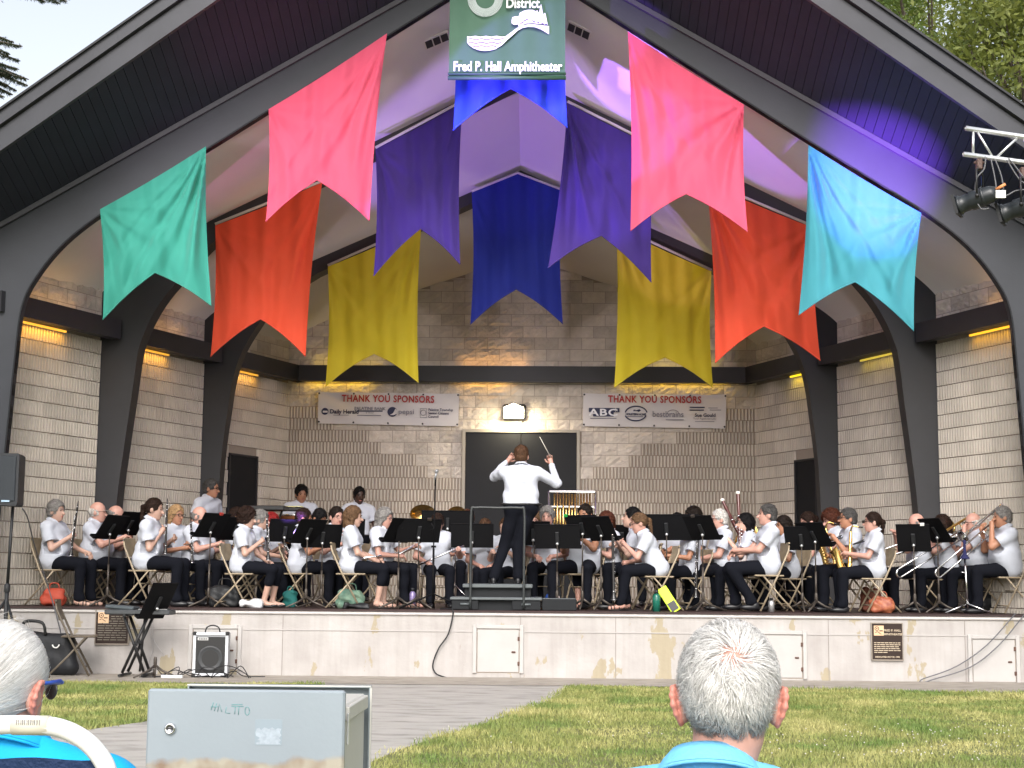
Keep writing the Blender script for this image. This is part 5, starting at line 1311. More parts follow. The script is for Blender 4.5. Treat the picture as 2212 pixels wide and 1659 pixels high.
def tubepath(P, k=6): 
    P = [Vector(p) for p in P]; out = []
    for i in range(len(P)-1):
        p0, p1, p2, p3 = P[max(i-1, 0)], P[i], P[i+1], P[min(i+2, len(P)-1)]
        for j in range(k):
            t = j/k; out.append(.5*((2*p1)+(-p0+p2)*t+(2*p0-5*p1+4*p2-p3)*t*t+(-p0+3*p1-3*p2+p3)*t**3))
    out.append(P[-1]); return out
def sax(K_, label, org=(.10, .20, .62), s=1.0, baritone=False):
    """built in the player's own frame: neck at the mouth, bell forward"""
    P = PEOPLE[K_]; o = thingat('saxophone', wpt(K_, org), label, 'saxophone', 'saxophones'); base = Vector(o.location); W_ = lambda *v: wpt(K_, v)-base
    mth = P['RZ'].T @ (np.array(P['H'](0, .115, -.058))*1.0) if False else P['H'](0, .115, -.058)
    x, y, z = org
    b = MB(); pts = tubepath([W_(mth[0], mth[1]+.05, mth[2]-.0), W_(mth[0]+.02, mth[1]+.13, mth[2]+.015), W_(mth[0]+.05, mth[1]+.15, mth[2]-.06)])
    b.tube(pts, [.008+.006*i/len(pts) for i in range(len(pts))], 8, caps=False)
    a0 = A(mth[0]+.05, mth[1]+.15, mth[2]-.06); a1 = A(x, y, z)
    pts = tubepath([W_(*a0), W_(*(a0*.5+a1*.5)), W_(*a1), W_(x+.015, y+.05, z-.055), W_(x+.02, y+.105, z-.02), W_(x+.03, y+.135, z+.10), W_(x+.04, y+.165, z+.19), W_(x+.045, y+.20, z+.235)])
    n_ = len(pts); rs = [lerp(.014, .036, min(1, i/(n_*.62))) if i < n_*.62 else lerp(.036, .062, ((i/n_-.62)/.38)**2) for i in range(n_)]; rs[-1] = .072
    b.tube(pts, [q*s for q in rs], 14, caps=False); b.build('horn_body', M['brass'], o)
    b = MB()
    for i in range(4, int(n_*.9), 2):
        q = pts[i]; b.ball(q+Vector((0, -rs[i]*.9, 0)), (.018, .007, .018), 6); b.tube([q+Vector((rs[i], -.01, 0)), q+Vector((rs[i]+.008, -.01, .06))], .0035, 4)
    b.build('keywork', M['oldbrass'], o)
    b = MB(); b.tube([W_(mth[0], mth[1]-.0, mth[2]), W_(mth[0], mth[1]+.06, mth[2])], [.009, .012], 8); b.build('mouthpiece', M['ebony'], o)
    b = MB(); h = P['H'](0, -.06, -.11); b.tube(tubepath([W_(h[0]-.055, h[1]+.01, h[2]-.02), W_(h[0]-.05, h[1]+.10, h[2]-.10), W_(a0[0], a0[1]-.03, a0[2]-.16), W_(h[0]+.055, h[1]+.10, h[2]-.08), W_(h[0]+.06, h[1]+.01, h[2]-.02)], 4), .009, 5); b.build('neck_strap', M['black'], o)
    return o
def trombone(mouth, end, up, label, m_=None, bell_back=.50, bell_fwd=.20):
    """mouth -> end: line of the hand slide; the bell tube runs beside it"""
    m_ = m_ or M['brass']; mo, e = Vector(mouth), Vector(end); d = (e-mo).normalized(); u = Vector(up); u = (u-d*u.dot(d)).normalized(); sd_ = d.cross(u)
    o = thingat('trombone', (mo+e)/2, label, 'trombone', 'trombones'); c = Vector(o.location); L = (e-mo).length; g = lambda a, b_, s_=0: mo+d*a+u*b_+sd_*s_-c
    b = MB(); b.tube([g(.02, 0), g(L-.05, 0)], .0115, 8); b.tube([g(.05, -.11), g(L-.05, -.11)], .0115, 8)
    b.tube([g(L-.05, 0)]+[g(L-.05+.055*math.sin(a), -.055+.055*math.cos(a)) for a in np.linspace(.2, math.pi-.2, 8)]+[g(L-.05, -.11)], .012, 8)
    for a in (.16, .24): b.tube([g(a, 0), g(a, -.11)], .009, 6)
    b.build('hand_slide', M['silver'] if m_ is M['silver'] else M['chrome'], o)
    b = MB(); ox = .10
    P = [g(.05, -.085), g(-.10, -.085, ox*.3), g(-bell_back+.12, -.085, ox*.6)]
    P += [g(-bell_back+.10-.06*math.sin(a), -.085+.075-.075*math.cos(a), ox*(.6+.4*a/math.pi)) for a in np.linspace(.2, math.pi-.2, 7)]
    P += [g(-bell_back+.12, .065, ox), g(-.1, .065, ox), g(.1, .065, ox)]
    b.tube(P, [.012+.008*max(0, i-9)/3 for i in range(len(P))], 8, caps=False)
    pr = [(.018, 0), (.019, .08), (.022, .16), (.027, .22), (.048, .265), (.085, .295), (.108, .303), (.108, .300), (.083, .291), (.045, .26), (.02, .2)]
    b.lathe(pr, g(.1, .065, ox), d.to_track_quat('Z', 'Y').to_matrix(), 22)
    b.tube([g(-.05, -.085, ox*.2), g(-.05, .065, ox)], .006, 6); b.build('bell', m_, o)
    b = MB(); b.lathe([(.004, -.02), (.011, -.02), (.012, -.005), (.006, .02), (.007, .05)], mo-c, d.to_track_quat('Z', 'Y').to_matrix(), 10); b.build('mouthpiece', M['silver'], o); return o
def trumpet(mouth, end, label, m_=None):
    m_ = m_ or M['silver']; mo, e = Vector(mouth), Vector(end); d = (e-mo).normalized(); u = Vector((0, 0, -1)); u = (u-d*u.dot(d)).normalized()
    o = thingat('trumpet', (mo+e)/2, label, 'trumpet', 'trumpets'); c = Vector(o.location); L = (e-mo).length; g = lambda a, b_, s_=0: mo+d*a+u*b_-c
    b = MB(); b.tube([g(.03, 0), g(L*.85, 0)]+[g(L*.85+.05*math.sin(a), .045-.045*math.cos(a)) for a in np.linspace(.3, 2.8, 6)]+[g(L*.85, .09), g(.14, .09)]+[g(.14-.05*math.sin(a), .045+.045*math.cos(a)) for a in np.linspace(.3, 2.8, 6)]+[g(.14, 0), g(L*.6, 0)], .0065, 7)
    b.lathe([(.007, 0), (.01, .07), (.02, .12), (.038, .15), (.062, .165), (.06, .162)], g(L*.75, 0), d.to_track_quat('Z', 'Y').to_matrix(), 18); b.build('horn_body', m_, o)
    b = MB()
    for k in range(3): b.tube([g(L*.40+k*.03, -.06), g(L*.40+k*.03, .12)], .011, 8)
    b.build('valves', m_, o); return o
def horn(c0, ax, R_, label):
    o = thingat('french_horn', c0, label, 'french horn', 'french horns'); ax = Vector(ax).normalized(); r = ax.to_track_quat('Z', 'Y').to_matrix()
    b = MB()
    for k, q in enumerate((1, .86, .7)): b.tube([r @ Vector((R_*q*math.cos(a), R_*q*math.sin(a), .012*k)) for a in np.linspace(0, 6.283, 26)[:-1]], .008, 7, closed=True)
    p = tubepath([r @ Vector(v) for v in ((R_, 0, 0), (R_*.7, -R_*.9, -.02), (0, -R_*1.25, -.03), (-R_*.9, -R_*1.35, -.03), (-R_*1.7, -R_*1.2, -.03))]); n = len(p)
    rr = [.009+.03*(i/n)**2.2 for i in range(n)]; rr[-3:] = [.06, .10, .145]; b.tube(p, rr, 18, caps=False); b.build('horn_body', M['brass'], o)
    b = MB(); [b.tube([r @ Vector((-.03+.035*k, -.02, -.03)), r @ Vector((-.03+.035*k, -.02, .05))], .016, 8) for k in range(3)]; b.tube([r @ Vector((0, R_, 0)), r @ Vector((R_*.5, R_*1.6, .02))], .006, 6); b.build('valves', M['oldbrass'], o); return o

def music_stand(px, py, Y, yaw, label, w=.50, h=None, tilt=None, base=True, papers=0, pole=None, clip=None, lamp=False, by=None):
    side_ = abs(math.cos(R(yaw))) > .6; h = h or (.38 if side_ else .33); w *= .92; tilt = tilt or (36 if side_ else 24)
    c = at(px, py, Y); o = empty('music_stand', (c.x, Y, ZS), 0, label, 'music stand', 'black music stands of the band'); zc = c.z-ZS
    r = Matrix.Rotation(R(yaw-90), 3, 'Z')          # local +y = direction the desk faces (towards its player)
    rt = r @ Matrix.Rotation(R(tilt), 3, 'X')       # top leans away from the player
    P = lambda x, y, z: r @ Vector((x, y, z))
    D = lambda x, y, z: Vector((0, 0, zc)) + rt @ Vector((x, y, z))
    b = MB(); b.box(D(0, 0, 0), (w, .008, h), rt, bev=.003); b.box(D(0, .0, h/2-.006), (w, .018, .012), rt, bev=.003)
    b.build('desk', M['standmetal'], o)
    b = MB(); b.box(D(0, .035, -h/2+.005), (w, .07, .01), rt); b.box(D(0, .068, -h/2+.018), (w, .006, .026), rt); b.build('shelf', M['standmetal'], o)
    b = MB(); b.box(D(0, -.016, -.02), (.05, .026, .17), rt, bev=.006); b.build('desk_bracket', M['blackplastic'], o)
    b = MB(); b.ball(D(0, -.035, -.09), (.020, .020, .020), 8); b.build('tilt_knob', M['aluminium'], o)
    b = MB(); q = D(0, -.035, -.09); q0 = Vector((q.x, q.y, .16)); b.tube([q, Vector((q.x, q.y, q.z*.55))], .0085, 8); b.tube([Vector((q.x, q.y, q.z*.58)), q0], .0135, 8); b.lathe([(.016, .12), (.022, .13), (.022, .22), (.015, .25)], (q.x, q.y, 0), None, 10); b.build('pole', M['polegrey'], o)
    if base:
        for k in range(3):
            a = R(yaw+180+k*120+20); b = MB(); b.tube([Vector((q.x, q.y, .15)), Vector((q.x+.10*math.cos(a), q.y+.10*math.sin(a), .085)), Vector((q.x+.30*math.cos(a), q.y+.30*math.sin(a), .012))], [.016, .014, .010], 7); b.build('leg', M['polegrey'], o)
    for k in range(papers):
        b = MB(); b.box(D(-.11+.2*k, .012+.004*k, .02), (.22, .003, .30), rt @ Matrix.Rotation(R(2-3*k), 3, 'Y')); tag(b.build('sheet_music', M['paper'], o))
    if clip: b = MB(); b.box(D(clip[0]*w, -.01, h/2), (.05, .03, .03), rt); b.build('clip', clip[1], o)
    return o
CH = {}
def chair_proto():
    o = empty('folding_chair', (0, 0, 0), 0, 'x', 'folding chair', 'tan folding chairs under the musicians')
    W_ = .215
    for s in (-1, 1):
        b = MB(); b.tube([(s*W_*.93, -.235, .80), (s*W_, -.225, .74), (s*W_, -.10, .47), (s*W_, .15, .012)], .0125, 7); b.build('frame_leg', M['tan'], o)
        b = MB(); b.tube([(s*(W_-.03), .10, .435), (s*(W_-.03), -.09, .22), (s*(W_-.03), -.29, .012)], .0115, 7); b.build('cross_leg', M['tan'], o)
    b = MB(); n = 9; Pg = []
    for i in range(n+1):
        x = -W_+2*W_*i/n; bow = .03*(1-(2*i/n-1)**2); Pg.append([(x, -.235-bow, .83), (x, -.225-bow, .74), (x, -.185-bow, .62)])
    b.grid(Pg, True); b.grid([[(p[0], p[1]+.012, p[2]) for p in r] for r in Pg], True, True); b.tube([r[0] for r in Pg], .011, 6); b.tube([r[2] for r in Pg], .007, 6); b.build('backrest', M['tan'], o)
    b = MB(); b.box((0, .02, .437), (W_*2-.03, .38, .022), bev=.01); b.build('seat', M['tan'], o)
    b = MB(); b.tube([(-W_+.03, -.235, .075), (W_-.03, -.235, .075)], .009, 6); b.tube([(-W_, .095, .10), (W_, .095, .10)], .009, 6); b.tube([(-W_, .0, .28), (W_, .0, .28)], .007, 6); b.build('rung', M['tan'], o)
    return o
def copy_tree(o, parent=None):
    c = o.copy(); C.objects.link(c); c.parent = parent
    for ch in list(o.children): copy_tree(ch, c)
    return c
def chair_for(key, label, m_=None, dy=0.0):
    P = PEOPLE[key]
    if 'p' not in CH: CH['p'] = chair_proto(); o = CH['p']
    else: o = copy_tree(CH['p'])
    p = wpt(key, (0, dy, 0)); o.location = (p.x, p.y, ZS); o.rotation_euler = (0, 0, R(P['face']-90)); k = P['sc']; o.scale = (1, 1, min(1.06, max(.9, k)))
    o['label'] = label; return o

# ------------------------------------------------------------------ the band
RC = dict(hands=((-.13, .36, .66), (.05, .21, .84)), grip=(None, (0, 0, 1)))        # clarinet standing on the lap, near hand round it
PLAYC = dict(hands=((-.03, .27, .90), (.05, .33, .78)), poles=((-1, -.2, -.7), (1, -.2, -.7)))
LC = dict(hands=((-.05, .21, .84), (.13, .36, .66)), grip=((0, 0, 1), None))
def cl(k, t, b_, lab, **kw): return clarinet(wpt(k, t), wpt(k, b_), lab, **kw)
# --- far side of the picture, first rows (they look towards the conductor)
person('A1', 122, 1105, 20.25, -12, 'grey haired woman in white polo beside the brick wall, clarinet upright on her lap', hair='thick', hc='grey', sk='fair', fem=True, wide=1.2, belly=.035, hp=2, hy=-8, shoes='sandals', lean=-3, **RC)
cl('A1', (.03, .31, 1.30), (.03, .24, .62), 'black clarinet held upright by the grey haired woman next to the block wall')
person('A2', 212, 1107, 20.75, -5, 'bald man with wire glasses and white moustache in a white polo', hair='fringe', hc='white', sk='pink', glasses='wire', wide=1.15, belly=.06, hp=4, lean=2, hands=((-.12, .40, .80), (.10, .40, .84)))
person('A3', 250, 1114, 21.3, 5, 'bald man mostly hidden by two music stands, playing a clarinet', hair='fringe', hc='grey', sk='pink', glasses='wire', hp=20, wide=1.1, belly=.03, **PLAYC)
cl('A3', (.02, .14, 1.14), (.02, .52, 1.0), 'clarinet of the man hidden by music stands')
person('A4', 334, 1101, 20.3, -4, 'dark haired woman with low ponytail and black neck strap holding a clarinet', hair='pony', hc='dkbrown', sk='fair', fem=True, wide=1.1, belly=.02, hp=8, lean=6, hands=((-.12, .28, .80), (.06, .19, .88)), grip=((0, 0, 1), (0, 0, 1)))
cl('A4', (.03, .25, 1.30), (.03, .25, .63), 'black clarinet held upright before the face of the ponytailed woman')
person('A5', 381, 1114, 20.9, -38, 'blond long haired woman with dark glasses holding a clarinet', hair='long', hc='blond', sk='tan', fem=True, glasses='black', hp=4, hands=((-.06, .26, .80), (.05, .28, .74)))
cl('A5', (-.02, .34, 1.14), (.0, .42, .55), 'clarinet slanting down from the hands of the blond woman')
person('B1', 432, 1116, 21.0, -20, 'balding man wearing a black face mask and white polo', hair='fringe', hc='grey', sk='pink', mask=True, wide=1.2, belly=.05, hp=6, hands=((-.10, .36, .74), (.08, .38, .80)))
person('B2', 457, 1056, 23.2, -25, 'grey haired man with thick dark glasses standing by the black column', pose='stand', hair='short', hc='salt', sk='tan', glasses='black', wide=1.1, lean=14, hy=10, hp=6, hands=((-.22, .26, .95), (.22, .26, .95)), group='percussion players standing at the back')
person('B4', 513, 1118, 21.6, 5, 'dark haired musician half hidden behind the curly haired woman', hair='short', hc='dkbrown', sk='tan', wide=1.1, hands=((-.1, .3, .75), (.12, .3, .75)))
person('B5', 534, 1120, 20.05, -6, 'woman with dark curly hair in white polo playing a clarinet', hair='curly', hc='dkbrown', sk='fair', fem=True, wide=1.1, hp=8, lean=3, capri=True, shoes='flats', hands=((-.08, .34, .60), (.05, .24, .84)), grip=(None, (0, 0, 1)), knees=((-.12, .46, .50), (.12, .46, .50)), feet=((-.10, .40, .09), (.08, .34, .09)))
cl('B5', (.03, .33, 1.24), (.03, .37, .62), 'black clarinet upright in the hand of the curly haired woman')
person('B6', 564, 1124, 20.75, -6, 'short grey haired woman behind the curly haired clarinettist', hair='thick', hc='grey', sk='fair', fem=True, hp=6, hands=((-.06, .32, .80), (.05, .36, .68)))
cl('B6', (.0, .28, 1.05), (.02, .56, .58), 'clarinet slanting down before the short grey haired woman')
person('B7', 587, 1129, 21.6, -35, 'red haired woman with glasses peering between two clarinettists', hair='thick', hc='red', sk='pink', fem=True, glasses='wire', hands=((-.1, .3, .75), (.1, .3, .75)))
person('B8', 651, 1068, 25.2, -68, 'young man with dark fringe standing at the rear wall', pose='stand', hair='thick', hc='black', sk='mid', lean=3, hy=0, hp=12, hands=((-.22, .28, 1.0), (.22, .28, 1.0)), group='percussion players standing at the back')
person('B9', 657, 1121, 20.7, 4, 'woman with slicked dark brown hair in profile behind two stands', hair='short', hc='dkbrown', sk='tan', fem=True, hp=4, lean=4, wide=1.1, belly=.02, hands=((-.03, .30, .90), (.05, .34, .80)))
cl('B9', (.0, .15, 1.12), (.02, .50, .72), 'clarinet played behind the crossed music stands')
person('B10', 690, 1121, 21.9, -40, 'dark haired musician with bowed head behind the stand', hair='short', hc='black', sk='mid', hp=30, hands=((-.1, .3, .75), (.1, .3, .75)))
person('B11', 727, 1117, 21.2, -55, 'dark haired woman with round glasses beside the blond bobbed flutist', hair='pony', hc='dark', sk='pink', fem=True, glasses='wire', hands=((-.05, .26, .92), (.06, .30, .80)))
person('C0', 776, 1071, 25.2, -68, 'bearded dark skinned man standing at the rear wall', pose='stand', hair='cap', hc='black', sk='dark', lean=3, hp=10, hands=((-.2, .28, 1.0), (.2, .28, 1.0)), group='percussion players standing at the back')
person('C1', 764, 1117, 20.05, 2, 'woman with straight blond bob and white polo, flute across her lap', hair='bob', hc='ltbrown', sk='fair', fem=True, wide=.95, hp=6, capri=True, shoes='sandals', lean=0, hands=((-.12, .33, .64), (.03, .30, .62)), feet=((-.10, .42, .09), (.08, .36, .09)))
person('C2', 831, 1120, 20.35, -22, 'grey bobbed woman with glasses holding a silver flute low', hair='bob', hc='grey', sk='pink', fem=True, wide=1.1, glasses='wire', hp=12, shoes='sandals', belly=.01, hands=((-.22, .38, .80), (.06, .30, .68)), feet=((-.12, .42, .09), (.08, .40, .09)))
flute(wpt('C1', (.16, .18, .64)), wpt('C1', (-.30, .62, .72)), 'silver flute resting across the lap of the blond bobbed woman')
flute(wpt('C2', (.10, .26, .66)), wpt('C2', (-.34, .50, .90)), 'silver flute held low by the grey bobbed woman')
person('C3', 945, 1128, 20.8, -78, 'musician with lowered head behind a music stand, holding a flute over the lap', hair='short', hc='dkbrown', sk='pink', hp=30, lean=6, wide=1.05, hands=((-.28, .26, .80), (.16, .24, .62)), group='seated musicians of the band', sc=.97)
flute(wpt('C3', (.30, .26, .58)), wpt('C3', (-.34, .34, .86)), 'silver flute held over the lap under the microphone stand')
person('C4', 1010, 1100, 24.2, -80, 'young man with brown hair and glasses in front of the black doors', hair='thick', hc='auburn', sk='pink', glasses='black', hands=((-.1, .3, .7), (.1, .3, .7)))
person('C6', 1048, 1132, 21.2, -85, 'musician hidden by the podium stands, only arms and shirt showing', hair='short', hc='brown', sk='pink', hp=10, hands=((-.1, .26, .62), (.1, .26, .62)), shirtc=None, sc=.93)
person('C5', 1092, 1133, 21.0, -120, 'musician seen between the legs of the conductor', hair='short', hc='brown', sk='fair', hp=10, hands=((-.12, .3, .85), (.05, .34, .8)), sc=.93, wide=.95)
# --- conductor
person('COND', 1126, 977, 20.2, 92, 'conductor seen from behind in long sleeved white shirt and black trousers, baton raised', pose='podium', hair='short', hc='brown', sk='pink', wide=1.2, lean=3, hy=-6, hp=12, sleeve='long', belly=.02, sc=1.06,
       hands=((-.17, .24, 1.55), (.38, .16, 1.51)), poles=((-.75, -.1, -1), (.35, -.2, -1)), knees=((-.20, .06, .49), (-.03, .05, .49)), feet=((-.33, -.02, .09), (-.03, .0, .09)), curls=(.7, 1.35), group='conductor')
hc_ = wpt('COND', (.385, .18, 1.575)); bt = thingat('baton', hc_, 'thin white conducting baton in the raised hand', 'baton'); q = at(1166, 944, 20.0)-hc_
b = MB(); b.tube([Vector((0, 0, 0)), q], [.0065, .0035], 6); b.build('shaft', M['ivory'], bt); b = MB(); b.ball((0, 0, 0), (.014, .014, .018), 7); b.build('grip', M['tan'], bt)
# --- near side of the conductor
person('D0', 1155, 1126, 21.8, -100, 'light haired musician peering over a stand behind the grey haired man', hair='thick', hc='ltbrown', sk='pink', fem=True, glasses='wire', hands=((-.1, .3, .9), (.1, .3, .9)))
person('D1', 1182, 1117, 21.2, -98, 'man with tousled grey hair behind a wide music stand', hair='thick', hc='grey', sk='pink', wide=1.1, hands=((-.12, .28, .66), (.12, .28, .66)))
person('D2', 1264, 1113, 20.9, -118, 'musician with dark hair hidden behind a tilted stand, shirt and spread knees showing', hair='short', hc='dark', sk='mid', lean=-6, wide=1.1, belly=.03, hands=((-.06, .28, .90), (.10, .30, .80)), knees=((-.25, .40, .51), (.22, .42, .51)), feet=((-.22, .38, .09), (.20, .44, .09)))
person('D3', 1309, 1127, 21.1, -150, 'woman with auburn hair, glasses and a knee length black skirt', hair='long', hc='auburn', sk='pink', fem=True, glasses='wire', capri=True, shoes='sandals', hands=((-.04, .30, .80), (.08, .34, .74)), feet=((-.10, .48, .09), (.06, .46, .09)))
person('D5', 1373, 1100, 24.0, -100, 'black haired musician far back behind the leaning young man', hair='thick', hc='black', sk='mid', hands=((-.1, .3, .75), (.1, .3, .75)))
person('D4', 1364, 1119, 20.8, 178, 'young man with dark hair leaning forward in profile', hair='short', hc='black', sk='fair', lean=12, hp=-6, hands=((-.06, .30, .86), (.06, .32, .80)))
person('D6', 1380, 1131, 20.15, 186, 'woman with a light brown ponytail and dark glasses leaning over a bass clarinet', hair='pony', hc='ltbrown', sk='pink', fem=True, lean=24, hp=14, glasses='black', hands=((-.05, .44, .84), (.06, .40, .62)), grip=((0, 0, 1), (0, 0, 1)), shoes='sandals', feet=((-.10, .50, .09), (.12, .40, .09)))
clarinet(at(1323, 1130, 19.95), at(1326, 1296, 19.95), 'tall black bass clarinet standing before the leaning ponytailed woman', bass=True)
person('D7', 1463, 1104, 24.6, -95, 'dark haired musician whose head tops the widest music stand', hair='short', hc='black', sk='mid', hands=((-.1, .3, .75), (.1, .3, .75)))
person('E1', 1490, 1135, 20.8, 196, 'woman with pale pulled back hair and glasses, holding a black bassoon like tube', hair='cap', hc='ltbrown', sk='tan', fem=True, hp=-4, glasses='wire', lean=-2, hands=((-.08, .32, .74), (.08, .30, .70)))
person('E0', 1497, 1112, 22.6, 200, 'dark haired musician farther back, above the pale haired woman', hair='thick', hc='dark', sk='tan', hands=((-.1, .3, .75), (.1, .3, .75)))
person('E2', 1553, 1123, 20.9, 192, 'white haired man with glasses and a black strap at his collar', hair='cap', hc='white', sk='pink', glasses='black', wide=1.1, belly=.03, hp=2, hands=((-.06, .34, .66), (.06, .30, .62)))
clarinet(at(1508, 1135, 20.5), at(1503, 1290, 20.5), 'black bass clarinet held by the white haired man with glasses', bass=True)
person('E3', 1609, 1131, 20.75, 190, 'woman with long black hair playing the bassoon', hair='long', hc='black', sk='pale', fem=True, glasses='black', wide=1.05, hp=-2, lean=2, hands=((-.07, .28, .92), (.10, .26, .66)))
bassoon(at(1594, 1064, 20.9), at(1603, 1245, 20.5), wpt('E3', tuple(PEOPLE['E3']['H'](0, .115, -.058))), 'dark red bassoon standing almost upright above the black haired woman')
person('E5', 1692, 1136, 20.8, 200, 'woman with long dark wavy hair behind the short haired man', hair='long', hc='dark', sk='tan', fem=True, hands=((-.08, .30, .80), (.08, .28, .64)))
person('E4', 1657, 1113, 20.1, 185, 'man with short brown hair in white polo seated in profile with crossed feet', hair='short', hc='salt', sk='pink', wide=1.08, belly=.01, hp=-2, lean=-3, hands=((-.04, .36, .74), (.08, .38, .70)), knees=((-.09, .48, .52), (.10, .46, .50)), feet=((-.10, .20, .10), (.10, .36, .10)))
bassoon(at(1560, 1080, 21.3), at(1640, 1240, 20.75), at(1597, 1126, 21.0), 'dark red bassoon leaning outwards with its pale ring towards the audience')
person('E6', 1745, 1128, 21.6, 205, 'musician bent behind two stands beside the curly haired woman', hair='pony', hc='dkbrown', sk='pink', fem=True, hp=20, hands=((-.08, .30, .90), (.08, .28, .80)))
person('E8', 1795, 1124, 21.7, 195, 'woman with frizzy auburn hair behind the man with grey hair', hair='curly', hc='auburn', sk='pink', fem=True, hp=18, hands=((-.2, .34, .98), (.08, .3, .9)))
person('F1', 1831, 1121, 20.5, 190, 'man with grey dark hair and black glasses holding a tenor saxophone', hair='short', hc='salt', sk='tan', glasses='black', wide=1.1, hp=0, belly=.02, hands=((-.08, .26, .90), (.10, .28, .70)))
person('F2', 1884, 1129, 20.1, 183, 'woman with very long dark ponytail and dark glasses holding a saxophone', hair='pony', hc='dkbrown', sk='pink', fem=True, glasses='sun', wide=1.2, belly=.03, hp=0, lean=-2, hands=((-.06, .33, .76), (.10, .34, .72)))
person('F3', 1979, 1131, 20.9, 188, 'bald man behind a music stand playing the trombone', hair='fringe', hc='grey', sk='pink', wide=1.1, belly=.02, hp=14, hands=((-.06, .24, 1.04), (.04, .34, 1.0)))
person('F4', 2035, 1135, 20.8, 190, 'woman with dark parted hair playing the trombone', hair='bob', hc='dkbrown', sk='pink', fem=True, hp=14, hands=((-.06, .24, 1.04), (.04, .36, .98)))
person('F5', 2101, 1130, 20.6, 192, 'balding white haired man with glasses playing a gold slide trombone', hair='fringe', hc='white', sk='pink', glasses='black', wide=1.15, belly=.04, hp=6, hands=((-.06, .22, 1.06), (.04, .36, .92)))
person('F6', 2164, 1118, 20.15, 184, 'grey haired man at the picture edge raising a silver trombone', hair='short', hc='grey', sk='tan', wide=1.2, belly=.05, hp=4, hands=((-.07, .22, 1.04), (.04, .30, .98)))
# saxophones
for key, lab, org in (('E5', 'gold saxophone in front of the wavy haired woman', (.02, .26, .62)), ('E6', 'gold saxophone pointing its bell down between two stands', (.0, .32, .62)), ('F1', 'gold tenor saxophone held by the man with black glasses', (-.04, .26, .60)), ('F2', 'large gold saxophone held by the woman with the very long ponytail', (-.04, .33, .58))):
    sax(key, lab, org, 1.15 if key == 'F2' else 1.0)
# trombones and trumpet
trombone(wpt('F5', tuple(PEOPLE['F5']['H'](0, .13, -.058))), at(1935, 1233, 19.9), (0, 0, 1), 'gold trombone with its slide stretched down to the lowest point', M['brass'])
trombone(wpt('F6', tuple(PEOPLE['F6']['H'](0, .13, -.058))), at(2018, 1235, 19.85), (0, 0, 1), 'silver trombone nearest the audience', M['silver'])
trombone(wpt('F4', tuple(PEOPLE['F4']['H'](0, .13, -.058))), at(1900, 1190, 20.3), (0, 0, 1), 'brass trombone played by the dark parted haired woman', M['brass'])
horn(at(1986, 1150, 21.3), (-.5, -1, .2), .12, 'brass horn held behind the first trombone music stand')
horn(at(1620, 1150, 21.9), (-.4, -1, .1), .11, 'brass horn glinting behind the bassoon players')

# chairs of everyone seated
CL = dict(A1='under the grey haired woman by the block wall', A4='under the ponytailed clarinettist', B5='under the woman with curly hair', C1='under the blond bobbed flutist', D6='under the woman leaning over the bass clarinet', E4='under the man with crossed feet', F2='under the woman with the very long ponytail', F6='under the man at the picture edge')
for k, P in PEOPLE.items():
    if k in ('B2', 'B8', 'C0', 'COND', 'D5', 'D7', 'C4', 'E0', 'B10', 'B7', 'D0', 'E8'): continue
    who = CL.get(k) or 'of the '+P['label']
    lab = 'tan metal folding chair '+who
    lab = ' '.join(lab.split()[:15])
    while lab.split()[-1] in ('and', 'the', 'a', 'with', 'in', 'behind', 'of', 'to', 'between', 'beside', 'over', 'two', 'under', 'his', 'her', 'on', 'white', 'black', 'grey', 'silver', 'music'): lab = ' '.join(lab.split()[:-1])
    chair_for(k, lab.rstrip(','))

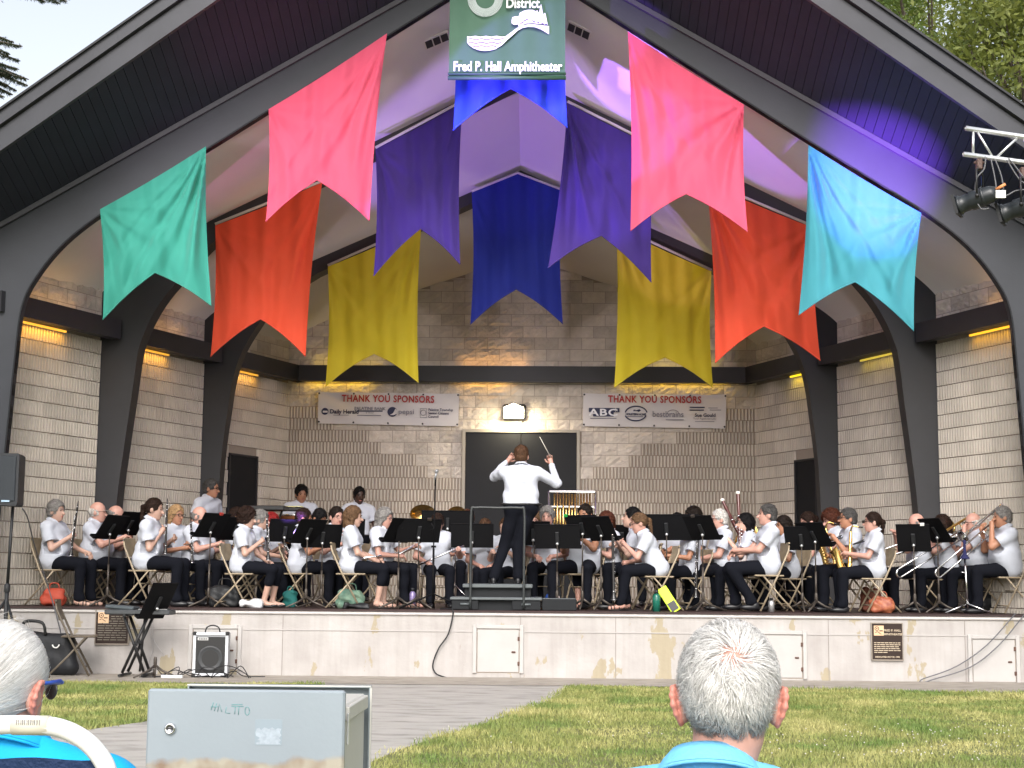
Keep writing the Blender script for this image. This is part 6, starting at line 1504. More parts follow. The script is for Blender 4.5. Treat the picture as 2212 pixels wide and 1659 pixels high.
# ------------------------------------------------------------------ music stands
MS = [
 (241, 1139, 20.15, 158, 'music stand turned edge on, in front of the bald moustached man', {}),
 (281, 1131, 20.9, 150, 'music stand tilted behind the ponytailed woman\'s back', {}),
 (458, 1135, 20.0, 145, 'music stand in front of the masked man, small red light clipped on top', dict(clip=(.1, M['red']))),
 (508, 1142, 20.9, 135, 'music stand half behind the curly haired woman', {}),
 (615, 1146, 20.6, 120, 'music stand behind the slanted clarinet', {}),
 (667, 1148, 19.95, 140, 'music stand before the slick haired woman, the front one of a crossed pair', {}),
 (697, 1158, 20.15, 115, 'music stand facing the audience squarely, rear one of a crossed pair', dict(w=.56)),
 (752, 1145, 21.3, 100, 'music stand behind the blond bobbed flutist', {}),
 (865, 1146, 19.95, 138, 'music stand next to the grey bobbed woman', {}),
 (905, 1146, 20.0, 112, 'music stand with name plate, crossed by the microphone stand', dict(w=.64, clip=(.2, M['polegrey']))),
 (967, 1128, 21.6, 92, 'music stand wide and high, behind the microphone stand', dict(w=.80, tilt=12)),
 (1020, 1157, 20.7, 92, 'music stand seen through the podium rail', dict(w=.62, tilt=14)),
 (1152, 1152, 20.9, 85, 'music stand just beside the conductor\'s legs', dict(w=.5, tilt=14)),
 (1204, 1159, 20.2, 80, 'music stand, broad, below the tousled grey haired man', dict(w=.66, tilt=18)),
 (1258, 1138, 20.2, 62, 'music stand with a green clip on its corner', dict(clip=(-.45, mat('green_clip', (.02, .35, .06), .5)))),
 (1296, 1142, 20.0, 50, 'music stand with white sheets sticking out along its edge', dict(papers=2)),
 (1345, 1158, 21.2, 75, 'music stand behind the bass clarinet', {}),
 (1440, 1139, 20.6, 75, 'music stand widest of all, beside the bass clarinet player\'s ponytail', dict(w=.95, h=.36, tilt=18)),
 (1515, 1140, 20.0, 48, 'music stand in front of the white haired man with glasses', dict(clip=(-.1, M['polegrey']))),
 (1731, 1163, 20.05, 66, 'music stand with a pale stick resting on it', dict(w=.48)),
 (1758, 1155, 19.95, 40, 'music stand seen steeply from the side, before the saxophone bell', {}),
 (1973, 1162, 19.95, 68, 'music stand with a white name tag, in front of the bald trombonist', dict(w=.46, h=.38, clip=(.3, M['paper']))),
 (2021, 1146, 20.15, 22, 'music stand turned almost edge on among the trombones', {}),
]
for (px, py, Y, yaw, lab, kw) in MS: music_stand(px, py, Y, yaw, 'black '+lab, **kw)

# ------------------------------------------------------------------ podium with rail
pc = at(1074, 1266, 20.15); pod = empty('conductor_podium', (pc.x, 20.2, ZS), 0, 'dark conducting podium with grey edged platform and black rail', 'podium')
x0, x1 = at(999, 1265, 19.7).x-pc.x, at(1150, 1265, 19.7).x-pc.x; X0, X1 = at(972, 1290, 19.65).x-pc.x, at(1171, 1290, 19.65).x-pc.x
M['edge'] = mat('platform_edge', (.11, .125, .13), .5, noise=.1); M['pod'] = mat('podium_carpet', (.010, .0115, .0135), .85, noise=.1, nscale=8)
b = MB(); b.box(((x0+x1)/2, -.02, .305), (x1-x0, .92, .05), bev=.01); b.build('platform_edge', M['edge'], pod)
b = MB(); b.box(((x0+x1)/2, -.02, .332), (x1-x0-.05, .88, .006)); b.box(((x0+x1)/2, -.0, .22), (x1-x0-.05, .84, .13)); b.box((0.0, .0, .06), (X1-X0-.06, .95, .12)); b.build('platform', M['pod'], pod)
b = MB(); b.box(((X0+X1)/2, -.02, .145), (X1-X0, 1.06, .035), bev=.008); b.build('step_edge', M['edge'], pod)
for xa, xb in ((X0+.02, X0+.36), (X1-.38, X1-.02)):
    b = MB(); b.box(((xa+xb)/2, -.50, .065), (xb-xa, .06, .12), bev=.008); q = b.build('step_box', M['pod'], pod)
    b = MB(); b.tube([((xa+xb)/2-.06, -.535, .075), ((xa+xb)/2+.06, -.535, .075)], .014, 8); b.build('recessed_handle', M['edge'], q)
b = MB(); rx0, rx1 = at(1017, 1200, 19.65).x-pc.x, at(1132, 1200, 19.65).x-pc.x; zt_ = at(1074, 1097, 19.65).z-ZS
b.tube(tubepath([(rx0, -.55, .02), (rx0, -.55, zt_*.5), (rx0, -.55, zt_-.06), (rx0+.06, -.55, zt_), ((rx0+rx1)/2, -.55, zt_), (rx1-.06, -.55, zt_), (rx1, -.55, zt_-.06), (rx1, -.55, zt_*.5), (rx1, -.55, .02)], 5), .0165, 10)
b.tube([(rx0, -.55, .31), (rx0, -.45, .31)], .012, 6); b.tube([(rx1, -.55, .31), (rx1, -.45, .31)], .012, 6)
b.build('rail', mat('rail_black', (.03, .034, .035), .4), pod)
eb = at(1208, 1306, 19.85); o = empty('low_step', (eb.x, 19.9, ZS), 0, 'low grey black box step beside the podium', 'step'); b = MB(); b.box((0, 0, .075), (.44, .42, .15), bev=.012); b.build('step_body', M['pod'], o)
b = MB(); b.box((0, 0, .152), (.42, .40, .006)); b.build('step_tread', M['edge'], o)

# ------------------------------------------------------------------ microphone stand, chimes, cymbals and other percussion
mc = at(941, 1020, 19.85); ms = empty('microphone_stand', (at(935, 1300, 19.85).x, 19.85, ZS), 0, 'black microphone stand with upright microphone, tripod spread at the stage edge', 'microphone stand'); hx = mc.x-ms.location.x; hz = mc.z-ZS
b = MB(); b.tube([(0, 0, .08), (0, 0, .78)], .014, 8); b.tube([(0, 0, .78), (hx*.8, 0, hz-.18)], .009, 8); b.tube([(hx*.8, 0, hz-.18), (hx, 0, hz-.03)], .011, 8); b.tube([(-.03, 0, .80), (.03, 0, .80)], .014, 6); b.tube([(hx*.5-.05, 0, 1.0), (hx*.5, 0, 1.04), (hx*.5-.045, 0, 1.1)], .011, 6); b.build('pole', M['standmetal'], ms)
for a in (200, 350, 90): b = MB(); b.tube([(0, 0, .20), (.45*math.cos(R(a)), .25*math.sin(R(a)), .012)], .010, 6); b.build('leg', M['standmetal'], ms)
b = MB(); b.lathe([(.0, 0), (.012, 0), (.016, .10), (.0, .10)], (hx-.01, 0, hz-.10), Matrix.Rotation(R(12), 3, 'Y'), 10); b.ball((hx+.012, 0, hz+.012), .026, 9); k = b.build('microphone', mat('grey_mesh', (.30, .31, .32), .4, metal=.6), ms)
# mic cable over the edge
cb = MB(); P = [at(x, y, 19.40) for x, y in [(946, 1303), (975, 1313), (978, 1330), (968, 1370), (948, 1400), (936, 1430), (937, 1448), (952, 1460)]]
P[0].y = 19.8; P[0].z = ZS+.01; P[1].y = 19.44; P[1].z = ZS+.012
cb.tube(tubepath(P+[Vector((P[-1].x+.3, 19.38, .02)), Vector((P[-1].x+1.4, 19.36, .02)), Vector((P[-1].x+3.5, 19.37, .022)), Vector((P[-1].x+5.6, 19.35, .02))], 6), .009, 6)
tag(cb.build('microphone_cable', M['rubber']), 'dark cable hanging in a curve down the stage front below the podium', 'cable')
cb = MB()
for dx in (0, 22):
    P = [at(x, y, 19.36) for x, y in [(2205+dx*.9, 1318), (2185+dx, 1335), (2130+dx*1.2, 1395), (2065+dx*1.5, 1440), (1995+dx*1.2, 1466), (1960, 1472)]]; P[0].y = 19.6; P[0].z = ZS+.015; P[-1].z = .02
    cb.tube(tubepath(P+[Vector((P[-1].x-1.2, 19.33, .02)), Vector((P[-1].x-3.0, 19.34, .02))], 6), .0075, 6)
tag(cb.build('paired_cables', M['greycable']), 'pair of grey cables draped across the stage front near the bronze plaque', 'cable')
# chimes
c0 = at(1236, 1070, 22.6); ch = empty('tubular_chimes', (c0.x, 22.6, ZS), 0, 'rack of brass tubular chimes in a silver frame', 'chimes'); z1 = at(1236, 1062, 22.6).z-ZS; xw = at(1286, 1070, 22.6).x-c0.x
b = MB(); b.box((0, 0, z1), (2*xw, .05, .035), bev=.006); b.box((0, 0, z1-.22), (2*xw-.04, .03, .03), bev=.005)
for s in (-1, 1): b.tube([(s*xw, 0, z1), (s*xw, 0, .1)], .016, 8); b.tube([(s*xw, -.3, .02), (s*xw, 0, .12), (s*xw, .3, .02)], .018, 8)
b.build('frame', M['chrome'], ch)
for k in range(13):
    b = MB(); x = -xw+.08+k*(2*xw-.16)/12; b.tube([(x, -.035 if k % 2 else .03, z1-.03), (x, -.035 if k % 2 else .03, z1-.80-.045*k)], .0135, 10); b.build('chime_tube', M['brass'], ch)
# cymbals and lamps on stands far back
def cymbal(px, py, Y, lab, r=.2, tilt=(20, 10)):
    c = at(px, py, Y); o = empty('cymbal_stand', (c.x, Y, ZS), 0, lab, 'cymbal', 'cymbals on stands at the back'); z = c.z-ZS; rt = Matrix.Rotation(R(tilt[0]), 3, 'X') @ Matrix.Rotation(R(tilt[1]), 3, 'Y')
    b = MB(); b.lathe([(0, .03), (.035, .022), (.05, .006), (r, -.012), (r, -.014), (.04, 0), (0, .018)], (0, 0, z), rt, 24); b.build('cymbal', M['brass'], o)
    b = MB(); b.tube([(0, 0, .05), (0, 0, z+.05)], .010, 7); [b.tube([(0, 0, .3), (.28*math.cos(a), .28*math.sin(a), .01)], .009, 6) for a in (0, 2.1, 4.2)]; b.build('stand', M['chrome'], o)
cymbal(914, 1109, 23.4, 'brass cymbal glowing gold above the music stands', .20, (48, 4)); cymbal(985, 1112, 23.7, 'brass cymbal in front of the black doors', .16, (62, -6))
def drum(px, py, Y, r, h, lab, col):
    c = at(px, py, Y); o = empty('drum', (c.x, Y, ZS), 0, lab, 'drum', 'drums at the back of the stage'); z = c.z-ZS
    b = MB(); b.lathe([(r*.55, z-h), (r*.9, z-h*.6), (r, z-.03), (r, z), (0, z+.003)], (0, 0, 0), None, 24); b.build('shell', col, o)
    b = MB(); b.tube([(r*1.02*math.cos(a), r*1.02*math.sin(a), z-.015) for a in np.linspace(0, 6.283, 25)[:-1]], .012, 6, closed=True); b.build('hoop', M['chrome'], o)
    b = MB(); [b.tube([(r*.8*math.cos(a), r*.8*math.sin(a), z-h*.5), (r*math.cos(a), r*math.sin(a), .01)], .012, 6) for a in (0, 1.57, 3.14, 4.71)]; b.build('leg', M['chrome'], o)
cop = mat('copper_kettle', (.30, .12, .05), .35, metal=.8)
drum(560, 1112, 23.6, .33, .5, 'kettle drum behind the curly haired woman', cop); drum(640, 1112, 23.8, .30, .45, 'kettle drum in front of the young man with dark fringe', cop)
# glockenspiel table
c = at(613, 1096, 24.2); tb = empty('glockenspiel', (c.x, 24.2, ZS), 0, 'pale yellow barred glockenspiel on a black table before the back row', 'glockenspiel'); z = c.z-ZS
b = MB(); [b.box((-.28+i*.047, 0, z+.012), (.038, .26-.008*i, .012)) for i in range(13)]; b.build('tone_bars', mat('yellow_bar', (.85, .80, .35), .4), tb)
b = MB(); b.box((0, 0, z-.03), (.74, .34, .05), bev=.01); [b.tube([(sx*.3, 0, z-.03), (sx*.3, 0, .02)], .015, 6) for sx in (-1, 1)]; b.build('table', M['black'], tb)
c = at(574, 1098, 23.0); tb = empty('percussion_table', (c.x, 23.0, ZS), 0, 'flat black trap table beside the side door', 'table'); z = c.z-ZS
b = MB(); b.box((0, 0, z), (.62, .4, .07), bev=.01); b.build('table_top', M['black'], tb); b = MB(); [b.tube([(sx*.26, 0, z), (-sx*.26, 0, .02)], .014, 6) for sx in (-1, 1)]; b.build('crossed_legs', M['black'], tb)
# horn stand with navy cone
c = at(2084, 1200, 19.85); hsn = empty('horn_stand', (c.x, 19.85, ZS), 0, 'silver tripod horn stand topped by a navy cone', 'instrument stand'); z = c.z-ZS
b = MB(); b.lathe([(.0, -.05), (.062, -.045), (.058, -.03), (.022, .02), (.016, .15), (.024, .19), (.0, .2)], (0, 0, z), None, 14); b.build('cone', mat('navy_velvet', (.012, .014, .07), .9), hsn)
b = MB(); b.tube([(0, 0, z-.04), (.02, 0, .08)], .012, 8); b.tube([(0, 0, z-.22), (-.05, 0, z-.21)], .008, 6); [b.tube([(.02, 0, .13), (.02+.30*math.cos(R(a)), .2*math.sin(R(a)), .012)], .011, 6) for a in (190, 345, 80)]; b.build('tripod', M['chrome'], hsn)

# ------------------------------------------------------------------ bags, bottles and cases on the floor
def bottle(px, Y, h, r, col, lab):
    c = at(px, 1300, Y); o = empty('water_bottle', (c.x, Y, ZS), 0, lab, 'bottle', 'water bottles on the stage floor')
    b = MB(); b.lathe([(0, 0), (r, 0), (r, h*.72), (r*.7, h*.8), (r*.5, h*.84), (0, h*.84)], (0, 0, 0), None, 14); b.build('flask', col, o); b = MB(); b.lathe([(0, h*.84), (r*.55, h*.84), (r*.55, h), (0, h)], (0, 0, 0), None, 12); b.build('cap', M['blackplastic'], o)
bottle(891, 20.15, .27, .042, mat('lavender_steel', (.25, .20, .38), .35, metal=.3), 'lavender bottle beneath the flute players')
bottle(1185, 20.6, .24, .045, mat('blue_steel', (.01, .04, .18), .3), 'dark blue bottle behind the low box step'); bottle(1205, 20.3, .22, .025, mat('pale_plastic', (.6, .5, .5), .4), 'slim pale bottle behind the low box step')
bottle(1418, 19.75, .27, .05, mat('green_plastic', (.02, .20, .14), .15, trans=.4), 'translucent green bottle under the leaning woman\'s chair'); bottle(1823-0, 20.4, .2, .035, mat('white_cup', (.6, .6, .6), .4), 'white cup behind the saxophone players')
bottle(1666, 20.1, .18, .04, mat('steel_cup', (.5, .5, .5), .3, metal=.6), 'steel tumbler under the chair of the man with crossed feet'); bottle(349, 20.5, .15, .03, mat('amber_jar', (.5, .25, .05), .3), 'small amber jar by the ponytailed woman')
def bag(px, Y, w_, d_, h_, col, lab, name='tote_bag', handles=True, seed=0, cat='bag'):
    c = at(px, 1300, Y); o = empty(name, (c.x, Y, ZS), 0, lab, cat); r_ = random.Random(seed)
    f = Field((-w_/2-.08, -d_/2-.08, -.03), (w_/2+.08, d_/2+.08, h_+.1), .014); m_ = min(w_, d_, h_)*.28
    for sx in (-1, 1):
        for sy in (-1, 1): f.cap((sx*(w_/2-m_), sy*(d_/2-m_), m_), (sx*(w_/2-m_)*.9, sy*(d_/2-m_)*.8, h_-m_), m_, m_*.8, k=.05)
    f.ell((0, 0, h_*.45), (w_*.5, d_*.5, h_*.46), .05); f.wrinkle(.009, 30, seed+1.0); V, Q = f.mesh(); V[:, 2] = np.maximum(V[:, 2], .002); meshobj('pouch', V, Q, col, o, smooth=True)
    if handles: b = MB(); b.tube(tubepath([(-w_*.22, 0, h_*.9), (-w_*.15, 0, h_*1.2), (w_*.15, 0, h_*1.2), (w_*.22, 0, h_*.9)], 5), .008, 6); b.build('handle', col, o)
    return o
bag(116, 20.0, .30, .2, .24, mat('red_nylon', (.42, .06, .03), .7), 'orange red bag under the first folding chair', seed=1)
bag(545, 19.85, .30, .2, .12, mat('white_plastic_bag', (.62, .62, .63), .4), 'crumpled white plastic bag under the curly haired woman\'s chair', seed=2, handles=False)
bag(757, 20.05, .34, .2, .26, mat('green_print_cloth', (.20, .28, .20), .8, col2=(.05, .14, .11), nscale=9), 'green patterned bag under the blond bobbed woman\'s chair', seed=3)
bag(1905, 19.95, .30, .2, .22, mat('red_leather', (.20, .025, .02), .5, col2=(.45, .16, .07), nscale=14), 'dark red lunch bag under the long ponytailed woman\'s chair', seed=4)
bag(1880, 20.5, .25, .2, .33, mat('brown_plaid', (.16, .05, .03), .8, noise=.4, nscale=14), 'brown red bag behind the dark red lunch bag', seed=5)
bag(486, 20.3, .42, .22, .30, M['blackplastic'], 'black instrument case behind the masked man\'s music stand', 'instrument_case', seed=6, cat='case')
bag(2150, 20.7, .55, .3, .36, M['blackplastic'], 'rounded black case behind the chair at the picture edge', 'instrument_case', seed=7, cat='case')
bag(772, 19.7, .34, .16, .08, M['blackplastic'], 'low flat black pouch at the stage edge by the blond bobbed woman', 'pouch_bag', seed=8, handles=False, cat='bag')
bag(626, 20.5, .18, .16, .22, mat('teal_cloth_bag', (.01, .12, .11), .8), 'teal bag behind the curly haired woman\'s feet', seed=9)
# neon yellow music folder leaning on a chair
c = at(1450, 1290, 19.85); o = empty('yellow_folder', (c.x, 19.85, ZS), 0, 'neon yellow folder with black pocket leaning beside the tan chair', 'folder'); neon = mat('neon_yellow', (.62, .85, .03), .5)
r_ = Matrix.Rotation(R(-32), 3, 'Y') @ Matrix.Rotation(R(-14), 3, 'X')
b = MB(); b.box((-.03, 0, .15), (.13, .02, .36), r_, bev=.006); b.build('cover', neon, o); b = MB(); b.box(Vector((-.03, 0, .15))+r_ @ Vector((0, -.013, -.10)), (.10, .01, .12), r_); b.build('pocket', M['black'], o)
# ------------------------------------------------------------------ things on the paving before the stage
G = GZ+.008
def tan_copy(px, Y, face, label, k=1.0, m_=None):
    o = copy_tree(CH['p']); c = at(px, 1400, Y); o.location = (c.x, Y, G); o.rotation_euler = (0, 0, R(face-90)); o.scale = (k, k, k); o['label'] = label; o['group'] = 'folding chairs on the paving'
    if m_:
        for ch in o.children: ch.data = ch.data.copy(); ch.data.materials[0] = m_
    return o
tan_copy(168, 18.95, 12, 'empty brown folding chair on the paving beside the black keyboard bag', 1.10, M['brownchair'])
# keyboard on an X stand
c = at(300, 1400, 18.95); kb = empty('keyboard', (c.x, 18.95, G), 0, 'black electronic keyboard under a grey cover flap on a double X stand', 'keyboard'); zt = at(300, 1322, 18.95).z-G
b = MB(); b.box((.0, 0, zt), (.80, .32, .06), bev=.012); b.build('keyboard_case', mat('keyboard_grey', (.05, .055, .06), .5), kb)
b = MB(); b.box((-.22, .0, zt+.055), (.36, .30, .045), Matrix.Rotation(R(4), 3, 'Y'), bev=.015); b.build('control_cover', mat('keyboard_cover', (.06, .075, .085), .6), kb)
b = MB(); [b.box((.02+i*.0235, -.07, zt+.034), (.021, .14, .012)) for i in range(15)]; b.build('white_keys', mat('key_grey', (.25, .25, .25), .4), kb)
b = MB(); [b.box((.032+i*.0235, -.03, zt+.044), (.011, .08, .012)) for i in range(15) if i % 7 not in (2, 6)]; b.build('black_keys', M['black'], kb)
for sy in (-.13, .13):
    b = MB()
    b.tube([(-.17, sy, zt-.03), (.16-.05, sy, .05)], .019, 6); b.tube([(.14, sy, zt-.03), (-.16, sy, .05)], .019, 6)
    b.tube([(.02, sy+.03, zt-.03), (-.02, sy+.03, .05)], .014, 6) if sy > 0 else None
    b.build('x_frame', M['black'], kb)
b = MB()
for x in (-.16, .12): b.tube([(x, -.26, .025), (x, .26, .025)], .018, 6); b.tube([(x*.9, -.2, zt-.035), (x*.9, .2, zt-.035)], .018, 6)
b.build('foot_bar', M['black'], kb)
b = MB(); b.tube([(.0, -.17, zt*.5), (.0, -.13, zt*.5)], .022, 8); b.tube([(-.02, -.17, zt*.5), (.05, -.175, zt*.53)], .008, 5); b.build('stand_knob', M['blackplastic'], kb)
# music stand beside it
music_stand(342, 1298, 18.75, 148, 'black music stand on the paving beside the keyboard', w=.46, h=.50, tilt=30)
for ch in bpy.data.objects:
    pass
o = [q for q in bpy.data.objects if q.get('label') == 'black music stand on the paving beside the keyboard'][0]
sh_ = ZS-G
for ch in o.children:
    if ch.name.startswith('pole'):
        me = ch.data
        for v in me.vertices:
            if v.co.z < .4: v.co.z -= sh_
    elif ch.name.startswith('leg'):
        for v in ch.data.vertices: v.co.z -= sh_
# guitar amplifier
A0, A1_ = at(419, 1366, 19.0), at(491, 1452, 19.0); wA = A1_.x-A0.x; hA = A0.z-G; am = empty('amplifier', ((A0.x+A1_.x)/2, 19.08, G), R(4), 'small amplifier with silver edges and black speaker grille against the stage front', 'amplifier')
b = MB(); b.box((0, 0, hA/2+.01), (wA-.02, .26, hA-.02), bev=.01); b.build('cabinet', mat('amp_vinyl', (.30, .31, .33), .5), am)
b = MB(); t = .035
for sy in (-.13,):
    b.box((0, sy, .03), (wA, .03, t), bev=.006); b.box((0, sy, hA-.015), (wA, .03, t), bev=.006); b.box((-wA/2+t/2, sy, hA/2), (t, .03, hA-.07), bev=.006); b.box((wA/2-t/2, sy, hA/2), (t, .03, hA-.07), bev=.006)
b.build('edge_trim', mat('amp_silver', (.72, .74, .78), .35, metal=.2), am)
b = MB(); b.box((0, -.128, hA/2), (wA-.07, .02, hA-.10)); g_ = b.build('grille', M['black'], am)
b = MB(); b.lathe([(.155, 0), (.15, .012), (.13, .006), (.05, -.012), (.0, -.002)], (0, -.138, hA*.42), Matrix.Rotation(R(90), 3, 'X'), 28); b.build('speaker_cone', mat('cone_grey', (.035, .037, .04), .5), am)
b = MB(); b.box((-wA*.22, -.142, hA-.075), (.13, .008, .036), bev=.003); bd = b.build('badge', mat('badge_silver', (.5, .5, .5), .4), am)
b = MB(); [b.box((-wA*.22-.04+.02*i, -.147, hA-.075), (.012, .003, .014)) for i in range(5)]; b.build('badge_marks', M['black'], bd)
for sx in (-1, 1):
    for z in (.02, hA-.01): b = MB(); b.box((sx*(wA/2-.015), -.13, z), (.05, .045, .045), bev=.01); b.build('corner_cap', M['black'], am)
b = MB(); b.tube(tubepath([(-.09, 0, hA), (-.07, 0, hA+.06), (0, 0, hA+.085), (.07, 0, hA+.06), (.09, 0, hA)], 4), .009, 6); b.build('carry_handle', M['black'], am)
# tangle of cables on the paving
random.seed(5); b = MB()
for k in range(5):
    x, y = at(300+k*18, 1450, 18.9).x, 18.9; P = []
    for i in range(9): P.append((x+i*.14+random.uniform(-.07, .07), y+random.uniform(-.18, .12), G+.01+max(0, random.uniform(-.05, .13)) if 0 < i < 8 else G+.01))
    b.tube(tubepath(P, 5), .006, 5)
tag(b.build('cable_tangle', M['rubber']), 'tangle of black cables on the paving between keyboard stand and amplifier', 'cable')
P = [at(x, y, 19.38) for x, y in [(322, 1322), (325, 1370), (330, 1400), (322, 1430), (318, 1455)]]; b = MB(); b.tube(tubepath(P, 4), .005, 5)
P = [at(x, y, 19.37) for x, y in [(328, 1322), (330, 1360), (333, 1385), (352, 1412)]]; b.tube(tubepath(P, 4), .005, 5); tag(b.build('thin_white_wire', mat('pale_wire', (.42, .40, .40), .6)), 'thin pale wires hanging down the stage front behind the keyboard stand', 'wire')
# power strip and pedal
c = at(395, 1449, 18.8); o = empty('power_strip', (at(372, 1450, 18.7).x, 18.7, G), R(-6), 'white power strip lying between keyboard stand and music stand foot', 'power strip'); b = MB(); b.box((0, 0, .02), (.26, .055, .035), bev=.006); b.build('strip_body', M['paper'], o); b = MB(); [b.box((-.09+.045*i, 0, .04), (.022, .022, .006)) for i in range(5)]; b.build('sockets', M['black'], o)
# long soft case
cs = empty('keyboard_bag', (at(70, 1400, 19.1).x, 19.1, G), R(-5), 'long soft black keyboard bag leaning on the stage front', 'bag')
f = Field((-.75, -.16, 0), (.75, .16, .85), .02); hh_ = at(70, 1350, 19.1).z-G
f.cap((-.62, 0, .09), (.50, 0, .09), .09, k=.05).cap((-.62, 0, hh_-.10), (.42, .03, hh_-.20), .085, k=.05).cap((-.62, 0, .1), (-.62, 0, hh_-.1), .09, k=.05).cap((.50, 0, .1), (.42, .03, hh_-.2), .09, k=.05).cap((-.4, 0, .2), (.3, 0, .2), .1, k=.08).cap((-.4, .01, .38), (.3, .01, .33), .09, k=.08)
f.wrinkle(.006, 14, 2.0); V, Q = f.mesh(); meshobj('bag_body', V, Q, mat('black_nylon', (.010, .011, .014), .65, bump=.2, bscale=30), cs, smooth=True)
b = MB(); b.tube(tubepath([(-.12, -.05, hh_-.08), (-.08, -.07, hh_+.04), (.14, -.07, hh_+.03), (.18, -.05, hh_-.12)], 5), .02, 6); b.build('strap_handle', M['black'], cs)
b = MB(); b.tube([(.34+.045*math.cos(a), -.10, hh_-.22+.05*math.sin(a)) for a in np.linspace(3.4, 6.1, 9)], .009, 6); b.build('buckle', M['paper'], cs)
# loudspeaker on its tripod
c = at(-8, 1037, 17.6); sp_ = empty('loudspeaker', (c.x, 17.6, at(0, 1094, 17.6).z), R(8), 'black loudspeaker box on a tripod pole, cut by the picture edge', 'loudspeaker'); Hs_ = at(0, 981, 17.6).z-sp_.location.z
b = MB(); b.prism([(-.28, .03), (.26, .0), (.28, .03), (.28, Hs_-.02), (.26, Hs_), (-.28, Hs_)], -.17, .19); b.build('speaker_box', mat('speaker_paint', (.014, .017, .022), .5, bump=.15, bscale=80), sp_)
b = MB(); b.box((-.0, -.178, Hs_*.52), (.50, .012, Hs_*.86), bev=.006); b.build('grille', mat('speaker_grille', (.018, .024, .032), .55, bump=.3, bscale=200), sp_)
b = MB(); b.box((.15, -.186, .055), (.09, .004, .02)); b.build('badge', mat('blue_white_badge', (.4, .55, .7), .4), sp_)
tr_ = empty('speaker_stand', (at(14, 1300, 17.62).x, 17.62, G), 0, 'black tripod stand under the loudspeaker at the picture edge', 'speaker stand'); zz = sp_.location.z-G
b = MB(); b.tube([(0, 0, .25), (0, 0, 1.1)], .024, 10); b.tube([(0, 0, 1.05), (.02, 0, zz)], .018, 10); b.lathe([(.03, 1.02), (.034, 1.04), (.034, 1.1), (.02, 1.12)], (0, 0, 0), None, 12); b.build('pole', M['blackplastic'], tr_)
for a in (200, 320, 80): b = MB(); b.tube([(0, 0, .95), (.55*math.cos(R(a)), .55*math.sin(R(a)), .02)], .014, 6); b.tube([(0, 0, .35), (.33*math.cos(R(a)), .33*math.sin(R(a)), .40)], .009, 6); b.build('leg', M['blackplastic'], tr_)
P = [at(x, y, 18.6) for x, y in [(83, 1095), (92, 1130), (105, 1175), (120, 1215)]]; 
b = MB(); P = [wpt('A1', (-.1, .1, 0))]; P = [at(48, 1098, 17.6), at(60, 1120, 18.2), at(75, 1180, 18.9), at(100, 1255, 19.3), at(122, 1330, 19.36), at(140, 1400, 19.37), at(160, 1452, 19.3)]
b.tube(tubepath(P, 5), .008, 6); tag(b.build('speaker_cable', M['greycable']), 'grey cable running from the loudspeaker down past the first chair', 'cable')

# ------------------------------------------------------------------ electrical cabinet in the foreground
Yc = 4.5; q0, q1 = at(322, 1487, Yc), at(747, 1492, Yc); Wc = q1.x-q0.x; zc1 = (q0.z+q1.z)/2; cbx = (q0.x+q1.x)/2
cab = empty('electrical_cabinet', (cbx, Yc, GZ), R(-.3), 'pale blue grey steel electrical cabinet with rust stains and a torn sticker', 'cabinet'); HC_ = zc1-GZ
pm_ = mat('cabinet_paint', (.25, .29, .32), .45, noise=.05, nscale=2.5, bump=.03, bscale=60); n = pm_.node_tree; bs = n.nodes['Principled BSDF']
tc = n.nodes.new('ShaderNodeTexCoord'); sep = n.nodes.new('ShaderNodeSeparateXYZ'); n.links.new(tc.outputs['Object'], sep.inputs[0])
nz = n.nodes.new('ShaderNodeTexNoise'); nz.inputs['Scale'].default_value = 4.2; nz.inputs['Detail'].default_value = 7; nz.inputs['Roughness'].default_value = .55; mp = n.nodes.new('ShaderNodeMapping'); mp.inputs['Location'].default_value = (.35, 0, .1); mp.inputs['Scale'].default_value = (1, 1, .8); n.links.new(tc.outputs['Object'], mp.inputs[0]); n.links.new(mp.outputs[0], nz.inputs['Vector'])
zr_ = n.nodes.new('ShaderNodeMapRange'); zr_.inputs['From Min'].default_value = HC_-.14; zr_.inputs['From Max'].default_value = HC_-.215; zr_.inputs['To Min'].default_value = -.30; zr_.inputs['To Max'].default_value = .12; n.links.new(sep.outputs['Z'], zr_.inputs['Value'])
ad = n.nodes.new('ShaderNodeMath'); ad.operation = 'ADD'; n.links.new(nz.outputs[0], ad.inputs[0]); n.links.new(zr_.outputs[0], ad.inputs[1])
rp = n.nodes.new('ShaderNodeValToRGB'); e = rp.color_ramp.elements; e[0].position = .56; e[0].color = (0, 0, 0, 1); e[1].position = .66; e[1].color = (.8, .8, .8, 1); n.links.new(ad.outputs[0], rp.inputs[0])
old = bs.inputs['Base Color'].links[0].from_socket
nz2 = n.nodes.new('ShaderNodeTexNoise'); nz2.inputs['Scale'].default_value = 14; n.links.new(mp.outputs[0], nz2.inputs['Vector']); rc = n.nodes.new('ShaderNodeValToRGB'); rc.color_ramp.elements[0].color = (.20, .11, .045, 1); rc.color_ramp.elements[1].color = (.38, .33, .24, 1); rc.color_ramp.elements[0].position = .35; rc.color_ramp.elements[1].position = .6; n.links.new(nz2.outputs[0], rc.inputs[0])
mx = n.nodes.new('ShaderNodeMixRGB'); n.links.new(rp.outputs[0], mx.inputs[0]); n.links.new(old, mx.inputs[1]); n.links.new(rc.outputs[0], mx.inputs[2]); n.links.new(mx.outputs[0], bs.inputs['Base Color'])
b = MB(); b.box((0, 0, HC_/2+.02), (Wc, .028, HC_-.04), bev=.006); dr_ = b.build('door', pm_, cab)
lightp = mat('cabinet_side_paint', (.52, .51, .47), .5, noise=.06, nscale=3)
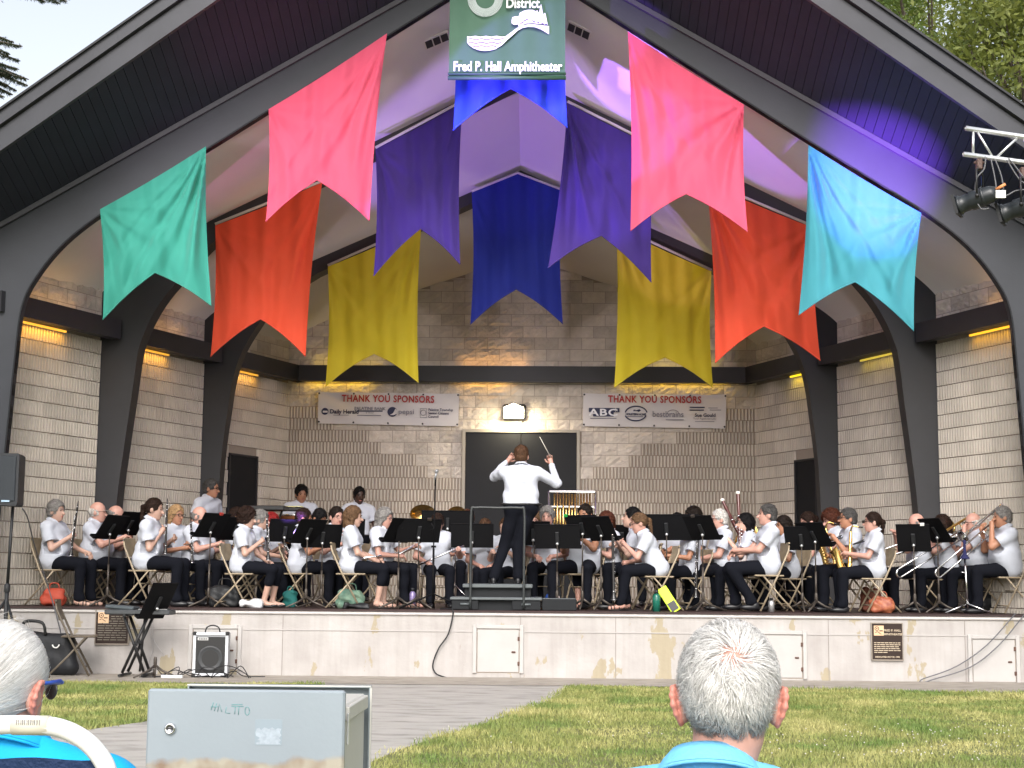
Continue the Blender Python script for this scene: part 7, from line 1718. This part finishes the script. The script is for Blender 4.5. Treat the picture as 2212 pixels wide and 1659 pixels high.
b = MB(); b.box((0, .27, (HC_-.045)/2), (Wc-.012, .46, HC_-.045), bev=.004); b.build('cabinet_body', lightp, cab)
b = MB(); b.box((Wc/2-.001, .27, HC_-.070), (.014, .455, .042), bev=.003); b.build('rain_edge', lightp, cab); b = MB(); b.box((-Wc/2+.001, .27, HC_-.070), (.014, .455, .042), bev=.003); b.build('rain_edge', lightp, cab)
rimm = mat('back_frame_paint', (.22, .26, .28), .5)
b = MB(); hb = HC_-.022
b.box((0, .56, hb/2), (Wc+.014, .006, hb)); b.box((0, .54, hb-.003), (Wc+.02, .045, .006)); b.box((-Wc/2-.008, .54, hb/2), (.005, .045, hb-.01)); b.box((Wc/2+.008, .54, hb/2), (.005, .045, hb-.01)); b.build('back_panel', rimm, cab)
b = MB(); b.box((0, .519, hb-.0015), (Wc+.024, .005, .004)); b.box((Wc/2+.0125, .519, hb/2), (.005, .006, hb-.01)); b.build('panel_lip', lightp, cab)
lk = Vector(at(368, 1574, Yc-.014)); lx, lz = lk.x-cbx, lk.z-GZ
b = MB(); b.lathe([(0, 0), (.017, 0), (.017, .005), (.014, .009), (.0105, .009), (.009, .005), (0, .005)], (lx, -.0145, lz), Matrix.Rotation(R(90), 3, 'X'), 24); lkk = b.build('lock', M['chrome'], cab)
b = MB(); b.box((lx, -.021, lz), (.018, .004, .0035)); b.build('key_slot', M['black'], lkk)
b = MB(); b.box((Wc/2+.004, .04, at(757, 1578, Yc).z-GZ), (.006, .012, .09), bev=.002); b.build('hinge', M['aluminium'], cab)
# torn sticker
sx_, sz_ = at(582, 1590, Yc).x-cbx, at(582, 1590, Yc).z-GZ; pts = [(-.038, .012), (-.034, .022), (-.028, .024), (-.022, .018), (-.012, .026), (0, .021), (.010, .026), (.020, .019), (.026, .024), (.036, .022), (.033, .010), (.037, .004), (.030, -.004), (.036, -.010), (.030, -.016), (.037, -.022), (-.034, -.022), (-.036, -.018), (-.022, -.012), (-.034, -.010), (-.024, -.004), (-.036, .002)]
b = MB(); b.prism([(sx_+x, sz_+z) for x, z in pts], -.0152, -.0142); b.build('torn_sticker', mat('torn_paper', (.33, .38, .43), .8, noise=.15, nscale=60), cab)
b = MB(); b.box((sx_, -.0144, sz_+.012), (.078, .0006, .072)); b.build('sticker_residue', mat('sticker_ghost', (.245, .30, .34), .6), cab)
b = MB()
def stroke(*P): b.tube([(at(x, y, Yc-.015).x-cbx, -.0145, at(x, y, Yc-.015).z-GZ) for x, y in P], .0011, 4)
stroke((461, 1517), (456, 1534)); stroke((468, 1519), (463, 1536)); stroke((455, 1527), (472, 1527)); stroke((470, 1537), (474, 1520), (479, 1538)); stroke((489, 1527), (487, 1540), (497, 1541)); stroke((500, 1522), (524, 1522)); stroke((500, 1526), (526, 1526)); stroke((508, 1527), (507, 1543)); stroke((516, 1527), (515, 1544))
stroke(*[(532+5*math.cos(a)+2, 1536+9*math.sin(a)) for a in np.linspace(0, 6.28, 12)]); b.build('scribble', mat('faded_green_marker', (.13, .30, .31), .6), cab)

# ------------------------------------------------------------------ the two listeners in front
cyan = mat('cyan_cotton', (.0, .36, .72), .8, bump=.2, bscale=18); sky_ = mat('light_blue_knit', (.16, .50, .80), .85, bump=.15, bscale=90)
LF = dict(floor=GZ, res=.42, neckl=.138,  group='listeners seated in front')
person('MAN', 1574, 1502, 2.75, 84, 'white haired man seen from behind with pink crown and light blue polo', hair='bald', hc='white', sk='pink', lean=-2, hp=2, hy=0, wide=1.12, headx=.035, seat=.289, sc=1.0, shirtc=sky_, hands=((-.12, .30, .52), (.12, .30, .52)), **LF)
person('WOM', 6, 1490, 3.1, 74, 'woman seen from behind with long white hair pulled back, cyan shirt and blue glasses', hair='bald', hc='white', sk='pink', fem=True, lean=-2, hp=4, wide=1.5, headx=-.05, seat=.285, sc=1.0, shirtc=cyan, hands=((-.12, .30, .50), (.12, .30, .50)), **dict(LF, neckl=.118))
def attr_mat(nm, rough=.45):
    m = mat(nm, (.5, .5, .5), rough); n = m.node_tree; a = n.nodes.new('ShaderNodeAttribute'); a.attribute_name = 'tone'; n.links.new(a.outputs['Color'], n.nodes['Principled BSDF'].inputs['Base Color']); return m
def strands(name, P0, D, N_, L, col, parent, width=.0008, seg=5, bend=.5, centre=None, radii=None, lift=0.0, paths=None):
    """ribbon hairs; paths: (n, seg+1, 3) points, N_: (n,3) outward normals"""
    n_, k, _ = paths.shape; T = np.diff(paths, axis=1, append=paths[:, -1:]+(paths[:, -1:]-paths[:, -2:-1])); T /= np.linalg.norm(T, axis=2)[..., None]+1e-9
    side = np.cross(T, N_[:, None, :]); side /= np.linalg.norm(side, axis=2)[..., None]+1e-9
    w_ = width*np.linspace(1, .25, k)[None, :, None]
    V = np.stack([paths-side*w_, paths+side*w_], 2).reshape(-1, 3)
    i0 = (np.arange(n_)[:, None]*k+np.arange(k-1)[None, :])*2; Q = np.stack([i0, i0+1, i0+3, i0+2], 2).reshape(-1, 4)
    o = meshobj(name, V, Q, attr_mat('hair_strands'), parent, smooth=True)
    at_ = o.data.color_attributes.new('tone', 'FLOAT_COLOR', 'POINT'); c = np.repeat(col, k*2, 0); c = np.c_[c, np.ones(len(c))].astype(np.float32); at_.data.foreach_set('color', c.ravel()); return o
def ear(key, s, col_k, full=True):
    P = PEOPLE[key]; H = P['H']; f = Field(np.array([-.03, -.04, -.05]), np.array([.04, .05, .05]), .0018)
    # ear in its own frame: x out, y forward, z up
    f.ell((.006, 0, .0), (.011, .018, .030), .004)
    rim = [(.010, .010, -.012), (.010, .014, .004), (.014, .013, .020), (.019, .004, .031), (.023, -.008, .030), (.024, -.017, .018), (.022, -.019, .002), (.017, -.014, -.014), (.011, -.006, -.026)]
    for i in range(len(rim)-1): f.cap(rim[i], rim[i+1], .0042, k=.004)
    for i in range(3, 7): f.cap(rim[i], (.006, -.004, rim[i][2]*.5), .0035, .006, k=.006)
    f.ell((.009, .001, -.026), (.006, .008, .010), .004); f.ell((.016, .003, .002), (.008, .009, .016), .003, cut=True)
    V, Q = f.mesh(); RH_ = None; out = []
    for v in V: out.append(H(s*(.074+v[0]), -.010+v[1], -.014+v[2]))
    if s < 0: Q = Q[:, ::-1]
    me = [ch for ch in P['root'].children if ch.name.startswith('body')][0]
    d = me.data; nv = len(d.vertices); Vs = [tuple(v.co) for v in d.vertices]+[tuple(v) for v in out]; Fs = [tuple(p.vertices) for p in d.polygons]+[tuple(int(i)+nv for i in q) for q in Q]; mi = [p.material_index for p in d.polygons]+[len(d.materials)]*len(Q)
    mats = list(d.materials)+[mat('ear_skin', (.56, .22, .17), .5, noise=.12, nscale=30)]
    nd = bpy.data.meshes.new('body'); nd.from_pydata(Vs, [], Fs); [nd.materials.append(m) for m in mats]; nd.polygons.foreach_set('material_index', mi); nd.polygons.foreach_set('use_smooth', [True]*len(Fs)); nd.update(); me.data = nd
for k_, s in (('MAN', -1), ('MAN', 1), ('WOM', 1)): ear(k_, s, 'pink')
hrng = np.random.default_rng(3)
# man: short strands turning round a whorl on the crown
P = PEOPLE['MAN']; H = P['H']; hd_ = P['head']; RHm = np.array([H(1, 0, 0)-H(0, 0, 0), H(0, 1, 0)-H(0, 0, 0), H(0, 0, 1)-H(0, 0, 0)]).T
n_ = 30000; dirs = hrng.normal(0, 1, (n_, 3)); dirs /= np.linalg.norm(dirs, axis=1)[:, None]
c0 = np.array([0, -.012, .028]); rad = np.array([.078, .098, .097])
ok = (dirs[:, 1] < .62) & (dirs[:, 2] > -1.02+0*dirs[:, 1])
dirs[:, 2] = np.where(dirs[:, 2] < 0, dirs[:, 2], dirs[:, 2]); pl = c0+dirs*rad; pl[:, 2] -= np.clip(-dirs[:, 2]-.5, 0, 1)*.05
hairline = -.082-.028*np.clip(-dirs[:, 1], 0, 1)*1.2
ok &= ((dirs[:, 1] < .05) & (pl[:, 2] > hairline)) | ((dirs[:, 1] >= .05) & (pl[:, 2] > .012)) 
ok &= ~((np.abs(pl[:, 0]) > .066) & (pl[:, 2] < .022) & (pl[:, 1] > -.032))
wh = np.array([.12, -.80, .50]); wh /= np.linalg.norm(wh)
cosw = dirs @ wh; ang = np.arccos(np.clip(cosw, -1, 1)); thin = np.exp(-(ang/.50)**2)*.74
ok &= hrng.random(n_) > thin
dirs, pl, ang = dirs[ok], pl[ok], ang[ok]; n_ = len(dirs)
nr = dirs/rad; nr /= np.linalg.norm(nr, axis=1)[:, None]
away = dirs-wh*(dirs @ wh)[:, None]; away /= np.linalg.norm(away, axis=1)[:, None]+1e-6; away -= nr*(away*nr).sum(1)[:, None]; swirl = np.cross(nr, away)
tan = away+swirl*(.9*np.exp(-ang/.5))[:, None]+np.array([0, 0, -.55])[None, :]*(ang > .5)[:, None]
clump = np.stack([np.sin(pl @ np.array(v)) for v in ((150, 80, 110), (-110, 140, 90), (60, -120, 170))], 1)*.6
tan += hrng.normal(0, .22, (n_, 3))+clump; tan -= nr*(tan*nr).sum(1)[:, None]; tan /= np.linalg.norm(tan, axis=1)[:, None]
Lh = np.where(pl[:, 2] < -.045, hrng.uniform(.008, .018, n_), hrng.uniform(.022, .046, n_)); k = 6; ts = np.linspace(0, 1, k)
lift = np.where(pl[:, 2] < -.045, .002, hrng.uniform(.004, .016, n_))
paths = pl[:, None, :]+tan[:, None, :]*(ts[None, :, None]*Lh[:, None, None])+nr[:, None, :]*(lift[:, None, None]*np.sin(ts*2.2)[None, :, None])-nr[:, None, :]*((Lh**2/.19)[:, None, None]*(ts**2)[None, :, None]*.9)
paths = hd_+paths @ RHm.T; Nn = nr @ RHm.T
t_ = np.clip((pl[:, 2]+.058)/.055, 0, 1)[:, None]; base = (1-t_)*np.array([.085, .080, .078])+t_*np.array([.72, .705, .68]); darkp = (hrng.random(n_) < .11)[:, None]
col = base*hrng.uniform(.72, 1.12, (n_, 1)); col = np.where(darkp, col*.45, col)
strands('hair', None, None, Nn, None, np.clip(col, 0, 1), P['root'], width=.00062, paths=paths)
# thin undercoat so that the scalp does not shine through at the sides
f = Field(hd_-A(.13, .14, .14), hd_+A(.13, .14, .16), .005); f.ell(H(*c0), rad+.0022, .003, RHm); f.ell(H(0, .135, -.05), (.14, .13, .16), .006, RHm, cut=True)
for s in (-1, 1): f.ell(H(s*.088, .015, -.03), (.03, .045, .052), .006, RHm, cut=True)
f.ell(H(0, -.03, -.180), (.2, .2, .075), .004, RHm, cut=True); f.ell(H(*(c0+wh*rad*1.0)), (.037, .037, .037), .01, RHm, cut=True)
V, Q = f.mesh(); meshobj('undercoat', V, Q, mat('undercoat_hair', (.34, .32, .30), .8, noise=.35, nscale=60), P['root'], smooth=True)
# woman: long strands swept back to a low knot
P = PEOPLE['WOM']; H = P['H']; hd_ = P['head']; RHm = np.array([H(1, 0, 0)-H(0, 0, 0), H(0, 1, 0)-H(0, 0, 0), H(0, 0, 1)-H(0, 0, 0)]).T
c0 = np.array([0, -.014, .030]); rad = np.array([.085, .105, .106]); knot = np.array([-.10, -.90, -.42]); knot /= np.linalg.norm(knot)
n_ = 15000; dirs = hrng.normal(0, 1, (n_, 3)); dirs /= np.linalg.norm(dirs, axis=1)[:, None]; pl = c0+dirs*rad
ok = (dirs[:, 1] < .80) & (((dirs[:, 1] > -.15) & (pl[:, 2] > .030)) | ((dirs[:, 1] <= -.15) & (pl[:, 2] > -.065)))
dirs = dirs[ok]; n_ = len(dirs); k = 9; ts = np.linspace(0, 1, k); om = np.arccos(np.clip(dirs @ knot, -.999, .999))
frac = hrng.uniform(.45, 1.0, n_); tt = ts[None, :]*frac[:, None]
S0 = np.sin((1-tt)*om[:, None])/np.sin(om)[:, None]; S1 = np.sin(tt*om[:, None])/np.sin(om)[:, None]
D_ = S0[..., None]*dirs[:, None, :]+S1[..., None]*knot[None, None, :]; D_ += np.array([0, 0, -.10])[None, None, :]*np.sin(tt*np.pi)[..., None]; D_ += hrng.normal(0, .012, (n_, 1, 3))*ts[None, :, None]; D_ /= np.linalg.norm(D_, axis=2)[..., None]
fly = (hrng.random(n_) < .02)[:, None, None]*hrng.uniform(.05, .22, (n_, 1, 1))*np.sin(ts*3.1)[None, :, None]
paths = c0+D_*rad*(1.0+hrng.uniform(0, .035, (n_, 1, 1))+fly); paths = hd_+paths @ RHm.T; nr = dirs/rad; nr /= np.linalg.norm(nr, axis=1)[:, None]; Nn = nr @ RHm.T
col = np.array([.72, .70, .67])*hrng.uniform(.62, 1.1, (n_, 1)); strands('hair', None, None, Nn, None, np.clip(col, 0, 1), P['root'], width=.0007, paths=paths)
f = Field(hd_-A(.15, .17, .17), hd_+A(.15, .17, .19), .006); f.ell(H(*c0), rad-.001, .003, RHm); f.ell(H(0, .12, -.09), (.15, .13, .125), .006, RHm, cut=True); f.ell(H(0, -.03, -.17), (.2, .2, .085), .004, RHm, cut=True)
f.cap(H(-.01, -.115, -.03), H(-.03, -.135, -.22), .032, .014, k=.02)
V, Q = f.mesh(); meshobj('undercoat', V, Q, mat('white_hair_coat', (.50, .48, .44), .7, noise=.2, nscale=70), P['root'], smooth=True)
b = MB(); b.tube([H(.035*math.cos(a)-.012, -.125+.012*math.sin(a), -.03+.030*math.sin(a)) for a in np.linspace(0, 6.283, 14)[:-1]], .010, 7, closed=True); b.build('hair_tie', mat('dark_red_velvet', (.16, .01, .02), .8), P['root'])
b = MB(); b.tube([H(.081, -.030, .012), H(.084, .02, .016), H(.082, .075, .020)], [.003, .0035, .005], 6); b.tube([H(.082, .072, .020), H(.074, .094, .018), H(.03, .108, .012)], .004, 6); g_ = b.build('glasses', mat('blue_frame', (.02, .10, .55), .35), P['root'])
b = MB(); b.ball(tuple(H(.046, .098, .002)), (.024, .005, .020), 8, rot=Matrix(RHm.tolist()) @ Matrix.Rotation(R(-25), 3, 'Z')); b.build('lens', M['lens'], g_)
# her lawn chair
white_t = mat('white_tube_enamel', (.72, .72, .70), .35, noise=.04, nscale=30); navy_f = mat('navy_sling', (.006, .024, .085), .7, bump=.3, bscale=120)
Yl = 2.36; lc = at(-10, 1640, Yl); ln = empty('lawn_chair', (lc.x, Yl, GZ), 0, 'folding lawn chair with white tube frame and navy sling, under the white haired woman', 'lawn chair'); l0 = Vector(ln.location)
path = [(-262, 1720), (-248, 1650), (-215, 1602), (-160, 1574), (-90, 1567), (0, 1566), (70, 1566), (130, 1573), (180, 1597), (215, 1632), (234, 1672), (240, 1720)]
PP = [at(x, y, Yl)-l0 for x, y in path]; e0, e1 = PP[0], PP[-1]
PP = [Vector((e0.x-.01, .22, .36)), Vector((e0.x, .10, .60))]+PP+[Vector((e1.x, .10, .60)), Vector((e1.x+.01, .22, .36))]
b = MB(); b.tube(tubepath(PP, 5), .0145, 12); b.build('back_frame', white_t, ln)
b = MB()
for s, e in ((-1, e0), (1, e1)): b.tube(tubepath([(e.x, .20, .36), (e.x, .70, .38), (e.x, .76, .30), (e.x, .50, .02), (e.x, .15, .015)], 4), .0125, 8); b.tube([(e.x+s*.02, .05, .60), (e.x+s*.02, .55, .60), (e.x+s*.02, .62, .36)], .0125, 8)
b.build('seat_frame', white_t, ln)
zt_ = at(0, 1640, Yl).z-GZ; b = MB(); xa, xb = at(-205, 1640, Yl).x-l0.x, at(206, 1640, Yl).x-l0.x
Pg = [[(lerp(xa, xb, i/12), .012+.05*math.sin(math.pi*i/12)*(j/8), lerp(zt_, .36, j/8)+.002*math.sin(i)) for j in range(9)]+[(lerp(xa, xb, i/12), .10+.6*j/6, .35-.04*math.sin(math.pi*j/6)) for j in range(1, 7)] for i in range(13)]
for i, r_w in enumerate(Pg):
    for j in range(9): x, y, z = r_w[j]; r_w[j] = (x, y+.18*(j/8)**1.3, z)
b.grid(Pg, True); b.build('sling', navy_f, ln)
b = MB(); q_ = at(65, 1567, Yl)-l0; b.tube([q_+Vector((-.026, 0, 0)), q_+Vector((.030, 0, 0))], .0149, 12); st = b.build('tube_sticker', mat('aged_sticker', (.60, .57, .47), .6), ln)
b = MB(); random.seed(9); x = -.016
while x < .022: w_ = random.uniform(.0008, .002); b.box(q_+Vector((x, -.0143, .0055)), (w_, .0012, .008)); x += w_+random.uniform(.0012, .0025)
b.build('sticker_bars', mat('faded_print', (.25, .24, .23), .7), st)
